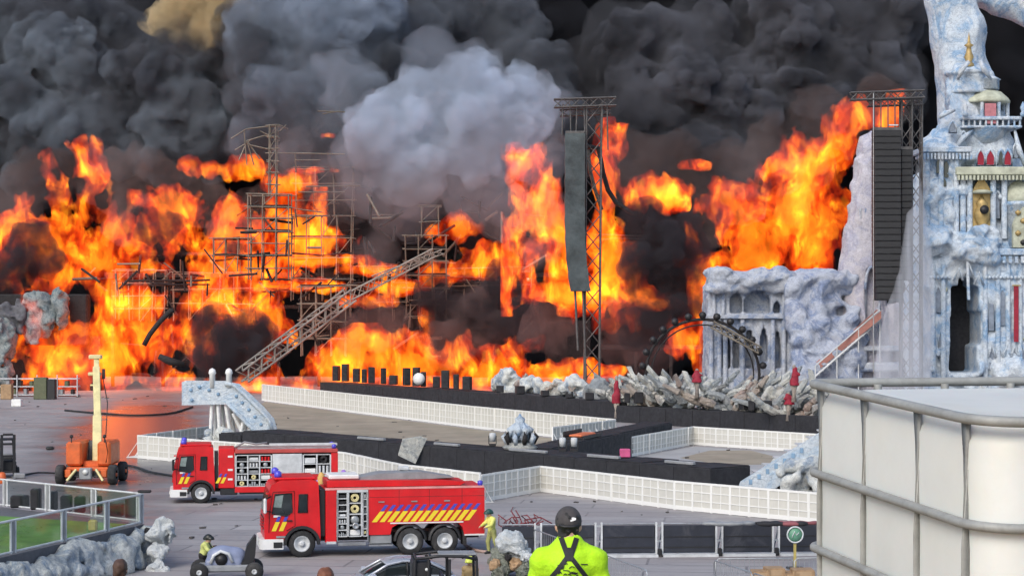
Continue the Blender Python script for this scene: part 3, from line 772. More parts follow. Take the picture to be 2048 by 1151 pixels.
part(MB().path([P(1176, 300, 219), P(1180, 340, 219), P(1190, 380, 219), P(1204, 420, 219)], .22, 7), 'side_tube', M_SCAF, br)
# right tower
DR = 186
rt = thing('speaker_tower', 'black truss tower with a wide top frame beside the castle', 'tower', (P(1825, 600, DR).x, DR, 0))
truss(rt, (P(1812, 0, DR+1.4).x, DR+1.4, 0), P(1812, 195, DR+1.4), 1.0, 22, .1, M_TRUSS)
truss(rt, (P(1832, 0, DR+2).x, DR+2, 0), P(1832, 195, DR+2), 1.0, 22, .1, M_TRUSS)
truss(rt, P(1700, 193, DR), P(1848, 188, DR), .7, 10, .09, M_TRUSS)
truss(rt, P(1735, 207, DR+1.5), P(1846, 203, DR+1.5), .6, 8, .08, M_TRUSS)
for i, px in enumerate((1748, 1762, 1776, 1790)): part(MB().tube(P(px, 200, DR), P(px, 262, DR), .07, 6), 'hanging_chain', M_TRUSS, rt)
part(MB().tube(P(1747, 185, DR-.3), P(1747, 745, DR-.3), .06, 6), 'guide_cable', M_STEEL, rt)
for i in range(5): part(MB().box(P(1776, 0, DR).x, P(1794, 0, DR).x, DR-.6, DR-.3, P(0, 250+i*28, DR).z-.12, P(0, 250+i*28, DR).z), 'cross_bar', M_PALE, rt)
array_col('line_array', 'tall black hanging speaker column in front of the pale wall', 1746, 1799, 262, 600, DR, 26, M_BLACK, 6, 1.6)
array_col('line_array', 'narrow side fill speaker column right of the tall black column', 1800, 1822, 300, 560, DR+.4, 20, M_BLACK, 3, 1.2)

# ------------------------------------------------------------------ scaffolding
def scaffold(label, px0, px1, py0, py1, d, nx, nz, depth=2.0, r=.085, decks=(), diag=True, skew=0, seed=0, jitter=0):
    rs = np.random.default_rng(seed)
    z0, z1 = max(0.0, P(0, py1, d).z), P(0, py0, d).z
    root = thing('scaffold', label, 'scaffolding', (P((px0+px1)/2, 0, d).x, d, z0))
    X = [P(px0+(px1-px0)*i/nx, 0, d).x for i in range(nx+1)]; Z = [z0+(z1-z0)*k/nz for k in range(nz+1)]
    sk = skew*d/FPX
    def q(i, j, k): return Vector((X[i]+sk*k/nz+rs.uniform(-1, 1)*jitter, d+j*depth, Z[k]+rs.uniform(-1, 1)*jitter))
    for j in (0, 1):
        for i in range(nx+1): part(MB().tube(q(i, j, 0), q(i, j, nz), r, 6), 'standard', M_SCAF, root)
        for k in range(1, nz+1): part(MB().tube(q(0, j, k)-Vector((.4, 0, 0)), q(nx, j, k)+Vector((.4, 0, 0)), r*.9, 6), 'ledger', M_SCAF, root)
    for k in range(1, nz+1):
        for i in range(nx+1): part(MB().tube(q(i, 0, k), q(i, 1, k), r*.8, 5), 'transom', M_SCAF, root)
    if diag:
        for k in range(nz):
            i = int(rs.integers(0, nx)); part(MB().tube(q(i, 0, k), q(i+1, 0, k+1), r*.7, 5), 'brace', M_SCAF, root)
    for k in decks:
        part(MB().box(X[0]+sk*k/nz, X[-1]+sk*k/nz, d+.1, d+depth-.1, Z[k]+.06, Z[k]+.22), 'deck', M_CHAR, root)
    return root
scaffold('dense scaffold tower standing left of centre in the flames', 497, 578, 388, 560, 240, 3, 7, decks=(2, 4, 6), seed=1, jitter=.12)
scaffold('thin scaffold mast rising into the pale smoke', 538, 552, 250, 392, 241, 1, 6, depth=1.2, seed=2, jitter=.08)
scaffold('wide low scaffold with burning decks right of the dense tower', 584, 702, 432, 600, 243, 4, 4, decks=(1, 2, 3), seed=3, jitter=.15)
scaffold('lower scaffold bay behind the fallen truss', 600, 690, 572, 712, 239, 3, 4, decks=(2, 4), seed=4, jitter=.15)
scaffold('small scaffold tower at the top of the fallen truss', 812, 893, 470, 602, 241, 3, 5, decks=(2, 4), seed=5, jitter=.12, skew=-2)
scaffold('two bare scaffold poles above the small scaffold tower', 843, 876, 412, 474, 241, 1, 2, depth=1.2, decks=(1,), seed=6, jitter=.1)
scaffold('buckled scaffold legs hanging under the small tower', 818, 870, 604, 660, 240, 2, 2, seed=7, jitter=.4)
scaffold('scaffold bay glowing among the flames at the left', 232, 330, 540, 640, 248, 4, 4, decks=(1, 3), seed=8, jitter=.2)
scaffold('low scaffold between the left flames and the dense tower', 345, 500, 545, 640, 247, 5, 3, decks=(1, 2), seed=9, jitter=.2)
scaffold('upper left scaffold deck of the dense tower', 425, 500, 478, 545, 243, 3, 2, decks=(1, 2), seed=10, jitter=.15)
scaffold('dark scaffold storeys under the pale cloud', 702, 812, 530, 640, 246, 4, 3, decks=(1, 2, 3), seed=11, jitter=.2)
scaffold('dark scaffold storeys right of the small tower', 895, 1060, 535, 640, 246, 5, 3, decks=(1, 2, 3), seed=12, jitter=.25)
scaffold('slender scaffold frame seen through smoke over the wide scaffold', 590, 705, 335, 432, 247, 3, 3, depth=1.5, r=.06, seed=13, jitter=.12)
# collapsing roof frame
rf = thing('roof_frame', 'leaning roof frame of thin tubes at the top of the scaffold', 'scaffolding', (P(540, 300, 241).x, 241, P(0, 340, 241).z))
for (a, b, c, e) in ((462, 277, 492, 258), (492, 258, 560, 250), (492, 282, 560, 262), (488, 260, 494, 330), (478, 320, 494, 282), (494, 282, 520, 318), (494, 282, 508, 330), (520, 262, 560, 282), (560, 250, 575, 258), (560, 262, 572, 250),
                     (530, 306, 620, 306), (560, 306, 690, 308), (590, 320, 640, 320), (590, 306, 592, 345), (612, 373, 720, 371), (596, 384, 690, 384), (640, 340, 660, 340), (500, 290, 545, 300), (470, 300, 500, 282), (635, 222, 690, 224), (645, 228, 680, 222)):
    part(MB().tube(P(a, b, 241), P(c, e, 241.6), .085, 6), 'roof_tube', M_SCAF, rf)
# fallen trusses
ft = thing('fallen_truss', 'long grey lattice truss fallen across the fire from the scaffold', 'truss', (P(600, 660, 230).x, 230, 0))
truss(ft, P(484, 752, 224), P(700, 590, 234), 1.5, 17, .13, M_TRUSSF)
ft2 = thing('fallen_truss', 'shorter pale truss leaning on the small scaffold tower', 'truss', (P(800, 540, 236).x, 236, 0))
truss(ft2, P(700, 592, 234.8), P(868, 505, 237), 1.0, 12, .11, M_TRUSSF)
ft3 = thing('fallen_truss', 'thin pale ladder truss leaning above the shorter truss', 'truss', (P(800, 520, 238).x, 238, 0))
truss(ft3, P(745, 556, 238), P(886, 503, 238.5), .55, 10, .08, M_TRUSSF)
# charred storeys of the stage behind the flames
bs = thing('burnt_stage', 'blackened frame of the main stage behind the flames', 'stage', (P(700, 700, 254).x, 254, 0))
for (x0, x1, y, t) in ((215, 1110, 545, 10), (330, 1040, 575, 8), (470, 1060, 610, 7), (560, 1060, 660, 9), (300, 700, 505, 6), (560, 780, 430, 6), (1180, 1420, 600, 8), (1200, 1420, 690, 8), (600, 740, 372, 4)):
    part(MB().box(P(x0, 0, 254).x, P(x1, 0, 254).x, 252, 257, P(0, y+t, 254).z, P(0, y, 254).z), 'storey_deck', M_CHAR, bs)
for x in (230, 330, 440, 560, 640, 720, 800, 905, 980, 1050, 1200, 1270, 1340, 1400):
    part(MB().box(P(x-3, 0, 254).x, P(x+3, 0, 254).x, 252.4, 252.8, 0, P(0, 440 if 500 < x < 800 else 545, 254).z), 'stage_post', M_CHAR, bs)
for (x0, x1, y0, y1) in ((640, 700, 510, 545), (720, 800, 560, 600), (905, 1040, 560, 660), (600, 700, 580, 650), (760, 900, 620, 670), (980, 1080, 600, 700), (1090, 1180, 640, 740)):
    part(MB().box(P(x0, 0, 254).x, P(x1, 0, 254).x, 253, 253.3, P(0, y1, 254).z, P(0, y0, 254).z), 'charred_panel', M_CHAR, bs)
cw = thing('charred_wreckage', 'tangle of thin charred bars hanging through the burning scaffold decks', 'wreckage', (P(760, 650, 243).x, 243, 0))
rw = np.random.default_rng(77)
for i in range(230):
    px, py = (rw.uniform(470, 1070), rw.uniform(390, 720)) if i < 165 else (rw.uniform(140, 470), rw.uniform(520, 750))
    dd = rw.uniform(238, 250); a_ = rw.choice([0, 0, 90, 90, 35, -40, 60])+rw.uniform(-9, 9); l_ = rw.uniform(14, 62)
    v_ = (math.cos(R(a_))*l_/2, math.sin(R(a_))*l_/2)
    q0, q1 = P(px-v_[0], py-v_[1], dd), P(px+v_[0], py+v_[1], dd+rw.uniform(-1.5, 1.5))
    q0.z = max(q0.z, .1); q1.z = max(q1.z, .1)
    part(MB().tube(q0, q1, rw.uniform(.08, .22), 5), 'charred_bar', M_CHAR if i % 5 else M_SCAF, cw)
for (x0, x1, y, k_) in ((585, 705, 508, 2), (520, 700, 560, 3), (610, 690, 648, 2), (700, 830, 566, 2), (900, 1040, 556, 3), (250, 420, 560, 2), (430, 505, 510, 2), (1190, 1340, 470, 2)):
    for j_ in range(k_):
        d_ = 243+j_; part(MB().path([P(x0+(x1-x0)*u_, y+j_*9+rw.uniform(-3, 3), d_) for u_ in (0, .25, .5, .75, 1)], .13, 5), 'sagging_beam', M_CHAR, cw)
# dark beam sticking out of the left fire
tag(MB().path([P(288, 690, 232), P(300, 668, 232), P(318, 645, 232), P(340, 622, 232), P(348, 620, 232)], .32, 7).build('charred_beam', M_CHAR), 'bent charred beam standing in the left flames', 'beam')
tag(MB().path([P(318, 712, 231), P(340, 722, 231), P(370, 728, 231)], [.35, .5, .3], 7).build('charred_beam', M_CHAR), 'short charred beam lying low in the left flames', 'beam')

# ------------------------------------------------------------------ spiked ring
rg_ = thing('spiked_ring', 'dark ring with black knobs standing in the debris', 'stage set', (P(1405, 700, 205).x, 202, 0))
C = P(1405, 748, 202)
pts = [C+Vector((6.0*math.cos(a), 0, 5.8*math.sin(a))) for a in [R(-10+200*i/40) for i in range(41)]]
part(MB().path(pts, .16, 8), 'ring_tube', M_CHAR, rg_)
part(MB().path([C+(p-C)*.9 for p in pts], .08, 8), 'inner_tube', M_CHAR, rg_)
for i in range(15):
    a = R(-5+190*i/14); p = C+Vector((6.45*math.cos(a), -.1, 6.25*math.sin(a)))
    part(MB().lathe([(.02, -.4), (.3, -.28), (.42, 0), (.3, .28), (.02, .4)], 8, p), 'knob', M_BLACK, rg_)
truss(rg_, P(1424, 648, 201), P(1520, 700, 200.5), .7, 8, .1, M_SCAF)

# ------------------------------------------------------------------ stage lip, monitors and debris
lip = thing('stage_lip', 'long black clad front edge of the stage under the debris', 'stage', tuple(G(1100, 828)))
LP = [(640, 788), (820, 803), (1000, 819), (1230, 843), (1440, 858), (1700, 880)]
def lipz(px):
    for (a, b) in zip(LP, LP[1:]):
        if a[0] <= px <= b[0]: return a[1]+(b[1]-a[1])*(px-a[0])/(b[0]-a[0])
    return LP[-1][1]
for i, ((a, b), (c, d)) in enumerate(zip(LP, LP[1:])):
    A_, B_ = G(a, b), G(c, d); u = (B_-A_).normalized(); n = Vector((-u.y, u.x, 0))
    n = n if n.y > 0 else -n
    k = max(3, int((B_-A_).length/3.2))
    for j in range(k):
        p, q = A_.lerp(B_, j/k)+u*.03, A_.lerp(B_, (j+1)/k)-u*.03
        zt = 1.45+.12*((i*7+j*3) % 3)
        part(MB().zprism([(p.x, p.y), (q.x, q.y), (q.x+n.x*3, q.y+n.y*3), (p.x+n.x*3, p.y+n.y*3)], 0, zt), 'front_panel', M_CLOTH, lip)
rb = np.random.default_rng(23)
ORD = 'first second third fourth fifth sixth seventh eighth ninth tenth eleventh twelfth thirteenth fourteenth fifteenth sixteenth seventeenth eighteenth nineteenth twentieth'.split()+['fourth from the right', 'third from the right', 'second from the right', 'rightmost']
for k, px in enumerate((672, 690, 712, 728, 742, 766, 786, 812, 832, 846, 872, 890, 912, 934, 1000, 1040, 1090, 1140, 1180, 1255, 1278, 1490, 1506, 1535)):
    g = G(px, lipz(px)); w = rb.uniform(.5, .85); h_ = rb.uniform(1.0, 2.2) if px < 1000 else rb.uniform(.5, 1.0)
    y = g.y+rb.uniform(.3, 1.2)-(.0 if px < 1250 else .0); z0 = 1.72
    s = thing('stage_speaker', ('black box speaker, %s from the left along the stage lip' if k < 20 else 'black box speaker, %s of those along the stage lip') % ORD[k], 'speaker', (g.x, y, z0), rb.uniform(-.4, .4), 'black box speakers along the stage lip')
    MB().box(-w/2, w/2, -.4, .4, 0, h_, .05).build('cabinet', M_BLACK, s)
    MB().box(-w*.4, w*.4, -.43, -.4, h_*.12, h_*.9).build('grille', M_CLOTH, s)
tag(MB().lathe([(.25, 0), (.6, .05), (.65, .3), (.3, .5)], 14, M=Matrix.Translation(P(838, 757, 205)) @ Matrix.Rotation(R(90), 4, 'X')).build('white_horn', M_WHITE), 'round pale horn among the black stage speakers', 'horn')
def shard_mesh(seed):
    r_ = np.random.default_rng(seed); n = 6; L = 1.0; mb = MB(); pts = []; rad = []
    bend = r_.uniform(-.25, .25)
    for i in range(n+1):
        t = i/n; pts.append((bend*math.sin(t*math.pi), .1*r_.uniform(-1, 1)*t, t)); rad.append((.185*(1-.5*t**2)+.02)*r_.uniform(.75, 1.25))
    mb.path(pts, rad, 6); mb.sm = [False]*len(mb.f)
    for i in range(2):
        t = r_.uniform(.2, .7); mb.path([(bend*math.sin(t*math.pi), 0, t), (bend*math.sin(t*math.pi)+r_.uniform(-.25, .25), r_.uniform(-.1, .1), t+.2)], [.05, .015], 5)
    return mb.mesh('shard')
SHM = [shard_mesh(i) for i in range(9)]
for i_, m_ in enumerate(SHM): m_.materials.append((M_SHARD, M_SHARD2, M_SHARD3, M_SHARD, M_SHARD3)[i_ % 5])
rs = np.random.default_rng(31)
for i in range(250):
    px = rs.uniform(1225, 1660) if i < 190 else rs.uniform(980, 1640); g = G(px, lipz(px)-rs.uniform(2, 14))
    t = (px-1225)/420
    lean = -rs.uniform(.45, 1.3) if rs.random() < (.8 if 1240 < px < 1400 else .2) else rs.uniform(.55, 1.4)
    o = mesh_obj('shard', SHM[i % 9])
    L = rs.uniform(1.2, 3.6)*(1 if px > 1225 else .6)*(1.45 if i % 7 == 0 else 1)
    o.location = (g.x, g.y, 1.2+rs.uniform(0, 1.1)); o.scale = (min(L, 2.0)*.8, min(L, 2.0)*.8, L*.9)
    o.rotation_euler = (rs.uniform(-.3, .5), lean, rs.uniform(-.5, .5))
    tag(o, 'broken white set piece lying in the debris heap on the stage lip', 'debris', 'broken white set pieces on the stage lip')
def ornament(px, w, h_, seed, label, m=M_SHARD):
    g = G(px, lipz(px)-6); sc = g.y/FPX; w *= sc; h_ *= sc
    f_ = Field((g.x-w, g.y-1.2, 1.2), (g.x+w, g.y+2, 1.9+h_+.6), .14); r2 = np.random.default_rng(seed)
    for i in range(46):
        x = r2.uniform(-1, 1); z = r2.uniform(0, 1)*(1-abs(x)**2*.6)
        f_.sphere((g.x+x*w*.8, g.y+.4+r2.uniform(-.7, .7), 1.7+z*h_), r2.uniform(.22, .5), .15, (1, 1, r2.uniform(.6, 1.4)))
    f_.noise(.12, .7, seed, 2, True)
    return tag(f_.build('set_ornament', m), label, 'stage set')
ornament(1018, 36, 40, 1, 'white flowery ornament at the left end of the debris row', M_ROCK)
ornament(1062, 28, 28, 2, 'low grey white ornament second from the left end of the debris row', M_ROCK)
ornament(1110, 30, 26, 3, 'small white ornament under the low flames in the debris row', M_SHARD)
ornament(1150, 34, 34, 4, 'broad mottled ornament in the middle of the debris row', M_ROCK)
ornament(1198, 32, 34, 5, 'white ornament beside the red draped figure', M_SHARD3)
ornament(1320, 46, 44, 6, 'heaped white ornament behind the slanting shards')
ornament(1420, 50, 40, 7, 'heaped white ornament under the spiked ring')
ornament(1560, 52, 44, 8, 'heaped white ornament at the right end of the debris')
def red_figure(px, py, h_, label):
    d = gd(lipz(px))+.2; p = P(px, py, d)
    t_ = thing('draped_figure', label, 'statue', (p.x, d, p.z))
    g_ = Field((-.9, -.9, 0), (.9, .9, h_+.3), .07); r9 = np.random.default_rng(int(px))
    g_.cap((0, 0, .1), (r9.uniform(-.1, .1), 0, h_*.72), .38, .2, .1); g_.cap((0, 0, h_*.66), (r9.uniform(-.5, -.2), -.2, h_*.4), .14, .1, .08); g_.cap((0, 0, h_*.66), (r9.uniform(.2, .5), -.2, h_*.5), .14, .1, .08)
    for i in range(9): g_.cap((r9.uniform(-.3, .3), r9.uniform(-.3, .1), .0), (r9.uniform(-.12, .12), 0, h_*.6), .13, .06, .06)
    g_.noise(.08, .4, 5, 3); g_.build('robe', M_BANNER, t_)
    MB().lathe([(.02, h_*.74), (.15, h_*.8), (.16, h_*.88), (.02, h_*.96)], 10).build('head', M_SHARD2, t_)
    MB().lathe([(.22, -1.3), (.14, -.6), (.3, 0)], 10).build('pedestal', M_SHARD2, t_)
red_figure(1233, 806, 2.6, 'red draped figure at the left end of the shard heap')
red_figure(1394, 764, 1.2, 'small red draped figure among the shards near the middle')
red_figure(1588, 770, 1.7, 'red draped figure in front of the blue grey rock')
red_figure(1577, 808, 1.0, 'low red draped figure at the right edge of the debris')

# ------------------------------------------------------------------ burnt set at the left edge
le = thing('burnt_set', 'charred stage set with pale statues at the far left', 'stage set', (P(80, 700, 236).x, 236, 0))
part(MB().box(P(-60, 0, 238).x, P(178, 0, 238).x, 237, 239, P(0, 690, 238).z, P(0, 588, 238).z, .2), 'black_panel', M_CHAR, le)
part(MB().box(P(-80, 0, 240).x, P(205, 0, 240).x, 238.5, 241, 0, P(0, 672, 240).z), 'dark_base', M_CHAR, le)
def lumps(x0, x1, y0, y1, d, n, r, seed, name, m, root, h=.22):
    f_ = Field((P(x0, 0, d).x-2, d-3, max(0, P(0, y1, d).z-1)), (P(x1, 0, d).x+2, d+2.5, P(0, y0, d).z+1.5), h); r2 = np.random.default_rng(seed)
    for i in range(n):
        p = P(r2.uniform(x0, x1), r2.uniform(y0, y1), d+r2.uniform(-.8, .8)); f_.sphere(p, r2.uniform(.5, 1)*r, .25, (r2.uniform(.6, 1), .8, r2.uniform(.9, 1.7)))
    f_.noise(.3, 1.0, seed, 3, True)
    o = f_.build(name, m, root)
    if root: o.matrix_parent_inverse = Matrix.Translation(-root.location)
    return o
M_STAT = marble('sooty_statue', (0.34, 0.37, 0.36), (0.10, 0.15, 0.18), (0.02, 0.02, 0.025), 1.3, (0.12, 0.10, 0.08))
lumps(58, 78, 602, 672, 235, 14, 1.0, 1, 'statue', M_STAT, le)
lumps(82, 104, 600, 660, 235, 14, .9, 2, 'statue', M_STAT, le)
lumps(110, 128, 598, 650, 235, 12, .9, 3, 'statue', M_STAT, le)
lumps(0, 50, 610, 670, 235, 22, 1.0, 4, 'statue', mat('soot_grey', (0.10, 0.10, 0.11), .85, var=.5), le)
lumps(-40, 22, 655, 770, 233, 40, 1.4, 5, 'rock_column', M_STAT, le)
sh = thing('equipment_shelf', 'long low shelf of dark equipment at the foot of the burnt set', 'shelf', (P(75, 780, 226).x, 222, 0))
sx = lambda px: P(px, 0, 222).x
for z in (.15, 1.1, 2.0): part(MB().box(sx(0), sx(158), 221.2, 222.6, z, z+.1), 'shelf_board', M_PALE, sh)
for px in (0, 38, 78, 118, 158): part(MB().tube((sx(px), 221.1, 0), (sx(px), 221.1, 2.5), .07, 6), 'shelf_post', M_PALE, sh)
r2 = np.random.default_rng(8)
for i in range(13):
    px = 6+i*11.7; w = r2.uniform(.35, .6); z = (.26, 1.21)[i % 2]
    b_ = MB().box(-w/2, w/2, -.5, .5, 0, r2.uniform(.5, .8), .05).build('flight_case', (M_BLACK, M_GREY, mat('olive_case', (.10, .11, .06), .7))[i % 3])
    b_.location = (sx(px), 221.9, z+.005); tag(b_, '%s equipment case on the %s board of the long shelf, %s from the left' % (('black', 'grey', 'olive')[i % 3], ('lower', 'upper')[i % 2], ORD[i//2]), 'case', 'dark cases on the shelf')
for (px, w, h_, m, l) in ((82, 26, 44, mat('olive_case', (.10, .11, .06), .7), 'tall olive case in front of the shelf'), (104, 16, 40, M_BLACK, 'tall black case in front of the shelf'), (14, 22, 30, M_WOOD, 'brown crate at the left end of the shelf')):
    d = 214; b_ = MB().box(-w*d/FPX/2, w*d/FPX/2, -.5, .5, 0, h_*d/FPX, .06).build('storage_case', m); b_.location = (P(px, 0, d).x, d, 0.002); tag(b_, l, 'case')
b_ = MB().box(-.5, .5, -.4, .4, 0, .75, .05).build('white_box', M_WHITE); b_.location = tuple(G(34, 812)); tag(b_, 'small white box on the ground before the shelf', 'box')
# ------------------------------------------------------------------ white crowd barriers, catwalk
M_BARR = mat('barrier_aluminium', (0.72, 0.72, 0.69), 0.6, 0.0, var=0.08, scale=0.7, dirt=(0.55, 0.54, 0.49))
M_BMESH = mat('barrier_sheet', (0.54, 0.53, 0.48), 0.7, 0.0, var=0.12, scale=1.0, dirt=(0.40, 0.39, 0.34))
def barrier_meshes(h, w=1.2):
    fr = MB()
    for x in (-w/2+.03, w/2-.03): fr.box(x-.035, x+.035, -.05, .05, 0, h)
    for z, t in ((h-.05, .05), (h*.66, .022), (h*.36, .022), (.12, .1)): fr.box(-w/2+.065, w/2-.065, -.045, .045, z-t, z+t)
    fr.box(-.02, .02, -.04, .04, .22, h-.1)
    fr.box(-w/2+.02, w/2-.02, .1, .9, 0.005, .03)
    for x in (-w/2+.1, w/2-.1): fr.tube((x, .05, h*.75), (x, .85, .03), .025, 5)
    sh = MB().box(-w/2+.065, w/2-.065, -.02, .02, .2, h-.1)
    a = fr.mesh('barrier_frame'); a.materials.append(M_BARR); b = sh.mesh('barrier_sheet'); b.materials.append(M_BMESH)
    return a, b
def fence(label, pts, h, w=1.2, flip=1):
    a, b = barrier_meshes(h, w)
    p0 = G(*pts[0])
    root = thing('crowd_barrier', label, 'barrier', (p0.x, p0.y, 0))
    inv = Matrix.Translation(-p0)
    for (q, r) in zip(pts, pts[1:]):
        A_, B_ = G(*q), G(*r); L = (B_-A_).length; n = max(1, round(L/w)); ang = math.atan2((B_-A_).y, (B_-A_).x)
        for i in range(n):
            c = A_.lerp(B_, (i+.5)/n)
            o = mesh_obj('barrier_panel', a, None, root); o.matrix_parent_inverse = inv; o.location = c; o.rotation_euler = (random.uniform(-.02, .03), 0, ang+(0 if flip > 0 else math.pi)+random.uniform(-.035, .035)); o.scale = (L/n/w, 1, 1)
            s = mesh_obj('panel_sheet', b, None, o)
    return root
fence('long white crowd barrier in front of the black stage lip', [(524, 801), (700, 824), (950, 856), (1230, 888)], 1.85)
fence('short white barrier wing turning back to the black catwalk', [(1230, 889), (1105, 908)], 1.85)
fence('white barrier running behind both fire engines from the left corner', [(276, 916), (520, 938), (690, 957), (800, 985), (960, 1006)], 1.55)
fence('white barrier wing from the left corner back to the painted stair', [(277, 915), (436, 890)], 1.5)
fence('white barrier corner right of the large fire engine', [(962, 1004), (1081, 983), (1350, 1018), (1660, 1048)], 1.4)
fence('white barrier around the sandy pen beyond the catwalk', [(1262, 913), (1386, 889), (1660, 908)], 1.35)

def catwalk(label, a, b, w, h, seed):
    """black clad runway from a to b (world, far edge of its top)"""
    A_, B_ = Vector(a), Vector(b); u = (B_-A_).normalized(); n = Vector((u.y, -u.x, 0))
    if n.y > 0: n = -n
    root = thing('catwalk', label, 'runway', (A_.x, A_.y, 0)); r_ = np.random.default_rng(seed)
    k = max(3, int((B_-A_).length/2.4))
    for j in range(k):
        p, q = A_.lerp(B_, j/k), A_.lerp(B_, (j+1)/k)
        part(MB().zprism([(p.x+n.x*w, p.y+n.y*w), (q.x+n.x*w-u.x*.03, q.y+n.y*w-u.y*.03), (q.x+n.x*(w-.12)-u.x*.03, q.y+n.y*(w-.12)-u.y*.03), (p.x+n.x*(w-.12), p.y+n.y*(w-.12))], 0, h-.04+r_.uniform(-.03, .02)), 'skirt_panel', M_CLOTH, root)
        part(MB().zprism([(p.x, p.y), (q.x-u.x*.02, q.y-u.y*.02), (q.x+n.x*(w-.13)-u.x*.02, q.y+n.y*(w-.13)-u.y*.02), (p.x+n.x*(w-.13), p.y+n.y*(w-.13))], h-.3, h+r_.uniform(-.01, .03)), 'deck_board', M_DECK, root)
        part(MB().zprism([(p.x, p.y), (q.x-u.x*.03, q.y-u.y*.03), (q.x-n.x*.1-u.x*.03, q.y-n.y*.1-u.y*.03), (p.x-n.x*.1, p.y-n.y*.1)], 0, h-.02), 'skirt_panel', M_CLOTH, root)
    for p in (A_, B_):
        part(MB().zprism([(p.x-u.x*.03, p.y-u.y*.03), (p.x+u.x*.06, p.y+u.y*.06), (p.x+n.x*w+u.x*.06, p.y+n.y*w+u.y*.06), (p.x+n.x*w-u.x*.03, p.y+n.y*w-u.y*.03)], 0, h-.06), 'end_panel', M_CLOTH, root)
    return root
M_DECK = mat('deck_board', (0.03, 0.03, 0.034), 0.85, var=0.5, scale=0.8, dirt=(0.07, 0.068, 0.066), spec=.2)
catwalk('long black catwalk running diagonally across the arena', (-15.6, 128.2, 0), (12.1, 97.5, 0), 3.0, 1.75, 1)
catwalk('black catwalk branch leading back to the stage lip', (0.5, 111.2, 0), (9.6, 138, 0), 2.0, 1.72, 2)
catwalk('low black runway at the left behind the painted stair', (-17.6, 130.6, 0), (-15.9, 128.6, 0), 2.8, 1.5, 3)
def onwalk(px, py, d): return P(px, py, d)
# bits on the catwalk
p = P(1040, 880, 108.6); p.z = 1.78
sp = thing('set_finial', 'white and pale blue crown ornament standing on the black catwalk', 'stage set', tuple(p))
MB().lathe([(.9, 0), (1.0, .15), (.8, .3), (.85, .4)], 16).build('finial_base', M_SHARD, sp)
for i in range(10):
    a = 2*math.pi*i/10
    MB().path([(.75*math.cos(a), .75*math.sin(a), .35), (.95*math.cos(a), .95*math.sin(a), .75), (.8*math.cos(a), .8*math.sin(a), 1.05)], [.14, .16, .03], 6).build('leaf', M_MARBLE if i % 2 else M_CHAR, sp)
for i in range(7):
    a = 2*math.pi*i/7
    MB().path([(.5*math.cos(a), .5*math.sin(a), .5), (.6*math.cos(a), .6*math.sin(a), 1.1), (.25*math.cos(a), .25*math.sin(a), 1.5)], [.2, .24, .05], 6).build('leaf', M_MARBLE, sp)
MB().lathe([(.5, .4), (.55, 1.2), (.25, 1.55), (.3, 1.75), (.1, 1.9), (.02, 2.05)], 12).build('finial_core', M_MARBLE, sp)
sc_ = MB().add([(-.75, 0, 0), (.25, .1, -.5), (.95, .15, 1.0), (.5, 0, 1.1), (-.5, -.05, .95), (-.75, .06, .1), (.25, .2, -.4), (.95, .25, 1.0), (.5, .1, 1.12), (-.5, .05, .97)],
               [(0, 1, 2, 3, 4), (9, 8, 7, 6, 5), (0, 5, 6, 1), (1, 6, 7, 2), (2, 7, 8, 3), (3, 8, 9, 4), (4, 9, 5, 0)]).build('torn_panel', M_SHARD)
sc_.location = P(822, 910, 112.0); tag(sc_, 'torn pale panel leaning against the black catwalk', 'panel')
p = P(1250, 914, 102.6); p.z = 1.79
bx = MB().box(-.28, .28, -.25, .25, 0, .45, .04).build('pink_crate', mat('pink_plastic', (0.55, 0.09, 0.22), 0.5)); bx.location = tuple(p); tag(bx, 'small pink crate standing on the black catwalk', 'crate')
p = P(1180, 892, 116); 
em = thing('orange_panel_tray', 'open black tray glowing orange on the catwalk branch', 'tray', (4.4, 119.6, 1.76), R(71))
MB().box(-1.9, 1.9, -.6, .6, 0, .1).build('tray_floor', M_CHAR, em)
MB().box(-1.9, 1.9, .6, .68, 0, .45).box(-1.9, 1.9, -.68, -.6, 0, .2).build('tray_side', M_BLACK, em)
MB().box(-1.5, 1.5, -.45, .45, .1, .26, .1).build('orange_panel', mat('orange_plastic', (0.62, 0.16, 0.06), 0.5), em)  # orange is the panel's own plastic colour, it gives off nothing
for px, py, l in ((1125, 900, 'small silver lamp head standing where the two catwalks meet'), (985, 892, 'small white lamp head on the catwalk left of the crown ornament'), (1148, 905, 'second silver lamp head where the two catwalks meet')):
    p = P(px, py, 107.2 if px > 1000 else 111.5); t_ = thing('stage_lamp', l, 'lamp', (p.x, p.y, 1.79))
    MB().box(-.2, .2, -.2, .2, 0, .12).build('lamp_base', M_BLACK, t_); MB().lathe([(.16, 0), (.2, .3), (.17, .5), (.02, .52)], 10, (0, 0, .25)).build('lamp_head', M_PALE, t_)
    MB().box(-.24, -.19, -.05, .05, .1, .6).build('yoke_arm', M_BLACK, t_); MB().box(.19, .24, -.05, .05, .1, .6).build('yoke_arm', M_BLACK, t_)
for k, (x, y, l) in enumerate(((-3.2, 112.2, 2.2), (1.5, 107, 3), (5.5, 102.6, 2.4), (9.2, 98.5, 2.0), (-8, 117.5, 2.6))):
    b_ = MB().box(-l/2, l/2, -.12, .12, 0, .16, .03).build('light_batten', M_GREY); b_.location = (x-.6, y-.6, 1.79); b_.rotation_euler = (0, 0, R(-48)); tag(b_, 'low grey light batten on the black catwalk, %s from the left' % ORD[(1, 2, 3, 4, 0)[k]], 'lamp', 'light battens on the catwalk')

M_STAIR = marble('stair_paint', (0.74, 0.80, 0.84), (0.48, 0.62, 0.76), (0.20, 0.28, 0.38), 0.9, (.62, .62, .60))
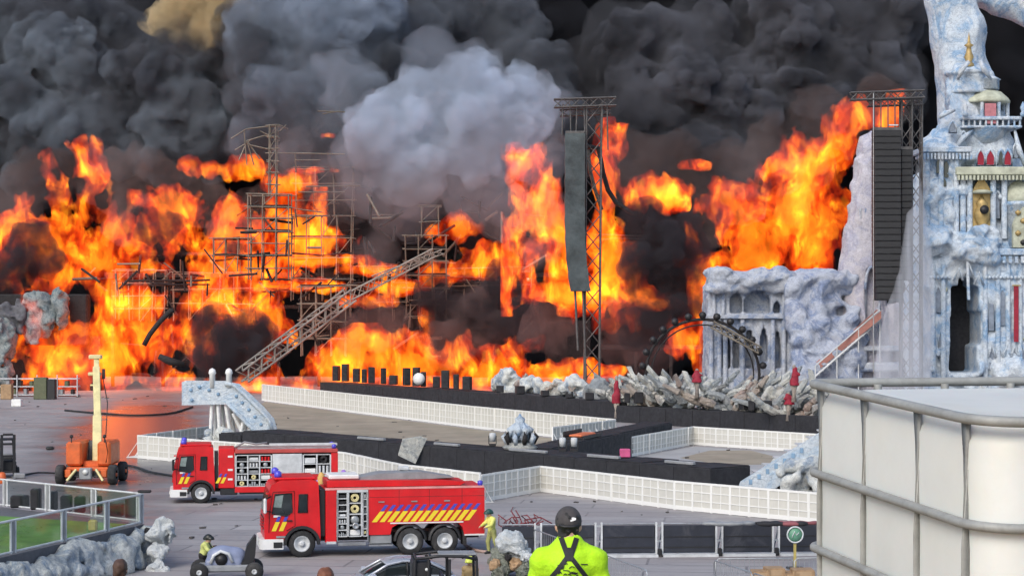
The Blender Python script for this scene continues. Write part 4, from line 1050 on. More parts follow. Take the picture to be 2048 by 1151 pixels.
# ------------------------------------------------------------------ painted stair (left)
YS = 133.0
def ps(px, py): return P(px, py, YS)
sr = thing('painted_stair', 'white and pale blue painted stair with a high landing and two posts', 'stair', (ps(455, 0).x, YS, 0))
lz = EYE-(800-HORY)*YS/FPX
S1 = YS/FPX
part(MB().prism([(ps(370, 0).x, ps(0, 808).z), (ps(370, 0).x, ps(0, 762).z), (ps(378, 0).x, ps(0, 759).z), (ps(462, 0).x, ps(0, 760).z), (ps(472, 0).x, ps(0, 768).z), (ps(460, 0).x, ps(0, 806).z)], YS-1.3, YS-1.1), 'landing_panel', M_STAIR, sr)
part(MB().prism([(ps(374, 0).x, ps(0, 800).z), (ps(374, 0).x, ps(0, 768).z), (ps(466, 0).x, ps(0, 768).z), (ps(462, 0).x, ps(0, 800).z)], YS+1.1, YS+1.3), 'landing_panel', M_STAIR, sr)
part(MB().box(ps(372, 0).x, ps(462, 0).x, YS-1.09, YS+1.09, ps(0, 806).z, ps(0, 801).z), 'landing_floor', M_PALE, sr)
prof_t = [(452, 765), (470, 768), (492, 788), (520, 815), (540, 838), (546, 858)]; prof_b = [(546, 880), (530, 874), (500, 848), (475, 822), (458, 804)]
for y0, nm in ((YS-1.32, 'stair_side'), (YS+1.12, 'stair_side')):
    part(MB().prism([(ps(a, 0).x+.12, ps(0, b).z) for a, b in prof_t+prof_b], y0, y0+.2), nm, M_STAIR, sr)
part(MB().path([(ps(a, 0).x+.12, YS-1.4, ps(0, b).z) for a, b in prof_t], .14, 6), 'side_moulding', M_STAIR, sr)
part(MB().path([(ps(a, 0).x+.12, YS-1.4, ps(0, b).z) for a, b in prof_b], .14, 6), 'side_moulding', M_STAIR, sr)
for (a, b) in ((478, 790), (490, 803), (503, 817), (515, 831), (527, 846), (388, 778), (405, 772), (424, 778), (442, 786), (390, 798)):
    part(MB().lathe([(.02, 0), (.13, .02), (.1, .07), (.02, .08)], 8, M=Matrix.Translation((ps(a, 0).x, YS-1.31, ps(0, b).z)) @ Matrix.Rotation(R(90), 4, 'X')), 'rosette', mat('dusty_blue', (0.20, 0.32, 0.45), .7), sr)
for i in range(12):
    t = (i+.5)/12; q = ps(462+t*78, 806+t*72); part(MB().box(q.x-.2, q.x+.2, YS-1.1, YS+1.1, q.z-.06, q.z+.02), 'tread', M_PALE, sr)
for px in (430, 463):
    q = ps(px, 772); part(MB().lathe([(.2, 0), (.2, .9), (.27, 1.0), (.2, 1.25), (.02, 1.35)], 8, (q.x, YS-1.2, q.z-.05)), 'post', M_WHITE, sr)
for (a, b, c, e) in ((428, 806, 424, 884), (440, 806, 446, 884), (456, 810, 470, 884), (470, 824, 505, 884), (490, 842, 478, 884), (510, 860, 520, 884)):
    for y in (YS-1.0, YS+1.0): part(MB().tube(P(a, b, YS)+Vector((0, y-YS, 0)), Vector((ps(c, 0).x, y, 0)), .13, 6), 'strut', M_WHITE, sr)
rr = np.random.default_rng(4)
f_ = Field((ps(410, 0).x, YS-3, 0), (ps(520, 0).x, YS+1, 2.6), .13)
for i in range(60): f_.sphere((ps(rr.uniform(420, 512), 0).x, YS-1.4+rr.uniform(-.9, .8), rr.uniform(0, 1.3)), rr.uniform(.2, .5), .12)
f_.noise(.1, .6, 3, 2)
o = f_.build('rock_foot', M_ROCK, sr); o.matrix_parent_inverse = Matrix.Translation(-sr.location)
for (x, r) in ((410, .5), (500, .45)):
    part(MB().lathe([(.02, -.15), (r, -.15), (r, .15), (.02, .15)], 16, M=Matrix.Translation((ps(x, 0).x, YS-2.2 if x < 450 else YS-2.7, r+.01)) @ Matrix.Rotation(R(90), 4, 'X')), 'wheel', M_RUBBER, sr)
# stair at the right, half hidden by the tank
YR = 97.0
def pr(px, py): return P(px, py, YR)
s2 = thing('painted_stair', 'pale blue patterned stair side half hidden behind the white tank', 'stair', (pr(1560, 0).x, YR, 0))
part(MB().prism([(pr(1476, 0).x, pr(0, 972).z), (pr(1480, 0).x, pr(0, 962).z), (pr(1580, 0).x, pr(0, 900).z), (pr(1680, 0).x, pr(0, 838).z), (pr(1690, 0).x, pr(0, 885).z), (pr(1610, 0).x, pr(0, 935).z), (pr(1545, 0).x, pr(0, 978).z)], YR-.2, YR), 'stair_side', M_STAIR, s2)
for i in range(7):
    q = pr(1500+i*17, 962-i*10.5); part(MB().box(q.x-.09, q.x+.09, YR-.23, YR-.2, q.z-.14, q.z+.12, .03), 'panel_motif', mat('dusty_blue', (0.20, 0.32, 0.45), .7), s2)
for i in range(8):
    t = (i+.5)/8; q = pr(1490+t*180, 965-t*110); part(MB().box(q.x-.3, q.x+.3, YR, YR+2.2, q.z-.1, q.z-.02), 'tread', M_PALE, s2)
for x in (1560, 1660):
    q = pr(x, 930); part(MB().box(q.x-.1, q.x+.1, YR+.1, YR+.3, 0, q.z), 'stair_post', M_BLACK, s2)
f_ = Field((pr(1540, 0).x, YR-1.6, 0), (pr(1690, 0).x, YR+2, 3.3), .12)
for i in range(70): f_.sphere((pr(rr.uniform(1562, 1670), 0).x, YR-.4+rr.uniform(-.7, 1.4), rr.uniform(0, 2.0)), rr.uniform(.25, .5), .12)
f_.noise(.12, .6, 3, 2)
o = f_.build('rock_foot', M_ROCK, s2); o.matrix_parent_inverse = Matrix.Translation(-s2.location)

# ------------------------------------------------------------------ black barricade at the front right
BA, BB = G(996, 1113), G(1665, 1107)
bu = (BB-BA).normalized(); bl = (BB-BA).length; bang = math.atan2(bu.y, bu.x)
bar = thing('barricade', 'long black barricade with silver post pairs on the near asphalt', 'barrier', tuple(BA), bang)
xs = [ (px-996)/(1665-996)*bl for px in (996, 1075, 1195, 1316, 1436, 1550, 1665)]
for a, b in zip(xs, xs[1:]):
    MB().box(a+.16, b-.16, -.06, .04, .12, 1.2, .03).build('board', mat('barricade_board', (.020, .023, .034), .5, dirt=(.08, .08, .09)), bar)
    MB().box(a+.2, b-.2, -.075, -.06, .3, .36).box(a+.2, b-.2, -.075, -.06, .72, .76).build('rib', M_BLACK, bar)
    MB().box(a+.1, b-.1, -.5, .5, .0, .1).build('foot_plate', M_PALE, bar)
    MB().tube((a+.1, 0, 1.25), (b-.1, 0, 1.25), .035, 6).build('top_rail', M_STEEL, bar)
for x in xs[1:-1]:
    for dx in (-.12, .12):
        MB().box(x+dx-.035, x+dx+.035, -.1, .0, .05, 1.32).build('post', M_PALE, bar)
        MB().tube((x+dx, .05, 1.1), (x+dx, .95, .06), .03, 6).build('stay', M_PALE, bar)
    MB().box(x-.1, x+.1, -.09, -.02, 1.15, 1.22).build('coupling', M_GALV, bar); MB().box(x-.1, x+.1, -.09, -.02, .55, .62).build('coupling', M_GALV, bar)
    MB().box(x-.08, x+.08, -.3, -.1, 0, .3, .03).build('ballast', M_BLACK, bar)
for px, py, l, m in ((1460, 1050, 'flattened grey sheet lying on the black barricade', M_GREY), (1560, 1048, 'dark folded cloth hanging over the black barricade', M_CLOTH), (1590, 1044, 'reddish rag on the black barricade near the green sign', mat('dull_red_rag', (.25, .08, .09), .8))):
    d = 73.6; p = P(px, py, d); f_ = Field((p.x-1.4, d-.5, 1.2), (p.x+1.4, d+.8, 1.75), .07)
    for i in range(14): f_.sphere((p.x+random.uniform(-.9, .9), d+.1+random.uniform(-.2, .3), 1.38), random.uniform(.1, .16), .08, (1.6, 1, .6))
    tag(f_.build('cloth_heap', m), l, 'cloth')
tw = thing('red_tangle', 'tangle of dark red bent rods on the ground beside the fire engine', 'scrap', tuple(G(1035, 1062)))
r3 = np.random.default_rng(17)
for i in range(26):
    a = r3.uniform(0, 6.28); pts = [Vector((r3.uniform(-.6, .6), r3.uniform(-.3, .3), .03))]
    for k in range(3): pts.append(pts[-1]+Vector((r3.uniform(-.35, .4), r3.uniform(-.15, .15), r3.uniform(-.05, .45))))
    for q in pts: q.z = max(q.z, .04)
    MB().path(pts, .028, 5).build('bent_rod', mat('dark_red_rod', (0.20, 0.035, 0.04), .6), tw)
MB().path([(.3, 0, .5), (1.0, 0, .62), (1.5, 0, .35)], .03, 5).build('bent_rod', MATS['dark_red_rod'], tw)

# ------------------------------------------------------------------ steel crowd fences and crates close by
def bar_fence(label, a, b, n, h=1.1):
    A_, B_ = Vector(a), Vector(b); L = (B_-A_).length; ang = math.atan2(B_.y-A_.y, B_.x-A_.x)
    for i in range(n):
        q = A_.lerp(B_, i/n); w = L/n-.06
        r_ = thing('steel_fence', label[i] if isinstance(label, list) else label, 'fence', tuple(q), ang, 'steel crowd fences')
        MB().path([(0, 0, .18), (0, 0, h-.1), (.1, 0, h), (w-.1, 0, h), (w, 0, h-.1), (w, 0, .18)], .024, 6, closed=True).build('frame', M_GALV, r_)
        for k in range(1, 16): MB().tube((w*k/16, 0, .18), (w*k/16, 0, h), .009, 5).build('bar', M_GALV, r_)
        for x in (.25, w-.25): MB().box(x-.03, x+.03, -.3, .3, 0, .04).tube((x, 0, .03), (x, 0, .2), .02, 5).build('foot', M_GALV, r_)
bar_fence(['steel crowd fence just left of the steward', 'steel crowd fence hidden behind the steward', 'steel crowd fence just right of the steward'], (.86, 74.2, 0), (4.42, 62.2, 0), 3)
bar_fence(['steel crowd fence slanting from the left towards the wooden crates', 'steel crowd fence slanting down in front of the wooden crates'], (6.85, 64.8, 0), (8.7, 58.5, 0), 2)
bar_fence(['steel crowd fence behind the wooden crates, left half', 'steel crowd fence behind the wooden crates, right half'], (6.95, 65.2, 0), (12.4, 65.6, 0), 2)
for i, (px, w, h_, l) in enumerate(((1520, .62, .95, 'leftmost wooden crate behind the steel fence'), (1548, .6, 1.05, 'tall wooden crate second from the left by the steel fence'), (1578, .55, .9, 'wooden crate with a dark top by the steel fence'), (1604, .7, 1.0, 'wooden crate nearest the white tank'))):
    d = 63.4; c_ = thing('wooden_crate', l, 'crate', (P(px, 0, d).x, d, .002), random.uniform(-.1, .1), 'wooden crates')
    MB().box(-w/2, w/2, -.35, .35, 0.05, h_).build('crate_body', M_WOOD, c_)
    for k in range(4): MB().box(-w/2-.02, w/2+.02, -.385, -.352, .1+k*(h_-.1)/4, .1+(k+.8)*(h_-.1)/4).build('board', mat('pale_board', (.42, .29, .17), .7), c_)
    for x in (-w/2+.05, w/2-.05): MB().box(x-.04, x+.04, -.42, -.387, .05, h_).build('batten', M_WOOD, c_)
gs = thing('round_sign', 'round green and white sign on a yellowish stand before the barricade', 'sign', (P(1590, 0, 71).x, 71, 0))
zz = EYE-(1068-HORY)*71/FPX
MB().lathe([(.02, 0), (.30, 0), (.32, .03), (.02, .05)], 24, M=Matrix.Translation((0, 0, zz)) @ Matrix.Rotation(R(90), 4, 'X')).build('sign_disc', mat('sign_green', (.12, .30, .20), .5), gs)
MB().path([(.29*math.cos(2*math.pi*i/24), -.05, zz+.29*math.sin(2*math.pi*i/24)) for i in range(24)], .03, 6, closed=True).build('sign_rim', M_PALE, gs)
MB().path([(-.12, -.06, zz-.1), (-.02, -.06, zz+.12), (.05, -.06, zz-.02), (.14, -.06, zz+.08)], .02, 5).build('sign_mark', M_PALE, gs)
MB().box(-.05, .05, .0, .06, .05, zz-.3).build('stand', mat('dull_yellow', (.42, .34, .10), .6), gs)
MB().box(-.3, .3, -.2, .25, 0, .05).build('stand_foot', M_BLACK, gs)

# ------------------------------------------------------------------ lawn terrace at the left
TZ = 1.5
tp = [(-14.0, 72.8), (-17.9, 58.5), (-34, 58.5), (-34, 86.5), (-21.2, 79.3)]
te = MB().zprism(tp, 0, TZ-.05).build('terrace', mat('terrace_deck', (.10, .10, .11), .8)); tag(te, 'raised dark terrace with a green lawn at the left edge', 'terrace')
lawn_m = mat('artificial_turf', (0.10, 0.22, 0.035), .9, var=.35, scale=1.2, bump=.5, dirt=(0.16, 0.26, 0.06), world=True)
lp = [(-14.5, 72.4), (-17.9, 59.8), (-33.8, 59.8), (-33.8, 78.5), (-22.5, 76.6), (-16.2, 73.2)]
lw = MB().zprism(lp, TZ-.05, TZ).build('lawn', lawn_m); tag(lw, kind='structure')
g_ = MB()
for i in range(2600):
    a, b = random.random(), random.random(); x = -33+(15.5*a); y = 60.6+14.5*b
    if x > -18.4+(y-60.4)*.2745-.15 or y > 75.4+(x+22.5)*-.8: continue
    h_ = random.uniform(.02, .05); q = random.uniform(0, 3.1); dx, dy = .03*math.cos(q), .03*math.sin(q)
    g_.add([(x-dx, y-dy, TZ), (x+dx, y+dy, TZ), (x+random.uniform(-.02, .02), y, TZ+h_)], [(0, 1, 2)])
tag(g_.build('turf_blades', lawn_m), kind='stuff')
# clear panels: thin glass that also mirrors a little
def clear_glass():
    t = NT('clear_panel'); t.n.remove(t.b)
    a, b, mx = t.new('BsdfTransparent'), t.new('BsdfGlossy'), t.new('MixShader')
    a.inputs[0].default_value = (.86, .90, .88, 1); b.inputs['Roughness'].default_value = .08; mx.inputs[0].default_value = .10
    t.l.new(a.outputs[0], mx.inputs[1]); t.l.new(b.outputs[0], mx.inputs[2]); t.l.new(mx.outputs[0], t.out.inputs[0]); return t.m
M_CLEAR = clear_glass()
def railing(label, pts, posts, h=1.1):
    a0 = Vector((*pts[0], TZ)); root = thing('glass_railing', label, 'railing', tuple(a0))
    for (a, b), ts in zip(zip(pts, pts[1:]), posts):
        A_, B_ = Vector((*a, TZ)), Vector((*b, TZ)); u = (B_-A_).normalized()
        part(MB().tube(A_+Vector((0, 0, h)), B_+Vector((0, 0, h)), .045, 6), 'top_rail', M_PALE, root)
        part(MB().tube(A_+Vector((0, 0, .06)), B_+Vector((0, 0, .06)), .04, 6), 'bottom_rail', M_PALE, root)
        L = (B_-A_).length
        for t in ts:
            p = A_+u*t*L
            for dx, m, w in ((-.14, M_PALE, .045), (0, M_GREY, .06), (.14, M_PALE, .045)):
                q = p+u*dx; part(MB().tube(q, q+Vector((0, 0, h)), w, 6), 'post', m, root)
        for t0, t1 in zip(ts, ts[1:]):
            p, q = A_+u*(t0*L+.2), A_+u*(t1*L-.2)
            n = Vector((-u.y, u.x, 0))*.01
            part(MB().zprism([((p-n).x, (p-n).y), ((q-n).x, (q-n).y), ((q+n).x, (q+n).y), ((p+n).x, (p+n).y)], TZ+.1, TZ+h-.05), 'clear_pane', M_CLEAR, root)
railing('glass railing with pale posts along the near edge of the lawn', [(-14.05, 72.7), (-17.9, 58.6)], [(.01, .2, .42, .655, .99)])
railing('glass railing with pale posts along the far edge of the lawn', [(-14.1, 72.9), (-21.1, 79.2), (-33, 85.8)], [(.02, .33, .66, .98), (.3, .65)])
tag(MB().box(-.25, .25, -.12, .12, 0, .1, .03).build('rail_lamp', M_BLACK), 'small dark lamp head on the corner of the railing', 'lamp').location = (-14.0, 72.8, TZ+1.15)
r4 = np.random.default_rng(41)
for i, (px, py, w, h_, l) in enumerate(((40, 1014, .75, .5, 'low black speaker at the far left of the lawn'), (72, 1018, .4, .85, 'tall narrow black speaker at the left of the lawn'), (104, 1019, .35, .75, 'black speaker beside the second railing post'), (133, 1022, .45, .65, 'black speaker with a pale top in the middle of the lawn'),
        (160, 1024, .42, .65, 'black speaker just left of the third railing post'), (192, 1026, .4, .7, 'black speaker just right of the third railing post'), (232, 1031, .6, .5, 'low dark red brown box on the lawn near the corner'), (262, 1033, .4, .8, 'tall dark speaker at the corner of the lawn'))):
    d = 7.9*FPX/(py-HORY); s = thing('lawn_speaker', l, 'speaker', (P(px, 0, d).x, d, TZ+.002), r4.uniform(-.2, .2), 'dark speakers along the lawn')
    m = M_BLACK if i != 6 else mat('brown_red', (.16, .06, .06), .6)
    MB().box(-w/2, w/2, -.25, .25, 0, h_, .05).build('cabinet', m, s); MB().box(-w*.38, w*.38, -.27, -.25, .08, h_*.85).build('grille', M_CLOTH, s)
    MB().box(-w*.2, w*.2, -.05, .05, h_, h_+.04).build('handle', M_GREY, s)
for (x, y, l) in ((-20.5, 66, 'first'),):
    pass
ys = MB().box(-.16, .16, -.12, .12, 0, .42, .06).build('yellow_bag', mat('mustard_bag', (.36, .30, .06), .8)); ys.location = tuple(P(186, 1062, 70).to_2d())+(TZ+.002,); tag(ys, 'mustard yellow bag standing on the lawn', 'bag')
# rockwork under the railing
u = Vector((-17.9+14.0, 58.5-72.8, 0)); L = u.length; u.normalize(); n = Vector((-u.y, u.x, 0)); n = n if n.x > 0 else -n
f_ = Field((-19.5, 58, 0), (-12.3, 73.6, 1.7), .12)
for i in range(330):
    t = r4.uniform(0, L); z = r4.uniform(0, 1.05); p = Vector((-14.0, 72.8, 0))+u*t+n*(.15+r4.uniform(0, .45)*(1.2-z)/1.0)
    f_.sphere((p.x, p.y, z), r4.uniform(.16, .42), .08, (1, 1.2, r4.uniform(.7, 1.2)))
f_.noise(.13, .55, 6, 3); f_.noise(.08, .3, 8, 2, True)
tag(f_.build('rockwork', M_ROCK), 'blue grey and white moulded rockwork under the near railing', 'rockwork')
def rock(loc, r, seed, label, m=M_ROCK, sc=(1, 1, 1)):
    f2 = Field([-r*1.5]*3, [r*1.5]*3, r/11); f2.sphere((0, 0, 0), r*.75, 0, sc); q = np.random.default_rng(seed)
    for i in range(16):
        v = q.normal(size=3); v /= np.linalg.norm(v); f2.sphere(v*r*.55*np.array(sc), r*q.uniform(.25, .5), r*.12)
    f2.noise(r*.16, r*.8, seed, 2); f2.noise(r*.13, r*.3, seed+3, 2, True); o = f2.build('moulded_rock', m); o.location = loc
    return tag(o, label, 'rock', 'white moulded rocks')
M_WROCK = marble('white_rock', (0.84, 0.86, 0.85), (0.62, 0.69, 0.72), (0.22, 0.25, 0.27), 1.2, (.5, .48, .42))
rock(P(326, 1064, 71.5), .55, 1, 'largest white rock topping the pile at the terrace corner', M_WROCK, (1.1, 1, .85))
rock(P(316, 1104, 71), .44, 2, 'middle white rock of the pile at the terrace corner', M_WROCK)
rock(P(318, 1142, 70.5), .46, 3, 'lowest white rock of the pile at the terrace corner', M_WROCK)
rock(P(300, 1070, 71.8), .3, 4, 'dark wedge of rock behind the white rock pile', M_CHAR)
rock((P(1020, 0, 69).x, 69, 1.15), .62, 5, 'white rounded top of the mottled set rock right of the hose', M_WROCK, (1.1, .9, .6))
rock((P(1008, 0, 69).x, 69.1, .55), .62, 6, 'brown and green mottled set rock under the white rounded top', marble('mottled_rock', (.34, .36, .30), (.13, .17, .12), (.06, .045, .03), 1.6, (.28, .15, .09)), (.9, .9, 1))
rock((P(1042, 0, 69).x, 69, .75), .4, 7, 'white lower shoulder of the mottled set rock', M_WROCK, (.8, .8, 1))

for i, (px, py, r_, m_, l_) in enumerate(((990, 1128, .24, M_WOOD, 'brown lump at the left foot of the mottled set rock'), (1000, 1140, .34, MATS['mottled_rock'], 'greenish lump low on the mottled set rock'), (1030, 1128, .26, M_WOOD, 'brown patch of the mottled set rock near the middle'), (1052, 1112, .28, M_WROCK, 'white knob at the right of the mottled set rock'), (1016, 1112, .13, M_CHAR, 'small dark hollow piece between the white tops'), (1046, 1140, .3, MATS['mottled_rock'], 'mottled lump at the right foot of the set rock'))):
    rock(P(px, py, 68.5), r_, 20+i, l_, m_, (1.1, .9, .9))
lt = MB(); rl = np.random.default_rng(55)
for i in range(260):
    px, py = rl.uniform(-20, 1640), 790+330*rl.random()**1.6
    g = G(px, py); s_ = rl.uniform(.03, .16)*(1.6 if py < 850 else 1); a = rl.uniform(0, 6.28)
    M = Matrix.Translation((g.x, g.y, .01)) @ Matrix.Rotation(a, 4, 'Z') @ Matrix.Rotation(rl.uniform(-.3, .3), 4, 'X')
    lt.box(-s_, s_, -s_*.4, s_*.5, 0, s_*rl.uniform(.15, .6), M=M)
tag(lt.build('litter', mat('burnt_litter', (.08, .07, .065), .9, var=.8, scale=.3, dirt=(.35, .33, .30), world=True)), kind='stuff')
# ------------------------------------------------------------------ fire engines
def wheel(root, x, y, r, w, name='wheel', side=-1):
    M = Matrix.Translation((x, y, r)) @ Matrix.Rotation(R(90), 4, 'X')
    t = MB().lathe([(r*.60, -w/2), (r*.93, -w/2), (r, -w*.36), (r, w*.36), (r*.93, w/2), (r*.60, w/2)], 28, M=M, cap=False).build(name, M_RUBBER, root)
    s = -side
    MB().lathe([(r*.62, w*.30*s), (r*.60, w*.46*s), (r*.50, w*.42*s), (r*.42, w*.18*s), (r*.22, w*.16*s), (r*.20, w*.5*s), (r*.10, w*.55*s), (.01, w*.55*s)], 24, M=M).build('rim', M_PALE, t)
    nb = MB()
    for i in range(10):
        a = 2*math.pi*i/10; nb.tube((x+r*.34*math.cos(a), y+side*w*.17, r+r*.34*math.sin(a)), (x+r*.34*math.cos(a), y+side*w*.24, r+r*.34*math.sin(a)), r*.035, 6)
    nb.build('wheel_nut', M_STEEL, t)
    return t
def stripes(root, y, x0, n, dx, z0, z1, sl, w):
    a, b = MB(), MB()
    for i in range(n):
        x = x0+i*dx; zm = z0+(z1-z0)*.62
        def quad(mb, za, zb, ww):
            xa, xb = x+sl*(za-z0)/(z1-z0), x+sl*(zb-z0)/(z1-z0)
            mb.add([(xa, y, za), (xa+ww, y, za), (xb+ww, y, zb), (xb, y, zb)], [(0, 1, 2, 3)])
        quad(a, z0, zm, w); quad(b, zm+.015, z1, w*.72)
    a.build('yellow_stripe', M_YEL, root); b.build('blue_stripe', M_BLUE, root)
def gear(root, x0, x1, z0, z1, y, cols, rows, seed):
    """an open locker: frame, shelves and the equipment on them"""
    r_ = np.random.default_rng(seed)
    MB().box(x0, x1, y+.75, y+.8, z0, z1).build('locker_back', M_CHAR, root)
    fr = MB()
    for i in range(cols+1): x = x0+(x1-x0)*i/cols; fr.box(x-.035, x+.035, y-.0, y+.76, z0, z1)
    for k in range(rows+1): z = z0+(z1-z0)*k/rows; fr.box(x0+.036, x1-.036, y+.03, y+.74, z-.02, z+.02)
    fr.build('locker_shelf', M_PALE, root)
    for i in range(cols):
        for k in range(rows):
            xa, xb = x0+(x1-x0)*i/cols+.06, x0+(x1-x0)*(i+1)/cols-.06; za, zb = z0+(z1-z0)*k/rows+.03, z0+(z1-z0)*(k+1)/rows-.05
            c = r_.integers(0, 5); xm, zm = (xa+xb)/2, (za+zb)/2; rr_ = min(xb-xa, zb-za)/2
            if c == 0: MB().lathe([(.01, 0), (rr_, 0), (rr_, .1), (rr_*.5, .12), (.01, .12)], 12, M=Matrix.Translation((xm, y+.2, zm)) @ Matrix.Rotation(R(90), 4, 'X')).build('hose_reel', M_GALV, root)
            elif c == 1:
                mb = MB()
                for j in range(3): mb.tube((xa+(xb-xa)*(j+.5)/3, y+.08, za), (xa+(xb-xa)*(j+.5)/3, y+.08, zb-.04), (xb-xa)/9, 8)
                mb.build('extinguisher', M_PALE if r_.random() < .6 else M_RED, root)
            elif c == 2: MB().box(xa, xb, y+.06, y+.6, za, za+(zb-za)*r_.uniform(.5, .9), .03).build('tool_box', (M_GREY, M_BLACK, M_PALE, M_WHITE)[int(r_.integers(0, 4))], root)
            elif c == 3:
                mb = MB()
                for j in range(2): mb.path([(xm+rr_*.8*(1-j*.35)*math.cos(q), y+.1, zm+rr_*.8*(1-j*.35)*math.sin(q)) for q in [6.283*s/12 for s in range(12)]], .035, 6, closed=True)
                mb.build('coiled_hose', M_BLACK if r_.random() < .5 else M_CREAM, root)
            else:
                mb = MB()
                for j in range(4): mb.box(xa+(xb-xa)*j/4+.01, xa+(xb-xa)*(j+.8)/4, y+.05, y+.3, za, za+(zb-za)*r_.uniform(.3, .95))
                mb.build('tools', M_GALV, root)
def fire_engine(label, loc, rz, scale, tanker):
    t = thing('fire_engine', label, 'fire engine', loc, rz, 'fire engines', scale)
    Y = -1.25
    fl, fr = -4.35, 4.3
    # chassis
    MB().box(-4.0, 4.2, -.5, .5, .55, .85).build('chassis', M_BLACK, t)
    # cab shell
    fx = -2.9
    arch = [(fx+.68*math.cos(a), .52+.68*math.sin(a)) for a in [R(8+164*i/10) for i in range(11)]]
    poly = [(-4.34, .72), (-4.36, 1.2), (-4.34, 1.72), (-4.16, 2.62), (-4.08, 2.82), (-3.75, 3.0), (-2.5, 3.02), (-2.26, 2.9), (-2.18, 1.0), (-2.2, .62)]+arch
    poly = poly[:9]+[(-2.18, .62)]+arch+[(-3.72, .72)]
    MB().prism(poly, -1.24, 1.24).build('cab', M_RED, t)
    MB().box(-4.0, -2.35, -1.1, 1.1, 3.0, 3.1, .08).build('roof_fairing', M_RED, t)
    ar = MB()
    for i in range(12):
        a0, a1 = R(-2+184*i/12), R(-2+184*(i+1)/12)
        ar.prism([(fx+.60*math.cos(a0), .52+.60*math.sin(a0)), (fx+.60*math.cos(a1), .52+.60*math.sin(a1)), (fx+.72*math.cos(a1), .52+.72*math.sin(a1)), (fx+.72*math.cos(a0), .52+.72*math.sin(a0))], -1.30, -.9)
    ar.build('wheel_arch', M_BLACK, t)
    # windows
    MB().prism([(-4.06, 1.72), (-3.94, 2.48), (-3.30, 2.5), (-3.28, 1.78), (-3.5, 1.62)], Y-.005, Y+.05).build('door_window', M_GLASS, t)
    MB().path([(x, Y-.012, z) for x, z in ((-4.06, 1.72), (-3.94, 2.48), (-3.30, 2.5), (-3.28, 1.78), (-3.5, 1.62))], .022, 5, closed=True).build('window_seal', M_BLACK, t)
    x0 = -3.05 if tanker else -2.95
    MB().prism([(x0, 1.75), (x0+.04, 2.46), (x0+.36, 2.46), (x0+.36, 1.75)], Y-.005, Y+.05).build('rear_window', M_GLASS, t)
    MB().path([(x, Y-.012, z) for x, z in ((x0, 1.75), (x0+.04, 2.46), (x0+.36, 2.46), (x0+.36, 1.75))], .022, 5, closed=True).build('window_seal', M_BLACK, t)
    MB().prism([(-4.0, 1.98), (-3.93, 2.40), (-3.62, 2.44), (-3.7, 1.95)], Y-.009, Y-.006).build('window_view', mat('seen_through_glass', (.20, .25, .24), .3, var=.4), t)
    # door: seams, handle, steps
    dr = MB()
    dr.path([(-4.18, Y-.004, 1.0), (-4.16, Y-.004, 1.7), (-4.02, Y-.004, 2.56), (-3.2, Y-.004, 2.58), (-3.17, Y-.004, 1.25), (-3.5, Y-.004, 1.05)], .012, 4)
    dr.build('door_seam', M_BLACK, t)
    MB().box(-3.5, -3.28, Y-.05, Y-.0, 1.42, 1.47, .01).build('door_handle', M_BLACK, t)
    MB().box(-3.9, -3.5, Y-.03, Y, .78, .86).box(-3.9, -3.5, Y-.03, Y, .5, .58).build('cab_step', M_STEEL, t)
    # front: windscreen, grille, bumper, lamps
    def front(z0, z1, y0, y1, off, nm, m):
        f = lambda z: -4.36+(.02*(z-1.2)/.52 if z < 1.72 else .02+.18*(z-1.72)/.9)-off
        MB().add([(f(z0), y0, z0), (f(z0), y1, z0), (f(z1), y1, z1), (f(z1), y0, z1)], [(0, 3, 2, 1)]).build(nm, m, t)
    front(1.74, 2.6, -1.12, 1.12, .012, 'windscreen', M_GLASS)
    front(1.05, 1.55, -.8, .8, .012, 'grille', M_BLACK)
    for k in range(4): MB().box(-4.41, -4.37, -.8, .8, 1.1+k*.12, 1.14+k*.12).build('grille_bar', M_RED, t)
    MB().zprism([(-4.52, -1.0), (-4.42, -1.26), (-3.62, -1.27), (-3.62, -1.1), (-4.3, -1.0), (-4.3, 1.0), (-3.62, 1.1), (-3.62, 1.27), (-4.42, 1.26), (-4.52, 1.0)], .34, .74).build('bumper', M_WHITE, t)
    for s in (-1, 1): MB().box(-4.55, -4.46, s*.85-.18, s*.85+.18, .46, .66, .04).build('headlight', M_LAMP, t)
    MB().box(-4.0, -3.66, -1.285, -1.27, .40, .62).build('bumper_recess', M_BLACK, t)
    # mirror
    MB().tube((-4.1, -1.25, 2.4), (-4.32, -1.5, 2.3), .025, 6).tube((-4.1, -1.25, 1.8), (-4.32, -1.5, 1.85), .025, 6).build('mirror_arm', M_BLACK, t)
    MB().box(-4.4, -4.28, -1.6, -1.38, 1.75, 2.35, .05).build('mirror', M_WHITE if tanker else M_BLACK, t)
    MB().box(-4.3, -4.2, -1.5, -1.26, 2.5, 2.56).build('sun_visor', M_RED, t)
    # beacons
    for s in (-1, 1):
        MB().lathe([(.13, 0), (.15, .08), (.14, .2), (.06, .26), (.01, .27)], 12, (-3.8, s*.85, 3.09)).build('beacon', M_BEACON, t)
    stripes(t, Y-.008, -4.08, 2, .28, 1.05, 1.62, .25, .17)
    MB().add([(-4.0, Y-.008, 1.58), (-3.72, Y-.008, 1.58), (-3.72, Y-.008, 1.66), (-4.0, Y-.008, 1.66)], [(0, 1, 2, 3)]).build('white_lettering', M_WHITE, t)
    wheel(t, fx, -1.05, .53, .34)
    wheel(t, fx, 1.05, .53, .34, side=1)
    MB().box(-2.2, -2.0, -1.1, 1.1, .8, 2.6).build('cab_gap', M_BLACK, t)
    M_SEAM = mat('seam_black', (.10, .012, .012), .6)
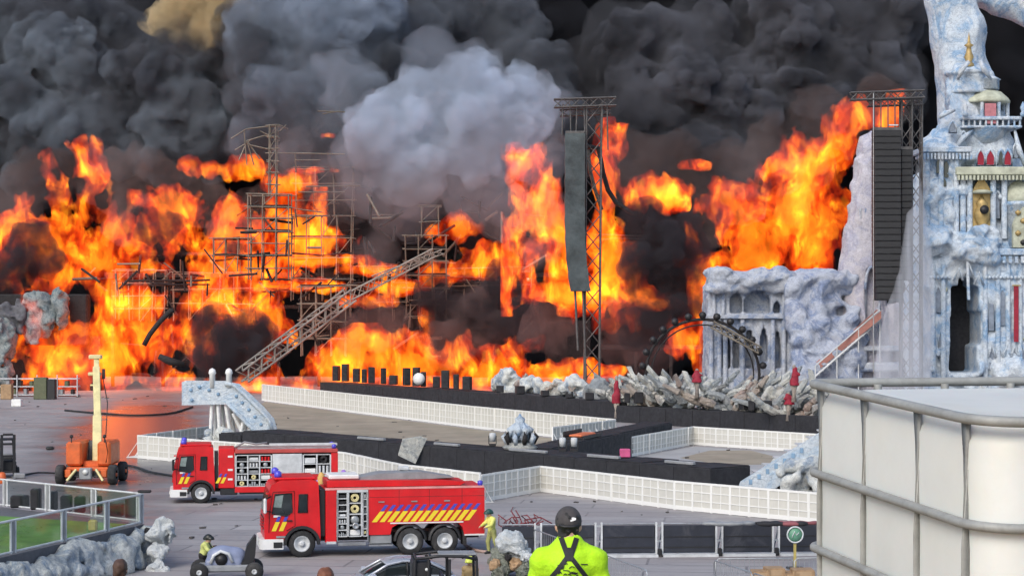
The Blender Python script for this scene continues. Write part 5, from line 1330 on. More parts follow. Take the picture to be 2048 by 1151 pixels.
    if tanker:
        for x in (.9, 2.1, 3.4): MB().box(x-.008, x+.008, Y-.004, Y+.02, 1.35, 2.58).build('panel_seam', M_SEAM, t)
        MB().box(-.28, 4.28, Y-.004, Y+.02, 2.28, 2.295).build('panel_seam', M_SEAM, t)
        for x in (.2, 1.5, 2.8): MB().box(x-.12, x+.12, Y-.03, Y, 2.08, 2.13).build('locker_handle', M_STEEL, t)
        # pump bay
        MB().box(-1.98, -1.55, -1.25, 1.25, .55, 2.62, .02).build('front_panel', M_RED, t)
        MB().box(-1.95, -1.58, -1.262, -1.25, .5, .6).build('panel_trim', M_PALE, t)
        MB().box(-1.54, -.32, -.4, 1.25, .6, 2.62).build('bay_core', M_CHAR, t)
        gear(t, -1.52, -1.12, .78, 2.5, Y, 1, 7, 3)
        gear(t, -1.10, -.56, .78, 2.5, Y, 1, 4, 9)
        gear(t, -.54, -.34, .78, 2.5, Y, 1, 6, 4)
        MB().box(-1.54, -.32, Y-.01, Y+.2, 2.5, 2.62).build('rolled_shutter', M_PALE, t)
        for x in (-1.53, -.33): MB().box(x-.02, x+.02, Y-.02, Y+.05, .6, 2.5).build('shutter_rail', M_STEEL, t)
        MB().box(-1.5, -.4, Y-.06, Y+.3, .42, .56, .02).build('pump_step', M_STEEL, t)
        MB().lathe([(.01, 0), (.13, 0), (.13, .16), (.09, .16), (.01, .12)], 14, M=Matrix.Translation((-.82, Y, 1.2)) @ Matrix.Rotation(R(90), 4, 'X')).build('outlet', M_STEEL, t)
        # tank body, cut away over the twin axles
        body = [(-.3, .82), (.55, .82), (.62, 1.1), (.85, 1.22), (3.25, 1.22), (3.42, 1.05), (3.5, .72), (4.3, .72), (4.3, 2.6), (4.24, 2.66), (-.3, 2.66)]
        MB().prism(body, -1.25, 1.25).build('tank_body', M_RED, t)
        MB().box(.55, 3.45, -1.275, -1.24, 1.24, 1.29).build('arch_trim', M_WHITE, t)
        MB().box(-2.0, 4.28, -1.265, -1.2, 2.6, 2.68).build('body_edge_highlight', mat('pink_highlight_paint', (.70, .30, .28), .4), t)  # pinkish highlight along the roof edge, painted as a thin strip
        MB().box(3.5, 4.3, -1.262, -1.25, .72, .78).build('rear_trim', M_WHITE, t)
        # raised coaming and deck
        MB().prism([(-1.9, 2.68), (3.4, 2.68), (3.6, 2.82), (2.6, 2.9), (-1.9, 2.94)], -.95, .95).build('coaming', M_RED, t)
        MB().prism([(-1.0, 2.92), (2.2, 2.92), (3.2, 2.96), (1.9, 3.2), (.2, 3.16)], -.6, .7).build('deck_cover', M_GREY, t)
        MB().box(-1.8, -.6, -.7, .7, 2.96, 3.14, .04).build('roof_locker', M_WHITE, t)
        MB().box(1.1, 1.5, .2, .6, 3.2, 3.36, .03).build('deck_hatch', M_PALE, t)
        stripes(t, Y-.006, -.18, 13, .305, 1.32, 1.98, .52, .2)
        for x in (1.35, 2.72):
            wheel(t, x, -1.02, .53, .4); wheel(t, x, 1.02, .53, .4, side=1)
            MB().lathe([(.56, -.2), (.66, -.2), (.66, .2), (.56, .2)], 20, M=Matrix.Translation((x, -1.02, .56)) @ Matrix.Rotation(R(90), 4, 'X'), a0=0, a1=math.pi).build('wheel_arch', M_BLACK, t)
        MB().box(-.25, .62, -1.2, -.7, .45, .82, .04).build('side_tank', M_GREY, t)
        MB().box(-.3, .66, -1.27, -1.0, .38, .44).build('side_step', M_STEEL, t)
        MB().box(3.45, 3.6, -1.15, -.6, .35, 1.0).build('mud_flap', M_RUBBER, t)
        for z in (2.1, 2.4): MB().box(4.3, 4.36, -1.2, -.9, z, z+.12).build('rear_lamp', M_RED, t)
        MB().lathe([(.1, 0), (.11, .18), (.01, .22)], 10, (4.15, -1.1, 2.66)).build('beacon', M_BEACON, t)
        MB().box(4.3, 4.34, -1.22, 1.22, .8, 2.6).build('rear_wall', M_PALE, t)
    else:
        # crew part and lockers
        MB().box(-1.98, -1.15, -1.24, 1.24, .78, 2.86, .03).build('crew_cabin', M_RED, t)
        for z in (1.2, 1.7, 2.4): MB().box(-1.5, -1.25, Y-.006, Y+.02, z, z+.1).build('white_sticker', M_WHITE, t)
        stripes(t, Y-.008, -2.15, 2, .26, 1.05, 1.55, .25, .16)
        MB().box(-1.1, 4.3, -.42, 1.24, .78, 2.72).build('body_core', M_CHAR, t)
        MB().box(-1.14, 4.3, -1.24, 1.24, 2.6, 2.8, .03).build('roof_edge', mat('dull_red_paint', (.45, .06, .05), .5), t)
        gear(t, -1.08, .78, .86, 2.5, Y, 3, 5, 12)
        MB().box(-1.14, .84, Y, Y+.8, .55, .84).build('sill', M_RED, t)
        MB().box(.84, 2.4, Y, Y+.7, .62, 2.55, .02).build('closed_shutter', M_PALE, t)
        for k in range(14): MB().box(.86, 2.38, Y-.012, Y, .7+k*.13, .81+k*.13).build('shutter_slat', M_PALE, t)
        gear(t, 2.46, 3.9, 1.5, 2.5, Y, 2, 2, 31)
        MB().box(2.42, 4.3, Y, Y+.8, .72, 1.46, .02).build('rear_panel', M_RED, t)
        MB().box(3.94, 4.3, Y, Y+.8, 1.46, 2.58, .02).build('rear_pillar', M_RED, t)
        for s, z in ((-1, -.3), (1, -.3)):
            MB().box(-1.0, 4.2, s*.75-.06, s*.75+.06, 2.8, 2.88).build('roof_rail', M_STEEL, t)
        ld = thing('ladder', None, None); ld.parent = t; ld.location = (2.4, -.35, 2.95); ld.name = 'ladder'
        MB().box(-1.7, 1.9, -.25, -.19, 0, .1).box(-1.7, 1.9, .19, .25, 0, .1).build('ladder_rail', M_PALE, ld)
        for k in range(13): MB().tube((-1.6+k*.28, -.19, .05), (-1.6+k*.28, .19, .05), .02, 6).build('rung', M_PALE, ld)
        MB().path([(-1.1, .3, 2.82), (-.6, .3, 3.1), (0, .3, 2.98), (.6, .35, 3.05)], .06, 6).build('roof_monitor', M_GREY, t)
        wheel(t, 2.0, -1.02, .53, .4); wheel(t, 2.0, 1.02, .53, .4, side=1)
        MB().box(-1.9, -1.0, -1.2, -.7, .42, .78, .03).build('battery_box', M_BLACK, t)
        MB().box(-.9, 1.3, -1.15, -.7, .45, .6).build('side_step', M_BLACK, t)
        for s in (-1, 1): MB().lathe([(.11, 0), (.12, .2), (.01, .24)], 10, (4.1, s*1.0, 2.8)).build('beacon', M_BEACON, t)
    return t
fire_engine('large red six wheeled fire engine with open pump bay, nearest the camera', (P(745, 0, 76.0).x, 76.0, 0), R(11), 1.0, True)
fire_engine('smaller red fire engine with open lockers, behind the large one', (P(512, 0, 97.2).x, 97.2, 0), R(9), .95, False)

# ------------------------------------------------------------------ boom lift
d = gd(964); bl_ = thing('boom_lift', 'orange boom lift with a raised cream boom seen from its end', 'boom lift', (P(184, 0, d).x, d, 0), 0)
for s in (-1, 1):
    for y, r in ((-1.3, .55), (1.3, .55)):
        M = Matrix.Translation((s*1.45, y, r)) @ Matrix.Rotation(R(90), 4, 'Y')
        w_ = MB().lathe([(.25, -.2), (r*.9, -.22), (r, -.15), (r, .15), (r*.9, .22), (.25, .2)], 22, M=M, cap=False).build('wheel', M_RUBBER, bl_)
        MB().lathe([(.3, -.1), (.1, -.14), (.1, .24), (.02, .24)], 14, M=M).build('rim', M_ORANGE, w_)
    MB().box(s*1.0-.18, s*1.0+.18, -1.6, -1.1, .4, .85, .05).build('axle_beam', M_ORANGE, bl_)
MB().box(-1.2, 1.2, -1.25, 1.25, .5, .95, .08).build('chassis', M_ORANGE, bl_)
MB().box(-1.4, 1.4, -1.4, -1.15, .45, .75, .05).build('front_axle', M_BLACK, bl_)
MB().box(-.34, .34, -1.75, -1.35, .3, .95, .06).build('engine_cover', M_GREY, bl_)
MB().lathe([(.01, 0), (.14, 0), (.16, .05), (.01, .08)], 12, M=Matrix.Translation((.03, -1.75, .72)) @ Matrix.Rotation(R(90), 4, 'X')).build('lamp', M_LAMP, bl_)
for s in (-1, 1):
    MB().tube((s*.55, -1.5, .85), (s*1.0, -1.8, .25), .08, 6).build('tie_rod', M_CREAM, bl_)
    MB().tube((s*.4, -1.45, .45), (s*1.3, -1.45, .5), .06, 6).build('steering_ram', M_BLACK, bl_)
MB().box(-1.25, -.35, -1.0, 1.6, 1.0, 2.35, .12).build('counterweight', M_ORANGE, bl_)
MB().box(.5, 1.25, -1.0, 1.6, 1.0, 2.35, .12).build('turntable_cover', M_ORANGE, bl_)
MB().box(-.34, .49, -.6, 1.4, .96, 1.25).build('turntable', M_ORANGE, bl_)
for x in (-.95, .9): MB().tube((x, -.9, 2.3), (x, -.9, 2.6), .03, 6).lathe([(.02, 0), (.1, .03), (.1, .16), (.02, .2)], 8, (x, -.9, 2.55)).build('warning_lamp', M_BLACK, bl_)
MB().path([(.95, -1.0, 2.5), (1.1, -1.0, 1.8), (1.0, -1.0, 1.2)], .03, 5).build('cable', M_BLACK, bl_)
def slab(a, b, w, h_, nm, m):
    a, b = Vector(a), Vector(b); M = Matrix.Translation(a) @ (b-a).to_track_quat('Z', 'Y').to_matrix().to_4x4(); L = (b-a).length
    return MB().box(-w/2, w/2, -h_/2, h_/2, 0, L, .04, M=M).build(nm, m, bl_)
slab((.28, 0, 1.1), (-.05, 1.6, 3.6), .5, .5, 'boom_base', M_CREAM)
slab((-.0, 1.45, 3.4), (-.5, 3.4, 6.35), .4, .42, 'boom_section', M_CREAM)
slab((-.36, 2.9, 5.5), (-.62, 4.0, 7.0), .3, .32, 'boom_section', M_CREAM)
slab((-.18, .2, 1.0), (-.18, .75, 2.3), .28, .24, 'lift_ram', M_BLACK)
MB().box(-1.0, -.28, 3.6, 4.1, 6.85, 7.1, .05).build('boom_head', M_CREAM, bl_)
MB().box(-.95, -.2, 3.2, 3.5, 5.9, 6.1, .04).box(-.8, -.3, 3.1, 3.4, 5.3, 5.4, .03).build('boom_collar', M_CREAM, bl_)
MB().box(-.15, .0, 3.3, 3.5, 5.7, 6.3).build('control_box', M_BLACK, bl_)
MB().path([(-.1, 3.4, 5.7), (.45, 2, 4.4), (.65, .6, 2.6)], .03, 5).build('hose_bundle', M_BLACK, bl_)

# ------------------------------------------------------------------ forklift at the left edge
d = gd(955); fk = thing('forklift', 'dark forklift with a tall mast cut by the left edge', 'forklift', (P(16, 0, d).x, d, 0), R(20))
for x in (-.35, .35): MB().box(x-.07, x+.07, -.12, .12, .1, 2.5).build('mast_rail', M_BLACK, fk)
for z in (.3, 1.2, 1.9, 2.45): MB().box(-.28, .28, -.1, .1, z, z+.12).build('mast_bar', M_BLACK, fk)
MB().box(-.5, .5, .2, 1.9, .3, 1.0, .1).build('body', M_BLACK, fk)
MB().box(-.45, .45, 1.2, 1.9, 1.0, 1.3, .1).build('counterweight', M_GREY, fk)
for x in (-.45, .45):
    for y in (.35, 1.6): MB().tube((x, y, 1.0), (x*.9, y, 2.15), .04, 6).build('guard_post', M_BLACK, fk)
    for y in (.4, 1.55): MB().lathe([(.08, -.12), (.3, -.12), (.3, .12), (.08, .12)], 16, M=Matrix.Translation((x*1.2, y, .31)) @ Matrix.Rotation(R(90), 4, 'Y')).build('wheel', M_RUBBER, fk)
MB().box(-.45, .45, .3, 1.65, 2.15, 2.22).build('roof_guard', M_BLACK, fk)
for x in (-.25, .25): MB().box(x-.06, x+.06, -1.2, -.12, .06, .12).build('fork', M_STEEL, fk)
MB().box(.3, .9, -.8, -.1, .0, .3, .05).build('load_guard', M_GREY, fk)
b_ = MB().lathe([(.2, 0), (.24, .1), (.22, .5), (.14, .62), (.02, .64)], 14).build('orange_drum', M_ORANGE); b_.location = tuple(G(4, 966)); tag(b_, 'orange drum at the left edge below the forklift', 'drum')
b_ = MB().lathe([(.01, -.12), (.18, -.12), (.3, -.05), (.3, .05), (.18, .12), (.01, .12)], 14).build('rubber_foot', M_RUBBER); q = G(100, 899); b_.location = (q.x, q.y, .125); tag(b_, 'small dark round object lying alone on the asphalt', 'debris')
# hoses on the ground
def hose(label, pts, r, m):
    out = []
    q = [G(a, b) for a, b in pts]
    for i in range(len(q)-1):
        p0, p1, p2, p3 = q[max(i-1, 0)], q[i], q[i+1], q[min(i+2, len(q)-1)]
        for k in range(6):
            t = k/6; out.append(0.5*((2*p1)+(-p0+p2)*t+(2*p0-5*p1+4*p2-p3)*t*t+(-p0+3*p1-3*p2+p3)*t**3))
    out.append(q[-1])
    for o_ in out: o_.z = r+.003
    return tag(MB().path(out, r, 6).build('fire_hose', m), label, 'hose')
M_HOSE = mat('canvas_hose', (.42, .30, .26), .8)
hose('dark hose lying between the boom lift and the far fire engine', [(238, 930), (270, 935), (300, 945), (345, 953)], .07, M_BLACK)
hose('pinkish hose curving from the rear of the large fire engine', [(922, 1082), (935, 1094), (955, 1103), (985, 1106), (1010, 1104)], .06, M_HOSE)
hose('thin dark hose on the asphalt left of the boom lift', [(30, 955), (75, 946), (125, 948)], .05, M_BLACK)
hose('dark strip of hose along the wet ground before the flames', [(130, 822), (200, 828), (270, 832), (340, 828), (385, 815)], .1, M_CHAR)

# ------------------------------------------------------------------ silver car, frame buggy, utility cart
d = 62.4; car = thing('silver_car', 'silver car seen over its roof beside the black frame buggy', 'car', (P(792, 0, d).x, d, 0), R(14))
def loft(mb, secs, smooth=True):
    n = len(secs[0]); vs = [v for s in secs for v in s]; fs = []
    for k in range(len(secs)-1):
        for i in range(n): fs.append((k*n+i, k*n+(i+1) % n, (k+1)*n+(i+1) % n, (k+1)*n+i))
    fs += [tuple(range(n-1, -1, -1)), tuple(range((len(secs)-1)*n, len(secs)*n))]
    return mb.add(vs, fs, smooth)
M_SILV = mat('silver_paint', (.50, .52, .56), .3, .5, var=.05, bump=0)
def ring(x, w, z0, z1, rr=.18):
    p = []
    for (sx_, sz_, a0) in ((1, 1, 0), (-1, 1, 90), (-1, -1, 180), (1, -1, 270)):
        for k in range(4):
            a = R(a0+30*k); p.append((x, sx_*(w-rr)+rr*math.cos(a), (z1-rr if sz_ > 0 else z0+rr)+rr*math.sin(a)))
    return p
mb = MB(); loft(mb, [ring(-2.15, .70, .35, .62, .1), ring(-2.0, .82, .28, .74, .14), ring(-1.2, .88, .25, .92), ring(-.6, .89, .25, .97), ring(.8, .89, .25, 1.0), ring(1.8, .86, .3, .98), ring(2.1, .76, .38, .8, .14)]).build('body', M_SILV, car)
mb = MB(); loft(mb, [ring(-1.05, .74, .9, .98, .03), ring(-.35, .64, .9, 1.38, .12), ring(.1, .62, .9, 1.46, .14), ring(.9, .61, .9, 1.44, .14), ring(1.75, .66, .9, 1.05, .06)]).build('cabin_glass', M_GLASS, car)
mb = MB(); loft(mb, [ring(-.42, .60, 1.34, 1.40, .03), ring(.1, .61, 1.40, 1.485, .04), ring(.9, .60, 1.38, 1.47, .04), ring(1.2, .56, 1.30, 1.38, .03)]).build('roof', M_SILV, car)
for s in (-1, 1):
    MB().path([(-1.1, s*.76, .98), (-.4, s*.655, 1.36), (.1, s*.635, 1.46), (.9, s*.625, 1.43), (1.75, s*.68, 1.03)], .045, 6).build('window_arch', M_SILV, car)
    MB().path([(.25, s*.75, .98), (.25, s*.645, 1.44)], .035, 6).build('door_pillar', M_BLACK, car)
    MB().box(-1.0, -.82, s*.98-.12, s*.98+.12, .98, 1.12, .04).build('mirror', M_SILV, car)
    for x in (-1.3, 1.35):
        w_ = MB().lathe([(.18, -.1), (.31, -.1), (.32, 0), (.31, .1), (.18, .1)], 20, M=Matrix.Translation((x, s*.8, .32)) @ Matrix.Rotation(R(90), 4, 'X'), cap=False).build('wheel', M_RUBBER, car)
        MB().lathe([(.2, -.09), (.02, -.1), (.02, .1), (.2, .09)], 14, M=Matrix.Translation((x, s*.8, .32)) @ Matrix.Rotation(R(90), 4, 'X')).build('rim', M_STEEL, w_)
    MB().box(-2.12, -1.95, s*.55-.14, s*.55+.14, .56, .70, .04).build('headlight', M_LAMP, car)

d = 58.6; bg = thing('frame_buggy', 'open black frame buggy with a flat roof rail beside the silver car', 'buggy', (P(890, 0, d).x, d, 0), R(6))
MB().box(-1.1, 1.1, -.6, .6, .35, .8, .08).build('body', M_BLACK, bg)
for x in (-.98, -.55, .1, .95):
    for y in (-.6, .6): MB().tube((x, y, .8), (x*(.97), y*.95, 2.0), .045 if x > -.5 else .06, 6).build('frame_post', M_BLACK, bg)
for y in (-.57, .57): MB().path([(-.95, y, 2.02), (-.2, y, 2.10), (.5, y, 2.08), (.95, y, 1.98)], .05, 6).build('roof_rail', M_BLACK, bg)
for x in (-.92, -.45, 0, .5, .92): MB().tube((x, -.57, 2.04), (x, .57, 2.04), .04, 6).build('roof_bar', M_BLACK, bg)
MB().box(-1.05, -.45, -.55, .55, .8, 1.95, .08).build('rear_cabinet', M_BLACK, bg)
MB().box(-.2, .95, -.3, .55, 2.07, 2.13, .02).build('roof_sheet', M_GREY, bg)
MB().lathe([(.01, 0), (.05, 0), (.05, .06), (.01, .07)], 10, M=Matrix.Translation((-.6, -.56, 1.7)) @ Matrix.Rotation(R(90), 4, 'X')).build('rear_lamp', M_LAMP, bg)
for x in (-.8, .8):
    for y in (-.65, .65): MB().lathe([(.1, -.13), (.32, -.13), (.34, 0), (.32, .13), (.1, .13)], 16, M=Matrix.Translation((x, y, .34)) @ Matrix.Rotation(R(90), 4, 'X')).build('wheel', M_RUBBER, bg)
MB().box(-.1, .5, -.45, .45, .8, 1.1, .08).box(-.16, -.06, -.45, .45, 1.1, 1.55, .05).build('seat', M_NAVY, bg)

d = 68.2; uc = thing('utility_cart', 'small grey ride-on cart with a tall dark backrest near the camera', 'cart', (P(453, 0, d).x, d, 0), R(8))
MB().box(-1.0, .95, -.5, .5, .3, .55, .06).build('chassis', M_GREY, uc)
fz = Field((-1.0, -.7, .3), (.7, .7, 1.45), .05)
fz.sphere((-.15, 0, .85), .45, .1, (1.2, .9, .8)); fz.sphere((.3, 0, .8), .38, .12, (1.1, .9, .9)); fz.box((-.75, -.4, .4), (.55, .4, .75), .12, .1)
fz.build('bonnet', mat('blue_grey_paint', (.22, .25, .36), .4), uc)
MB().path([(-.55, -.42, .62), (-.45, -.44, .9), (-.2, -.45, 1.05), (.08, -.44, .95), (.22, -.43, .65)], .06, 7).build('grab_hoop', M_PALE, uc)
MB().lathe([(.01, 0), (.2, 0), (.22, .05), (.01, .08)], 14, M=Matrix.Translation((-.18, -.38, .75)) @ Matrix.Rotation(R(90), 4, 'X')).build('air_intake', M_BLACK, uc)
MB().prism([(.58, .62), (.72, 1.2), (.98, 1.55), (1.06, 1.5), (1.02, .9), (.95, .55)], -.35, .35).build('backrest', M_BLACK, uc)
MB().box(.4, 1.0, -.36, .36, .5, .66, .06).build('seat', M_BLACK, uc)
for x, r in ((-.95, .33), (.98, .33)):
    for y in (-.58, .58):
        w_ = MB().lathe([(.1, -.12), (r*.9, -.13), (r, 0), (r*.9, .13), (.1, .12)], 18, M=Matrix.Translation((x, y, r)) @ Matrix.Rotation(R(90), 4, 'X'), cap=False).build('wheel', M_RUBBER, uc)
        MB().lathe([(.16, -.1), (.02, -.13), (.02, .13), (.16, .1)], 12, M=Matrix.Translation((x, y, r)) @ Matrix.Rotation(R(90), 4, 'X')).build('hub', M_PALE, w_)
MB().tube((-.4, 0, .95), (-.62, 0, 1.3), .03, 6).build('steering_column', M_BLACK, uc)
# ------------------------------------------------------------------ people
def person(label, loc, rz, J, cols, h=.022, hair=None, helmet=None, r=1.0, cap=None, hr=1.0):
    """J: joints in metres; local -y is where the person faces"""
    root = thing('person', label, 'person', loc, rz)
    lo = [min(v[k] for v in J.values())-.35 for k in range(3)]; hi = [max(v[k] for v in J.values())+.35 for k in range(3)]
    def limbs(f, parts, add=0.0, k=.03):
        for a, b, ra, rb in parts: f.cap(J[a], J[b], (ra+add)*r, (rb+add)*r, k)
    torso = [('pelvis', 'waist', .135, .12), ('waist', 'chest', .12, .155), ('chest', 'neck0', .13, .07), ('shl', 'shr', .06, .06), ('chest', 'shl', .09, .07), ('chest', 'shr', .09, .07), ('neck0', 'shl', .05, .05), ('neck0', 'shr', .05, .05), ('hipl', 'hipr', .10, .10)]
    arms = [('shl', 'ell', .066, .048), ('ell', 'wrl', .046, .032), ('shr', 'elr', .066, .048), ('elr', 'wrr', .046, .032)]
    upper = [('shl', 'ell', .07, .058), ('shr', 'elr', .07, .058)]
    legs = [('hipl', 'knl', .095, .065), ('knl', 'anl', .06, .042), ('hipr', 'knr', .095, .065), ('knr', 'anr', .06, .042), ('anl', 'tol', .045, .035), ('anr', 'tor', .045, .035)]
    f = Field(lo, hi, h)
    limbs(f, torso); limbs(f, arms); limbs(f, legs)
    f.cap(J['neck0'], J['head'], .062*r, .055*r, .03)
    hx, hy, hz = J['head']; fd = Vector(J['face'])-Vector(J['head']); fd.normalize(); fw = np.array(fd)
    f.sphere(J['head'], .104*r, .02, (.80, .95, 1.12)); f.sphere(np.array(J['head'])+fw*.035-np.array((0, 0, .06)), .064*r, .03)
    sd = np.array((-fw[1], fw[0], 0.0))
    f.cap(np.array(J['head'])+fw*.098-np.array((0, 0, -.01)), np.array(J['head'])+fw*.115-np.array((0, 0, .03)), .012, .018, .012)
    for s in (-1, 1):
        f.sphere(np.array(J['head'])+sd*s*.088-np.array((0, 0, .012)), .026, .008, (.5, .8, 1.2))
        f.sphere(np.array(J['head'])+fw*.108+sd*s*.034+np.array((0, 0, .02)), .014, .004, cut=True)
    f.cap(np.array(J['head'])+fw*.107-sd*.022-np.array((0, 0, .062)), np.array(J['head'])+fw*.107+sd*.022-np.array((0, 0, .062)), .006, .006, 0, cut=True)
    for w, e in (('wrl', 'ell'), ('wrr', 'elr')):
        a = np.array(J[w]); dd = a-np.array(J[e]); dd = dd/np.linalg.norm(dd); sx_ = np.cross(dd, (0, 0, 1.0)); sx_ = sx_/max(np.linalg.norm(sx_), 1e-6)
        up = np.cross(sx_, dd)
        f.cap(a, a+dd*.075, .034, .036, .015)
        for i, (o_, L_) in enumerate(((-.027, .062), (-.009, .074), (.009, .07), (.027, .055))):
            k0 = a+dd*.09+sx_*o_; k1 = k0+dd*L_*.55-up*.012; f.cap(k0, k1, .0105, .0098, .004); f.cap(k1, k1+dd*L_*.35-up*.03, .0098, .0085, .003)
        f.cap(a+dd*.03+sx_*.03, a+dd*.085+sx_*.06-up*.02, .013, .010, .006)
    f.build('body', cols.get('skin', M_SKIN), root)
    g = Field(lo, hi, h); limbs(g, torso, .022, .05)
    limbs(g, arms if cols.get('long', True) else upper, .020 if cols.get('long', True) else .016, .035)
    g.noise(.008, .10, 5, 2, False, (1.6, 1, .7)); g.noise(.004, .04, 9, 2)
    nz = Field(lo, hi, h)
    g.sphere(np.array(J['neck0'])+np.array((0, 0, .055)), .075*r, 0, cut=True)
    if not cols.get('long', True):
        for s, e in (('shl', 'ell'), ('shr', 'elr')):
            a, b = np.array(J[s]), np.array(J[e]); dd = (b-a)/np.linalg.norm(b-a); c = a+dd*np.linalg.norm(b-a)*.80
            g.cap(c+dd*.075, c+dd*.3, .1, .1, cut=True)
    g.build('shirt' if not cols.get('long', True) else 'jacket', cols['top'], root)
    t = Field(lo, hi, h); limbs(t, legs[:4], .022, .03); t.cap(J['hipl'], J['hipr'], .122*r, None, .05); t.cap(J['pelvis'], J['waist'], .15*r, .12*r, .05)
    t.build('trousers', cols['legs'], root)
    b = Field(lo, hi, h); limbs(b, legs[4:], .018, .02)
    for k in ('anl', 'anr'): b.cap(J[k], np.array(J[k])+np.array((0, 0, .1)), .06, .06, .02)
    b.build('boots', M_BLACK, root)
    H = np.array(J['head'])
    if hair is not None:
        q = Field(H-.2, H+.2, h*.7); q.sphere(H+np.array((0, 0, .02))-fw*.010, .113*r*hr, .01, (.84, .98, 1.08)); q.sphere(H-fw*.025-np.array((0, 0, .05)), .080*r*hr, .03, (1, 1, .9))
        q.sphere(H+fw*.11-np.array((0, 0, .045)), .1*r, .0, cut=True); q.noise(.009, .03, 3, 3)
        q.build('hair', hair, root)
    if helmet is not None:
        q = Field(H-.3, H+.3, h*.8); q.sphere(H+np.array((0, 0, .045)), .150*r, .01, (.92, 1.05, .95)); q.box(H+np.array((-.3, -.3, -.3)), H+np.array((.3, .3, -.0)), 0, cut=True)
        q.cap(H+np.array((0, 0, .01))-fw*.06, H+np.array((0, 0, .0))+fw*.1, .135*r, .13*r, .01)
        q.box(H+np.array((-.3, -.3, -.3)), H+np.array((.3, .3, -.02)), 0, cut=True)
        q.build('helmet', helmet, root)
    return root
def stand(hh=1.78, lean=0.0, arms=((-.06, -.02, -.30), (-.04, -.16, -.55), (.06, -.02, -.30), (.04, -.16, -.55)), step=.0, headlean=.0, feet=.11):
    s = hh/1.78; L = lean
    def f(x, y, z): return (x*s, (y-L*max(0, z-.95))*s, z*s)
    J = dict(pelvis=f(0, 0, .98), waist=f(0, 0, 1.12), chest=f(0, .01, 1.32), neck0=f(0, .015, 1.49), head=f(0, -.01-headlean, 1.655), face=f(0, -.2-headlean, 1.64),
             shl=f(-.185, .01, 1.42), shr=f(.185, .01, 1.42), hipl=f(-.095, 0, .93), hipr=f(.095, 0, .93),
             knl=f(-.11-feet*.2, -.02-step, .5), knr=f(.11+feet*.2, -.02+step, .5), anl=f(-feet, .02-step, .085), anr=f(feet, .03+step*1.6, .085), tol=f(-feet-.02, -.13-step, .04), tor=f(feet+.02, -.11+step*1.5, .04))
    a = arms
    for k, sh, el, wr in (('l', J['shl'], a[0], a[1]), ('r', J['shr'], a[2], a[3])):
        J['el'+k] = tuple(sh[i]+el[i]*s for i in range(3)); J['wr'+k] = tuple(sh[i]+wr[i]*s for i in range(3))
    return J
# steward seen from behind
d = 13.8; sc_ = 1.03
J = stand(1.80, .0, ((-.10, .0, -.28), (-.02, -.20, -.42), (.10, .0, -.28), (.02, -.20, -.42)), headlean=.03)
J['shl'] = (-.178, .01, 1.385); J['shr'] = (.178, .01, 1.385); J['ell'] = (-.262, .0, 1.12); J['elr'] = (.262, .0, 1.12); J['wrl'] = (-.2, -.22, 1.0); J['wrr'] = (.2, -.22, 1.0)
J['head'] = (0, -.035, 1.635); J['face'] = (0, -.23, 1.60)
stw = person('steward in a neon yellow shirt, grey cap and black cross straps seen from behind', (P(1137, 0, d).x, d, 6.245), math.pi, J, dict(top=M_HIVIS, legs=M_NAVY, long=False), h=.0125, hr=.93, hair=mat('black_hair', (.012, .011, .011), .6, var=.5, scale=14, bump=.5))
H = np.array(J['head'])
q = Field(H-.25, H+.25, .009); q.sphere(H+np.array((0, 0.006, .03)), .112, .01, (.86, 1.0, 1.0)); q.box(H+np.array((-.3, -.3, -.3)), H+np.array((.3, .3, -.004)), 0, cut=True)
q.box(H+np.array((-.3, -.3, -.3)), H+np.array((.3, .3, -.018)), 0, cut=True)
cp = q.build('cap', mat('charcoal_cap', (.055, .05, .05), .9, var=.2, scale=10, bump=.3), stw)
pk = MB(); n = 9
top = [(.085*math.sin(R(-75+150*i/n)), H[1]-.09-.105*math.cos(R(-75+150*i/n))*1.0, H[2]+.018-.02*abs(math.cos(R(-75+150*i/n)))) for i in range(n+1)]
pk.add(top+[(a, b, c-.012) for a, b, c in top], [tuple(range(n+1)), tuple(range(2*n+1, n, -1))]+[(i, i+n+1, i+n+2, i+1) for i in range(n)]); pk.build('cap_peak', MATS['charcoal_cap'], cp)
MB().path([(-.07, H[1]+.108, H[2]+.012), (-.03, H[1]+.122, H[2]+.004), (.03, H[1]+.122, H[2]+.004), (.07, H[1]+.108, H[2]+.012)], .011, 6).build('cap_strap', M_BLACK, cp)
MB().add([(-.05, H[1]+.113, H[2]+.052), (-.012, H[1]+.118, H[2]+.040), (-.008, H[1]+.112, H[2]+.064), (-.03, H[1]+.106, H[2]+.071), (-.052, H[1]+.106, H[2]+.066)], [(0, 1, 2, 3, 4)]).build('cap_patch', M_WHITE, cp)
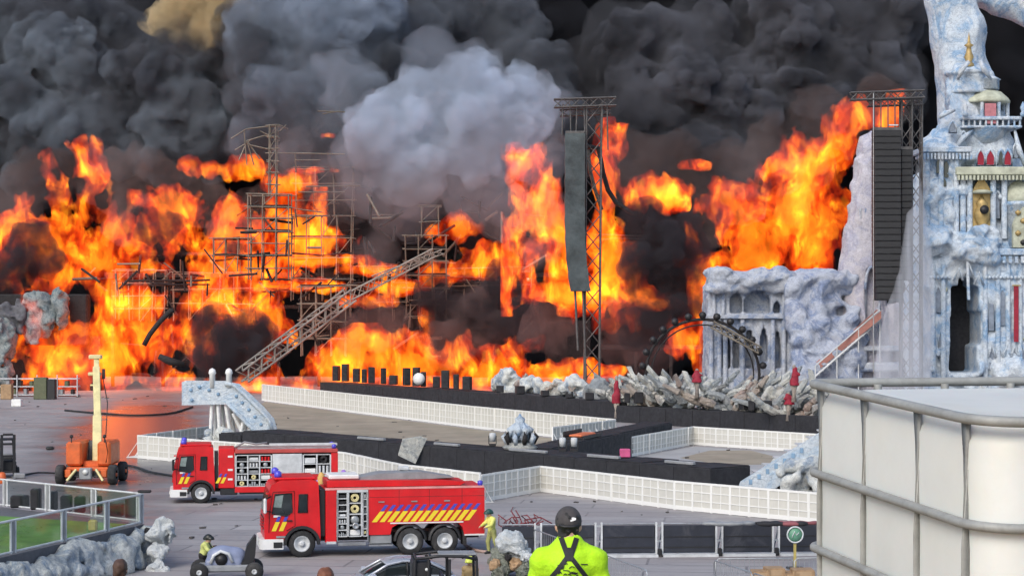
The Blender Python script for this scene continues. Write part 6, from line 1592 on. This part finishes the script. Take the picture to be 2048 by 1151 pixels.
# straps follow the back: traced on the shirt
g = Field((-.4, -.4, .9), (.4, .4, 1.6), .0125)
from mathutils.bvhtree import BVHTree
shirt = [c for c in kids(stw) if c.name.startswith('shirt')][0]
bv = BVHTree.FromPolygons([v.co.copy() for v in shirt.data.vertices], [tuple(p.vertices) for p in shirt.data.polygons])
def on_back(x, z, off=.006):
    h_ = bv.ray_cast(Vector((x, 1.0, z)), Vector((0, -1, 0)))
    return None if h_[0] is None else h_[0]+Vector((0, off, 0))
def strap(pts, w, name, m, thick=.006):
    vs = []; fs = []; n = 14; k = 0
    for (a, b) in zip(pts, pts[1:]):
        dv = Vector((b[0]-a[0], 0, b[1]-a[1])).normalized(); nn = Vector((-dv.z, 0, dv.x))
        for i in range(n+1):
            t = i/n; x = a[0]+(b[0]-a[0])*t; z = a[1]+(b[1]-a[1])*t
            l, r_ = on_back(x+nn.x*w/2, z+nn.z*w/2), on_back(x-nn.x*w/2, z-nn.z*w/2)
            if l is None or r_ is None: k = 0; continue
            vs += [l, r_]
            if k: j = len(vs); fs.append((j-4, j-2, j-1, j-3))
            k = 1
        k = 0
    if vs:
        o = MB().add(vs, fs).build(name, m, stw); md = o.modifiers.new('thickness', 'SOLIDIFY'); md.thickness = thick; md.offset = 0
cz_ = 1.45
strap([(0, cz_), (-.235, 1.14)], .030, 'strap', M_CLOTH); strap([(0, cz_), (.235, 1.14)], .030, 'strap', M_CLOTH)
strap([(-.012, cz_-.01), (-.055, 1.56)], .036, 'strap', M_CLOTH); strap([(.012, cz_-.01), (.055, 1.56)], .036, 'strap', M_CLOTH)
strap([(0, cz_+.045), (0, cz_-.045)], .06, 'strap_crossing', M_CLOTH, .012)
rp = np.random.default_rng(6)
for i in range(26):
    z0 = 1.385-.115*rp.random(); x0 = rp.uniform(-.075, .06)*(1 if z0 < 1.36 else .6); l_ = rp.uniform(.015, .05)
    if z0 > 1.40: continue
    strap([(x0, z0), (x0+l_*.5, z0+rp.uniform(-.014, .014)), (x0+l_, z0+rp.uniform(-.01, .01))], .006, 'shirt_print', M_CLOTH, .002)
strap([(-.135, 1.375), (-.085, 1.38)], .007, 'shirt_print', M_CLOTH, .002)
for s, e in (('shl', 'ell'), ('shr', 'elr')):
    a, b = Vector(J[s]), Vector(J[e]); u_ = (b-a).normalized(); c = a+u_*(b-a).length*.79; mm = rot_to(u_)
    MB().lathe([(.085, -.016), (.088, -.014), (.087, .016), (.083, .018)], 20, M=Matrix.Translation(c) @ mm.to_4x4()).build('sleeve_hem', M_CLOTH, stw)
# others
JB = stand(1.74)
d = 25; person('person with dark brown hair at the bottom left, seen from behind', (P(240, 0, d).x, d, 4.45), math.pi, stand(1.755), dict(top=mat('maroon_cloth', (.16, .05, .05), .85), legs=M_NAVY), h=.02, hair=M_HAIR)
d = 20; person('person with reddish brown hair at the bottom edge below the fire engine', (P(651, 0, d).x, d, 5.0), math.pi, stand(1.755), dict(top=M_GREY, legs=M_NAVY), h=.02, hair=mat('auburn_hair', (.16, .055, .025), .6, var=.5, scale=12, bump=.6))
d = 75.4; person('firefighter in a yellow green jacket working behind the large fire engine', (P(984, 0, d).x, d, 0), R(-60), stand(1.72, .12, ((-.1, -.14, -.2), (-.04, -.34, -.28), (.1, -.14, -.2), (.04, -.34, -.28)), .1, .05), dict(top=M_FIRE, legs=mat('fire_trousers', (.34, .35, .12), .85), ), h=.026, helmet=mat('dark_helmet', (.015, .06, .05), .4))
d = 60.4; person('firefighter with a yellow helmet standing beside the frame buggy', (P(941, 0, d).x, d, 0), R(-20), stand(1.75, .05), dict(top=mat('tan_fire_jacket', (.34, .24, .11), .85), legs=M_CHAR), h=.026, helmet=mat('yellow_helmet', (.62, .68, .10), .35))
d = 68.9; person('firefighter in a yellow jacket bending over the grey ride-on cart', (P(406, 0, d).x, d, 0), R(75), stand(1.45, .35, ((-.06, -.2, -.22), (-.02, -.38, -.30), (.06, -.2, -.22), (.02, -.38, -.30))), dict(top=mat('lime_fire_jacket', (.52, .55, .18), .85), legs=M_CHAR), h=.026, helmet=mat('black_helmet', (.012, .014, .010), .4))
d = 57.6; person('person in a pink top seated low in front of the black frame buggy', (P(858, 0, d).x, d, 0), R(10), stand(1.50), dict(top=mat('pink_top', (.50, .16, .18), .85), legs=M_NAVY), h=.026, hair=mat('grey_pink_hair', (.45, .30, .30), .7))
d = 104; person('firefighter with a white helmet standing behind the roof of the large fire engine', (P(727, 0, 84).x, 84, 0), R(20), stand(1.8), dict(top=M_NAVY, legs=M_NAVY), h=.03, helmet=M_WHITE)
# coloured kit behind the large engine
kt = thing('kit_trolley', 'trolley of purple and yellow gear behind the large fire engine', 'trolley', (P(662, 0, 92.5).x, 92.5, 0))
MB().box(-.7, .8, -.4, .4, .9, 1.0).build('trolley_top', M_WHITE, kt)
for x in (-.6, .7): MB().box(x-.04, x+.04, -.3, .3, 0, .9).build('trolley_leg', M_STEEL, kt)
r5 = np.random.default_rng(2)
for i in range(9):
    x = -.6+i*.15; hh = r5.uniform(.3, .95); m = (mat('violet_bag', (.30, .16, .52), .7), mat('ochre_bag', (.55, .34, .10), .7), M_PALE, mat('lime_bag', (.52, .58, .22), .7))[i % 4]
    MB().lathe([(.13, 0), (.2, hh*.35), (.19, hh*.7), (.12, hh*.92), (.04, hh)], 8, (x, r5.uniform(-.2, .2), 1.0)).build('gear_bag', m, kt)

# ------------------------------------------------------------------ white tank in its tube cage
A_, B_ = Vector((.804, 5.2, 9.216)), Vector((1.045, 4.23, 9.162))
u = (B_-A_); Ls = u.length; u.normalize(); nrm = Vector((-u.y, u.x, 0)).normalized(); nrm = nrm if nrm.x > 0 else -nrm
W_ = 1.2; zb = 8.05
tk = thing('liquid_tank', 'white plastic liquid tank in a grey tube cage, close at the right', 'tank', (A_.x, A_.y, zb))
def pl(s, t, z):
    """s along the seen side (0 far, 1 near), t across, z below the rim"""
    q = A_.lerp(B_, s)+nrm*t; return Vector((q.x, q.y, q.z-z))
def ring_pts(z, rr, ins=0.0, n=7):
    cs = [(0, 0), (Ls, 0), (Ls, W_), (0, W_)]; out = []
    for k in range(4):
        p, c, q_ = cs[k-1], cs[k], cs[(k+1) % 4]
        c = (min(max(c[0], ins), Ls-ins), min(max(c[1], ins), W_-ins)); p = (min(max(p[0], ins), Ls-ins), min(max(p[1], ins), W_-ins)); q_ = (min(max(q_[0], ins), Ls-ins), min(max(q_[1], ins), W_-ins))
        v0 = Vector((p[0]-c[0], p[1]-c[1])).normalized(); v1 = Vector((q_[0]-c[0], q_[1]-c[1])).normalized(); r_ = rr if c[0] > Ls/2 else rr*.45
        o = Vector(c)+(v0+v1)*r_
        for i in range(n):
            a = R(90*i/(n-1)); w = o-v1*r_*math.cos(a)-v0*r_*math.sin(a); out.append(pl(w.x/Ls, w.y, z))
    return out
M_CAGE = mat('cage_tube', (.30, .305, .29), .6, .15, var=.25, scale=14, dirt=(.18, .17, .15), bump=.1, bdist=.002)
M_TANK = mat('tank_plastic', (.57, .575, .54), .62, var=.10, scale=1.8, dirt=(.56, .54, .45), bump=.2, bdist=.006)
M_TANK.node_tree.nodes['Principled BSDF'].inputs['Subsurface Weight'].default_value = .12; M_TANK.node_tree.nodes['Principled BSDF'].inputs['Subsurface Scale'].default_value = .08
secs = [ring_pts(1.12, .10, .03), ring_pts(1.0, .11, .018), ring_pts(.5, .12, .014), ring_pts(.06, .11, .016), ring_pts(.02, .11, .035), ring_pts(.008, .08, .12)]
mb = MB(); n_ = len(secs[0]); vs = [v for s in secs for v in s]
fs = [(k*n_+i, (k+1)*n_+i, (k+1)*n_+(i+1) % n_, k*n_+(i+1) % n_) for k in range(len(secs)-1) for i in range(n_)]+[tuple(range(n_)), tuple(range(len(secs)*n_-1, (len(secs)-1)*n_-1, -1))]
mb.add(vs, fs, True); mb.sm[-1] = mb.sm[-2] = False
part(mb, 'tank_shell', M_TANK, tk)
cc = pl(.5, .6, -.0)
part(MB().lathe([(.12, 0), (.12, .05), (.10, .06), (.02, .06)], 20, cc), 'lid', M_BLACK, tk)
for z, r_ in ((0, .0125), (.238, .0115), (.44, .0115), (.66, .0115), (.88, .0115), (1.1, .0125)):
    q = ring_pts(z, .12, 0.0); part(MB().path(q, r_, 9, closed=True), 'cage_hoop', M_CAGE, tk)
Ztop = .004
for s in (.055, .335, .64, .885):
    part(MB().path([pl(s, .016, Ztop), pl(s+.002, .015, .3), pl(s, .016, .62), pl(s, .015, 1.1)], .0118, 8), 'cage_upright', M_CAGE, tk)
for t in (.2, .4, .6, .8, 1.0):
    part(MB().tube(pl(1-.016/Ls, t, Ztop), pl(1-.016/Ls, t, 1.1), .0115, 8), 'cage_upright', M_CAGE, tk)
    part(MB().tube(pl(.016/Ls, t, Ztop), pl(.016/Ls, t, 1.1), .0115, 8), 'cage_upright', M_CAGE, tk)
for s in (.1, .35, .65, .9): part(MB().tube(pl(s, W_-.016, Ztop), pl(s, W_-.016, 1.1), .0115, 8), 'cage_upright', M_CAGE, tk)
q = pl(.5, .6, 1.12); part(MB().box(A_.x-.05, A_.x+1.6, 4.1, 5.6, zb, zb+.03), 'pallet', M_WOOD, tk)
part(MB().path([pl(.925, -.0, .47), pl(.95, -.002, .50), pl(.985, .004, .56)], .002, 4), 'crease', mat('tank_crease', (.45, .42, .36), .6), tk)
# ------------------------------------------------------------------ smoke
def puffs(fld, lst, seed, kids1=9, kids2=7, f1=(0.38, 0.6), f2=(0.32, 0.5)):
    """billows on billows: every puff carries smaller ones, those smaller ones again"""
    rng = np.random.default_rng(seed)
    def dirs(n):
        v = rng.normal(size=(n, 3)); v[:, 1] -= 0.25
        return v/np.linalg.norm(v, axis=1)[:, None]
    for (px, py, rp, d) in lst:
        c = np.array(P(px, py, d)); r = rp*d/FPX
        fld.sphere(c, r, sc=(1, 0.8, 1))
        for u in dirs(kids1):
            r1 = r*rng.uniform(*f1); c1 = c+u*r*np.array([1, 0.8, 1])*rng.uniform(0.75, 0.95)
            fld.sphere(c1, r1)
            for u2 in dirs(kids2):
                r2 = r1*rng.uniform(*f2)
                if r2 < fld.h*0.9: continue
                fld.sphere(c1+u2*r1*rng.uniform(0.8, 0.98), r2)

def smoke(name, label, lst, h, m, seed, y0, y1, amp=0.3, nscale=3.0, pad=2.0, **kw):
    P0 = [np.array(P(a[0], a[1], a[3])) for a in lst]; rr = [a[2]*a[3]/FPX*1.5+pad for a in lst]
    lo = [min(p[k]-r for p, r in zip(P0, rr)) for k in range(3)]; hi = [max(p[k]+r for p, r in zip(P0, rr)) for k in range(3)]
    lo[2] = max(lo[2], 0.3); lo[1] = max(lo[1], y0); hi[1] = min(hi[1], y1)
    f = Field(lo, hi, h)
    puffs(f, lst, seed, **kw)
    f.noise(amp, nscale, seed+5, 4, True)
    o = f.build(name, m)
    return tag(o, label, None, None, 'stuff')

def smoke_mat(name, density, albedo, scale=0.30, lo=0.38, hi=0.60, step=0.12, albedo2=None, warp=2.0, vec=(1, 1, 1)):
    """billowing smoke: dense knots with thin, ragged rims"""
    t = NT(name); t.n.remove(t.b)
    v = t.coord(vec, world=True)
    w = t.new('TexNoise'); w.inputs['Scale'].default_value = scale*.5; w.inputs['Detail'].default_value = 2; t.l.new(v, w.inputs['Vector'])
    ad = t.new('VectorMath', operation='MULTIPLY_ADD'); t.l.new(w.outputs['Color'], ad.inputs[0]); ad.inputs[1].default_value = (warp,)*3; t.l.new(v, ad.inputs[2])
    n = t.noise(ad.outputs[0], scale, 8, 0.68)
    r = t.ramp(n, [(lo, (0.015,)*3), (hi, (1, 1, 1))])
    mu = t.new('Math', operation='MULTIPLY'); t.l.new(r, mu.inputs[0]); mu.inputs[1].default_value = density
    pv = t.new('VolumePrincipled'); t.l.new(mu.outputs[0], pv.inputs['Density'])
    if albedo2:
        n2 = t.noise(v, 0.07, 3, 0.6)
        t.l.new(t.ramp(n2, [(0.42, albedo), (0.60, albedo2)]), pv.inputs['Color'])
    else: pv.inputs['Color'].default_value = (*albedo, 1)
    pv.inputs['Absorption Color'].default_value = (0, 0, 0, 1)
    t.l.new(pv.outputs[0], t.out.inputs['Volume'])
    t.m.cycles.volume_step_rate = step
    MATS[name] = t.m
    return t.m
SM_WALL = volume_mat('black_smoke_far', 0.5, (0.055, 0.057, 0.067))
SM_DARK = smoke_mat('black_smoke', 1.7, (0.115, 0.12, 0.138), albedo2=(0.24, 0.25, 0.285))
SM_GREY = smoke_mat('grey_smoke', 1.4, (0.13, 0.14, 0.165), albedo2=(0.34, 0.39, 0.45))
SM_PALE = smoke_mat('pale_smoke', 0.6, (0.70, 0.80, 0.93), albedo2=(0.42, 0.45, 0.51), scale=0.3, lo=.38, hi=.66)
SM_COL = smoke_mat('blue_grey_smoke', 0.5, (0.34, 0.40, 0.48), albedo2=(0.56, 0.64, 0.76), scale=0.3, lo=.38, hi=.66)
SM_VEIL = smoke_mat('brown_smoke_veil', 0.25, (0.20, 0.17, 0.17), scale=0.4)
SM_PINK = smoke_mat('pinkish_smoke_veil', 0.12, (0.50, 0.46, 0.48), scale=0.4)
SM_MID = smoke_mat('mid_smoke', 0.7, (0.12, 0.13, 0.15), albedo2=(0.24, 0.265, 0.305), lo=.36, hi=.66)
SM_VEIL2 = smoke_mat('grey_smoke_veil', 0.13, (0.36, 0.34, 0.35), scale=0.3, lo=.36, hi=.66)
SM_PIT = smoke_mat('pit_smoke', 0.9, (0.08, 0.075, 0.085), scale=0.4)
SM_SPRAY = smoke_mat('water_mist', 0.75, (0.9, 0.92, 0.97), scale=0.8, lo=.3, hi=.75, vec=(1.6, 1, .16))
SM_SUNLIT = smoke_mat('sunlit_tint_smoke', 0.8, (0.80, 0.66, 0.42), albedo2=(0.50, 0.42, 0.30), scale=0.3)  # warm sunlight on this smoke is put into its tan colour

rng = np.random.default_rng(3)
wall = []
for px in range(-380, 2450, 95):
    for py in range(-330, 760, 95):
        wall.append((px+rng.uniform(-45, 45), py+rng.uniform(-45, 45), rng.uniform(60, 115), 300+rng.uniform(-7, 9)))
for px in range(-500, 2600, 150):
    for py in (-420, -300, -180, -60, 60): wall.append((px+rng.uniform(-50, 50), py+rng.uniform(-40, 40), rng.uniform(120, 150), 309+rng.uniform(-2, 3)))
smoke('smoke', 'black smoke wall rising behind the whole burning stage', wall, 0.85, SM_WALL, 11, 276, 326, 0.5, 5.0, kids1=6, kids2=4)
right = [(1330,150,120,282),(1250,130,90,284),(1400,110,80,284),(1370,170,55,274),(1300,220,80,276),(1450,250,90,278),(1240,260,70,276),(1540,300,90,280),
         (1620,60,110,284),(1700,120,80,282),(1600,170,80,280),(1560,40,80,286),(1750,30,90,284),(1780,160,60,280),(1680,230,60,276),(1380,300,90,276),(1270,340,60,272),(1460,340,70,274)]
smoke('smoke', 'black billowing smoke between the two tall speaker towers', right, 0.42, SM_DARK, 21, 258, 300, 0.55, 3.4)
left = [(80,90,80,280),(140,130,70,276),(30,60,80,284),(40,200,55,274),(200,60,70,284),(300,150,75,276),(360,170,90,274),(440,140,80,276),(250,250,80,276),
        (120,260,80,276),(340,270,80,274),(180,190,60,278),(90,330,70,276),(430,260,70,274),(-60,120,90,280),(-80,280,90,280)]
smoke('smoke', 'dark grey smoke billowing over the left end of the fire', left, 0.42, SM_GREY, 31, 258, 300, 0.55, 3.4)
pale1 = [(620,90,110,262),(560,190,80,258),(680,30,90,264),(640,200,80,258),(540,50,70,264),(700,130,60,262),(520,260,60,256),(600,280,60,256),(760,40,60,268),(620,-60,100,268)]
smoke('smoke', 'blue grey smoke column above the leaning scaffold roof', pale1, 0.42, SM_COL, 41, 246, 276, 0.6, 3.4)
pale2 = [(920,210,95,246),(1020,215,70,246),(860,200,60,248),(950,160,50,250),(870,270,75,244),(780,230,55,246),(760,290,60,242),(820,330,65,242),(930,290,70,242),(1050,250,50,246),(990,290,60,244),(800,370,0.1,242)]
smoke('smoke', 'pale bluish white smoke cloud left of the central speaker tower', pale2, 0.36, SM_PALE, 51, 230, 262, 0.55, 3.0)
tan = [(400,20,70,272),(350,40,50,272),(460,50,50,272),(420,70,40,270)]
smoke('smoke', 'tan sunlit smoke patch at the top above the dark left smoke', tan, 0.5, SM_SUNLIT, 61, 256, 290, 0.3, 3.0)

veil = [(450,680,45,234),(520,690,40,234),(410,700,35,232),(770,640,50,234),(700,660,35,232),(950,650,60,236),(900,690,45,234),(1000,610,50,240),(1090,650,50,226),(1250,640,50,226),(1300,690,50,226),(1240,700,40,222)]
smoke('smoke', 'thin brownish smoke hanging low in front of the scaffold', veil, 0.4, SM_VEIL, 71, 214, 250, 0.3, 2.0)
pit = [(1320,520,64,214),(1295,455,48,216),(1365,480,46,216),(1340,590,50,214),(1385,530,35,214),(1275,545,36,214),(1290,640,50,214)]
smoke('smoke', 'dense black smoke between the central tower and the white wall', pit, 0.4, SM_PIT, 81, 206, 224, 0.3, 2.2)
pit2 = [(40,540,60,250),(-30,560,60,250),(300,450,40,252),(330,480,35,252),(640,420,40,250),(720,480,60,252),(800,440,60,252),(760,390,60,252),(960,480,45,250),(1000,450,45,250),(880,620,50,238),(960,640,55,238),(1010,590,50,238),(1030,660,45,234),(740,650,40,238),(60,500,50,240),(20,540,50,240),(320,460,36,240),(470,690,60,230),(430,650,40,232)]
smoke('smoke', 'black smoke pockets between the scaffold flames', pit2, 0.5, SM_PIT, 91, 226, 264, 0.3, 2.2)
pink = [(1070,340,40,236),(1090,420,42,234),(1060,400,40,236),(1040,470,40,236),(1080,500,36,234),(1100,300,30,236)]
smoke('smoke', 'pinkish smoke veil left of the central speaker tower', pink, 0.4, SM_PINK, 95, 225, 246, 0.3, 2.2)
mf = Field((P(1745, 0, 183).x, 178, 0.2), (P(1880, 0, 183).x, 187, P(0, 320, 183).z), 0.3)
def mq(px, py, d=183.0): return tuple(P(px, py, d))
K = 183/FPX
mf.cap(mq(1836, 330), mq(1843, 560), 5*K, 15*K, .5); mf.cap(mq(1843, 560), mq(1838, 760), 15*K, 27*K, .5)
mf.cap(mq(1822, 430), mq(1815, 760), 8*K, 38*K, .6); mf.cap(mq(1800, 560), mq(1780, 760), 10*K, 34*K, .6)
mf.noise(.35, 1.4, 14, 3, False, (1, 1, 4))
mf.F[:, :, :2] = -1
tag(mf.build('water_spray', SM_SPRAY), 'white water spray falling in front of the right speaker tower', kind='stuff')

mid = [(505,110,50,257),(500,190,45,256),(750,130,60,264),(735,215,50,256),(770,60,55,268),(700,310,50,250),(660,280,45,252),(840,100,70,276),(900,60,80,280),(1000,90,70,280),(1090,150,60,276),(1120,230,50,270),(1010,30,70,282),(540,290,50,256),(470,60,40,266)]
smoke('smoke', 'mid grey smoke filling in between the two pale smoke clouds', mid, 0.45, SM_MID, 111, 240, 296, 0.6, 3.2)
veil2 = [(780,440,46,233),(760,500,40,233),(820,400,46,233),(880,390,46,234),(960,400,46,234),(700,400,46,235),(640,360,44,236),(580,300,40,238),(1000,440,40,234)]
smoke('smoke', 'thin grey smoke drifting down over the upper scaffolding', veil2, 0.45, SM_VEIL2, 121, 222, 246, 0.4, 2.4)

SM_HALO = volume_mat('thin_pale_haze', 0.055, (0.62, 0.68, 0.78))
SM_HALO2 = volume_mat('thin_dark_haze', 0.075, (0.17, 0.175, 0.195))
SM_BROWN = smoke_mat('ember_brown_smoke', 0.34, (0.17, 0.13, 0.12), albedo2=(0.30, 0.25, 0.24), scale=0.3, lo=.36, hi=.66)
halo = [(a, b, c*1.28, d) for a, b, c, d in pale2]+[(760,360,60,242),(820,420,50,242),(720,330,60,246),(700,250,60,250),(1080,330,50,242),(940,380,60,240),(1010,400,46,238),(700,180,70,254)]
smoke('smoke', 'thin pale haze trailing off the white smoke cloud towards the flames', halo, 0.6, SM_HALO, 131, 222, 274, 0.8, 4.0, kids1=5, kids2=2)
halo2 = [(a, b, c*1.18, d) for a, b, c, d in right]
smoke('smoke', 'thin dark haze along the rim of the right black smoke', halo2, 0.7, SM_HALO2, 141, 244, 306, 0.9, 4.0, kids1=5, kids2=2)
halo3 = [(a, b, c*1.18, d) for a, b, c, d in left+pale1]
smoke('smoke', 'thin dark haze along the rim of the left smoke', halo3, 0.7, SM_HALO2, 151, 240, 306, 0.9, 4.0, kids1=5, kids2=2)
brown = [(40,370,60,258),(110,350,50,258),(240,370,55,258),(300,350,50,258),(360,390,50,258),(420,400,45,258),(520,410,45,258),(20,440,50,258),(270,440,50,256),(690,400,50,258),(760,430,50,258),(830,420,50,258),(960,420,50,256),(1020,470,45,256),
         (1250,340,60,258),(1330,330,60,258),(1400,370,55,256),(1480,340,50,256),(1540,280,55,258),(1640,230,55,256),(1420,440,40,250),(1760,210,50,256),(1340,700,50,230),(470,460,40,252)]
smoke('smoke', 'brownish smoke rising straight off the flame tips', brown, 0.5, SM_BROWN, 161, 238, 270, 0.5, 3.0)
# ------------------------------------------------------------------ fire
def flame_mat(name, strength, step, lo=0.40, hi=0.66, scale=0.62):
    """glowing gas: hot folds bright and yellow, cooler gas red and thin"""
    t = NT(name); t.n.remove(t.b)
    v = t.coord((1.0, 0.3, 0.58), world=True)
    w = t.new('TexNoise'); w.inputs['Scale'].default_value = 0.22; w.inputs['Detail'].default_value = 2; t.l.new(v, w.inputs['Vector'])
    ad = t.new('VectorMath', operation='MULTIPLY_ADD'); t.l.new(w.outputs['Color'], ad.inputs[0]); ad.inputs[1].default_value = (4.5, 4.5, 4.5); t.l.new(v, ad.inputs[2])
    n = t.noise(ad.outputs[0], scale, 9, 0.66)
    col = t.ramp(n, [(lo, (1.0, 0.035, 0.004)), (lo+(hi-lo)*.5, (1.0, 0.12, 0.006)), (hi, (1.0, 0.31, 0.010))])
    st = t.ramp(n, [(lo-.05, (0.03,)*3), (lo+(hi-lo)*.45, (0.28,)*3), (hi+.02, (1.0,)*3)])
    mu = t.new('Math', operation='MULTIPLY'); t.l.new(st, mu.inputs[0]); mu.inputs[1].default_value = strength
    em = t.new('Emission'); t.l.new(col, em.inputs['Color']); t.l.new(mu.outputs[0], em.inputs['Strength'])
    t.l.new(em.outputs[0], t.out.inputs['Volume'])
    t.m.cycles.volume_step_rate = step
    return t.m
FL_OUT = flame_mat('flame_gas', 0.72, 0.075, 0.43, 0.68)
FL_CORE = volume_mat('flame_core_gas', 0.02, (0, 0, 0), (1.0, 0.30, 0.010), 0.17)

def flames(label, lst, seed, h=0.3, thick=1.9, core=0.42, namp=0.85, scale=3.0):
    """tongues of fire: each entry is column, row, half width, half height in photo pixels, distance, lean"""
    lo = [1e9]*3; hi = [-1e9]*3
    E = []
    for e in lst:
        px, py, rx, ry, d = e[:5]; lean = e[5] if len(e) > 5 else 0.0; w = e[6] if len(e) > 6 else 1.0
        c = P(px, py, d); sx, sz = rx*d/FPX, ry*d/FPX
        E.append((c, sx, sz, lean, w))
        for k, r in ((0, sx*1.3+abs(lean)*sz), (1, thick*1.5), (2, sz*1.3)):
            lo[k] = min(lo[k], c[k]-r); hi[k] = max(hi[k], c[k]+r)
    lo[2] = max(lo[2], 0.1)
    f = Field(lo, hi, h); f.F[:] = -1.0
    for (c, sx, sz, lean, w) in E:
        ty = min(thick, 0.6*max(sx, sz)+0.6)
        wn_ = f.win((c[0]-sx*1.5-abs(lean)*sz, c[1]-ty*1.6, c[2]-sz*1.5), (c[0]+sx*1.5+abs(lean)*sz, c[1]+ty*1.6, c[2]+sz*1.5))
        x, y, z = f.grid(wn_)
        if min(x.size, y.size, z.size) == 0: continue
        zz = (z-c[2])/sz
        q = ((x-c[0]-lean*(z-c[2]))/sx)**2+((y-c[1])/ty)**2+zz**2
        f.put(wn_, (1-np.sqrt(q))*w, 0.25)
    F = f.F.copy()
    n = fbm(f.n, f.h, scale, seed, 5, 0.62, (0.8, 1.0, 1.5))
    b = fbm(f.n, f.h, scale*0.6, seed+91, 4, 0.6, (0.8, 1, 1.3), True)
    F = np.where(F > -0.9, F+namp*(0.6*n+0.35*b)-0.12, -1.0).astype(np.float32)
    f.F = F
    o = f.build('flames', FL_OUT)
    tag(o, label, None, None, 'stuff')
    n2 = fbm(f.n, f.h, 1.8, seed+7, 4, 0.65, (0.8, 1, 1.4))
    f.F = (F-core-0.30*np.abs(n2)).astype(np.float32)
    if (f.F > 0).any(): f.build('flame_core', FL_CORE, o)
    return o

A = 246
flames('tall orange flames at the left end of the burning stage', [
    (30,450,48,42,A),(120,455,80,70,A),(150,400,70,70,A,-.1),(185,350,34,62,A,-.35),(165,305,20,30,A,-.3),(185,520,105,75,A),(205,575,60,60,A,0,1.4),(215,620,32,55,A,0,1.3),
    (385,460,42,70,A,.1),(300,395,52,26,A),(350,420,30,40,A),(430,338,75,24,A,0,1.2),(485,338,50,24,A,0,1.4),(565,368,52,24,A,0,1.4),(470,420,46,32,A,.3),(455,470,60,20,A),
    (110,530,130,95,A,0,.95),(60,460,85,62,A,0,.85),(250,480,95,62,A,0,.78),(380,500,90,60,A,0,.62),(560,470,70,60,A+2,0,.5),(470,560,100,36,A,0,.5),
    (300,535,125,26,A),(420,535,105,26,A),(510,540,60,20,A),(330,590,125,48,A,0,.7),(440,590,60,40,A,0,.7)], 101)
B = 236
flames('low orange flames along the ground under the left scaffold', [
    (330,660,90,48,B),(270,610,60,40,B),(170,665,55,26,B),(240,715,115,50,B),(150,700,40,30,B),(340,755,70,22,B),(470,630,50,24,B),(545,640,26,34,B,-.4),(400,700,40,40,B,0,.7),(300,760,100,22,B),
    (220,700,170,70,B,0,.65),
    (420,610,80,22,B),(70,690,36,36,B,0,.6),(505,780,40,26,B)], 113)
flames('thin flames licking along the scaffold decks', [
    (560,572,150,12,242),(650,478,60,24,244),(595,480,24,20,244),(640,520,70,10,242),(720,602,50,13,238),(745,540,60,12,240),(800,572,50,12,240),(918,452,36,26,242,0,1.5),(870,470,20,16,242),
    (900,545,65,22,242),(990,520,48,34,242,.3),(950,545,70,16,242),(1040,545,20,14,242),(848,640,18,26,240),(660,270,22,7,246,0,.55),(640,340,60,6,246,0,.7),(1030,595,25,9,240)], 127, h=0.25, thick=1.6)
D = 232
flames('low orange flames in a row behind the stage front', [
    (650,750,70,40,D),(600,770,50,26,D),(760,690,95,34,D),(700,718,110,28,D),(690,770,40,26,D),(800,735,60,35,D),(880,730,110,45,D),(970,745,80,36,D),(910,770,60,24,D),(1070,690,26,20,D),(800,730,200,36,D,0,.6),(640,740,80,44,D,0,.5),(1110,740,80,18,D),(1200,742,70,14,D),
    (540,770,40,20,D),(1090,755,90,14,D),(980,700,30,14,D)], 139)
T = 222
flames('bright orange flames on both sides of the central speaker tower', [
    (1080,460,60,110,T+3,0,.5),(1220,470,44,140,T+3,0,.6),(1100,420,44,110,T+2),(1075,480,40,70,T+2),(1105,520,28,70,T+2,0,1.3),(1105,590,55,24,T,0,1.5),(1205,430,32,150,T+2,0,1.2),(1195,590,26,60,T+2,0,1.3),(1215,390,32,70,T+2,0,1.3),(1238,480,36,80,T+2),(1215,560,30,60,T+2),
    (1305,388,58,30,T+6,0,1.2),(1250,400,40,30,T+4),(1260,590,60,14,T+2,-.0),(1310,605,40,12,T+2),(1395,330,22,7,T+8,.3,.6)], 151)
S = 222
flames('huge orange flames behind the white stage wall', [
    (1560,470,120,70,S,0,.7),(1620,390,90,110,S,.2,.75),(1560,520,110,30,S,0,.8),(1445,415,42,44,S),(1500,455,60,52,S),(1590,420,90,110,S),(1560,330,40,40,S),(1620,330,70,62,S),(1680,300,56,75,S,.3),(1715,240,44,46,S,.2,1.2),(1770,235,20,42,S,.3),(1660,430,48,90,S),(1500,520,110,26,S,0,1.2),(1420,545,34,26,S),(1640,490,44,60,S),
    (1400,610,18,60,S-2),(1390,690,30,60,S-2,0,1.1),(1355,680,34,42,S-2),(1410,560,26,30,S-2),(1340,400,30,24,S+6),(1450,470,30,30,S)], 163)
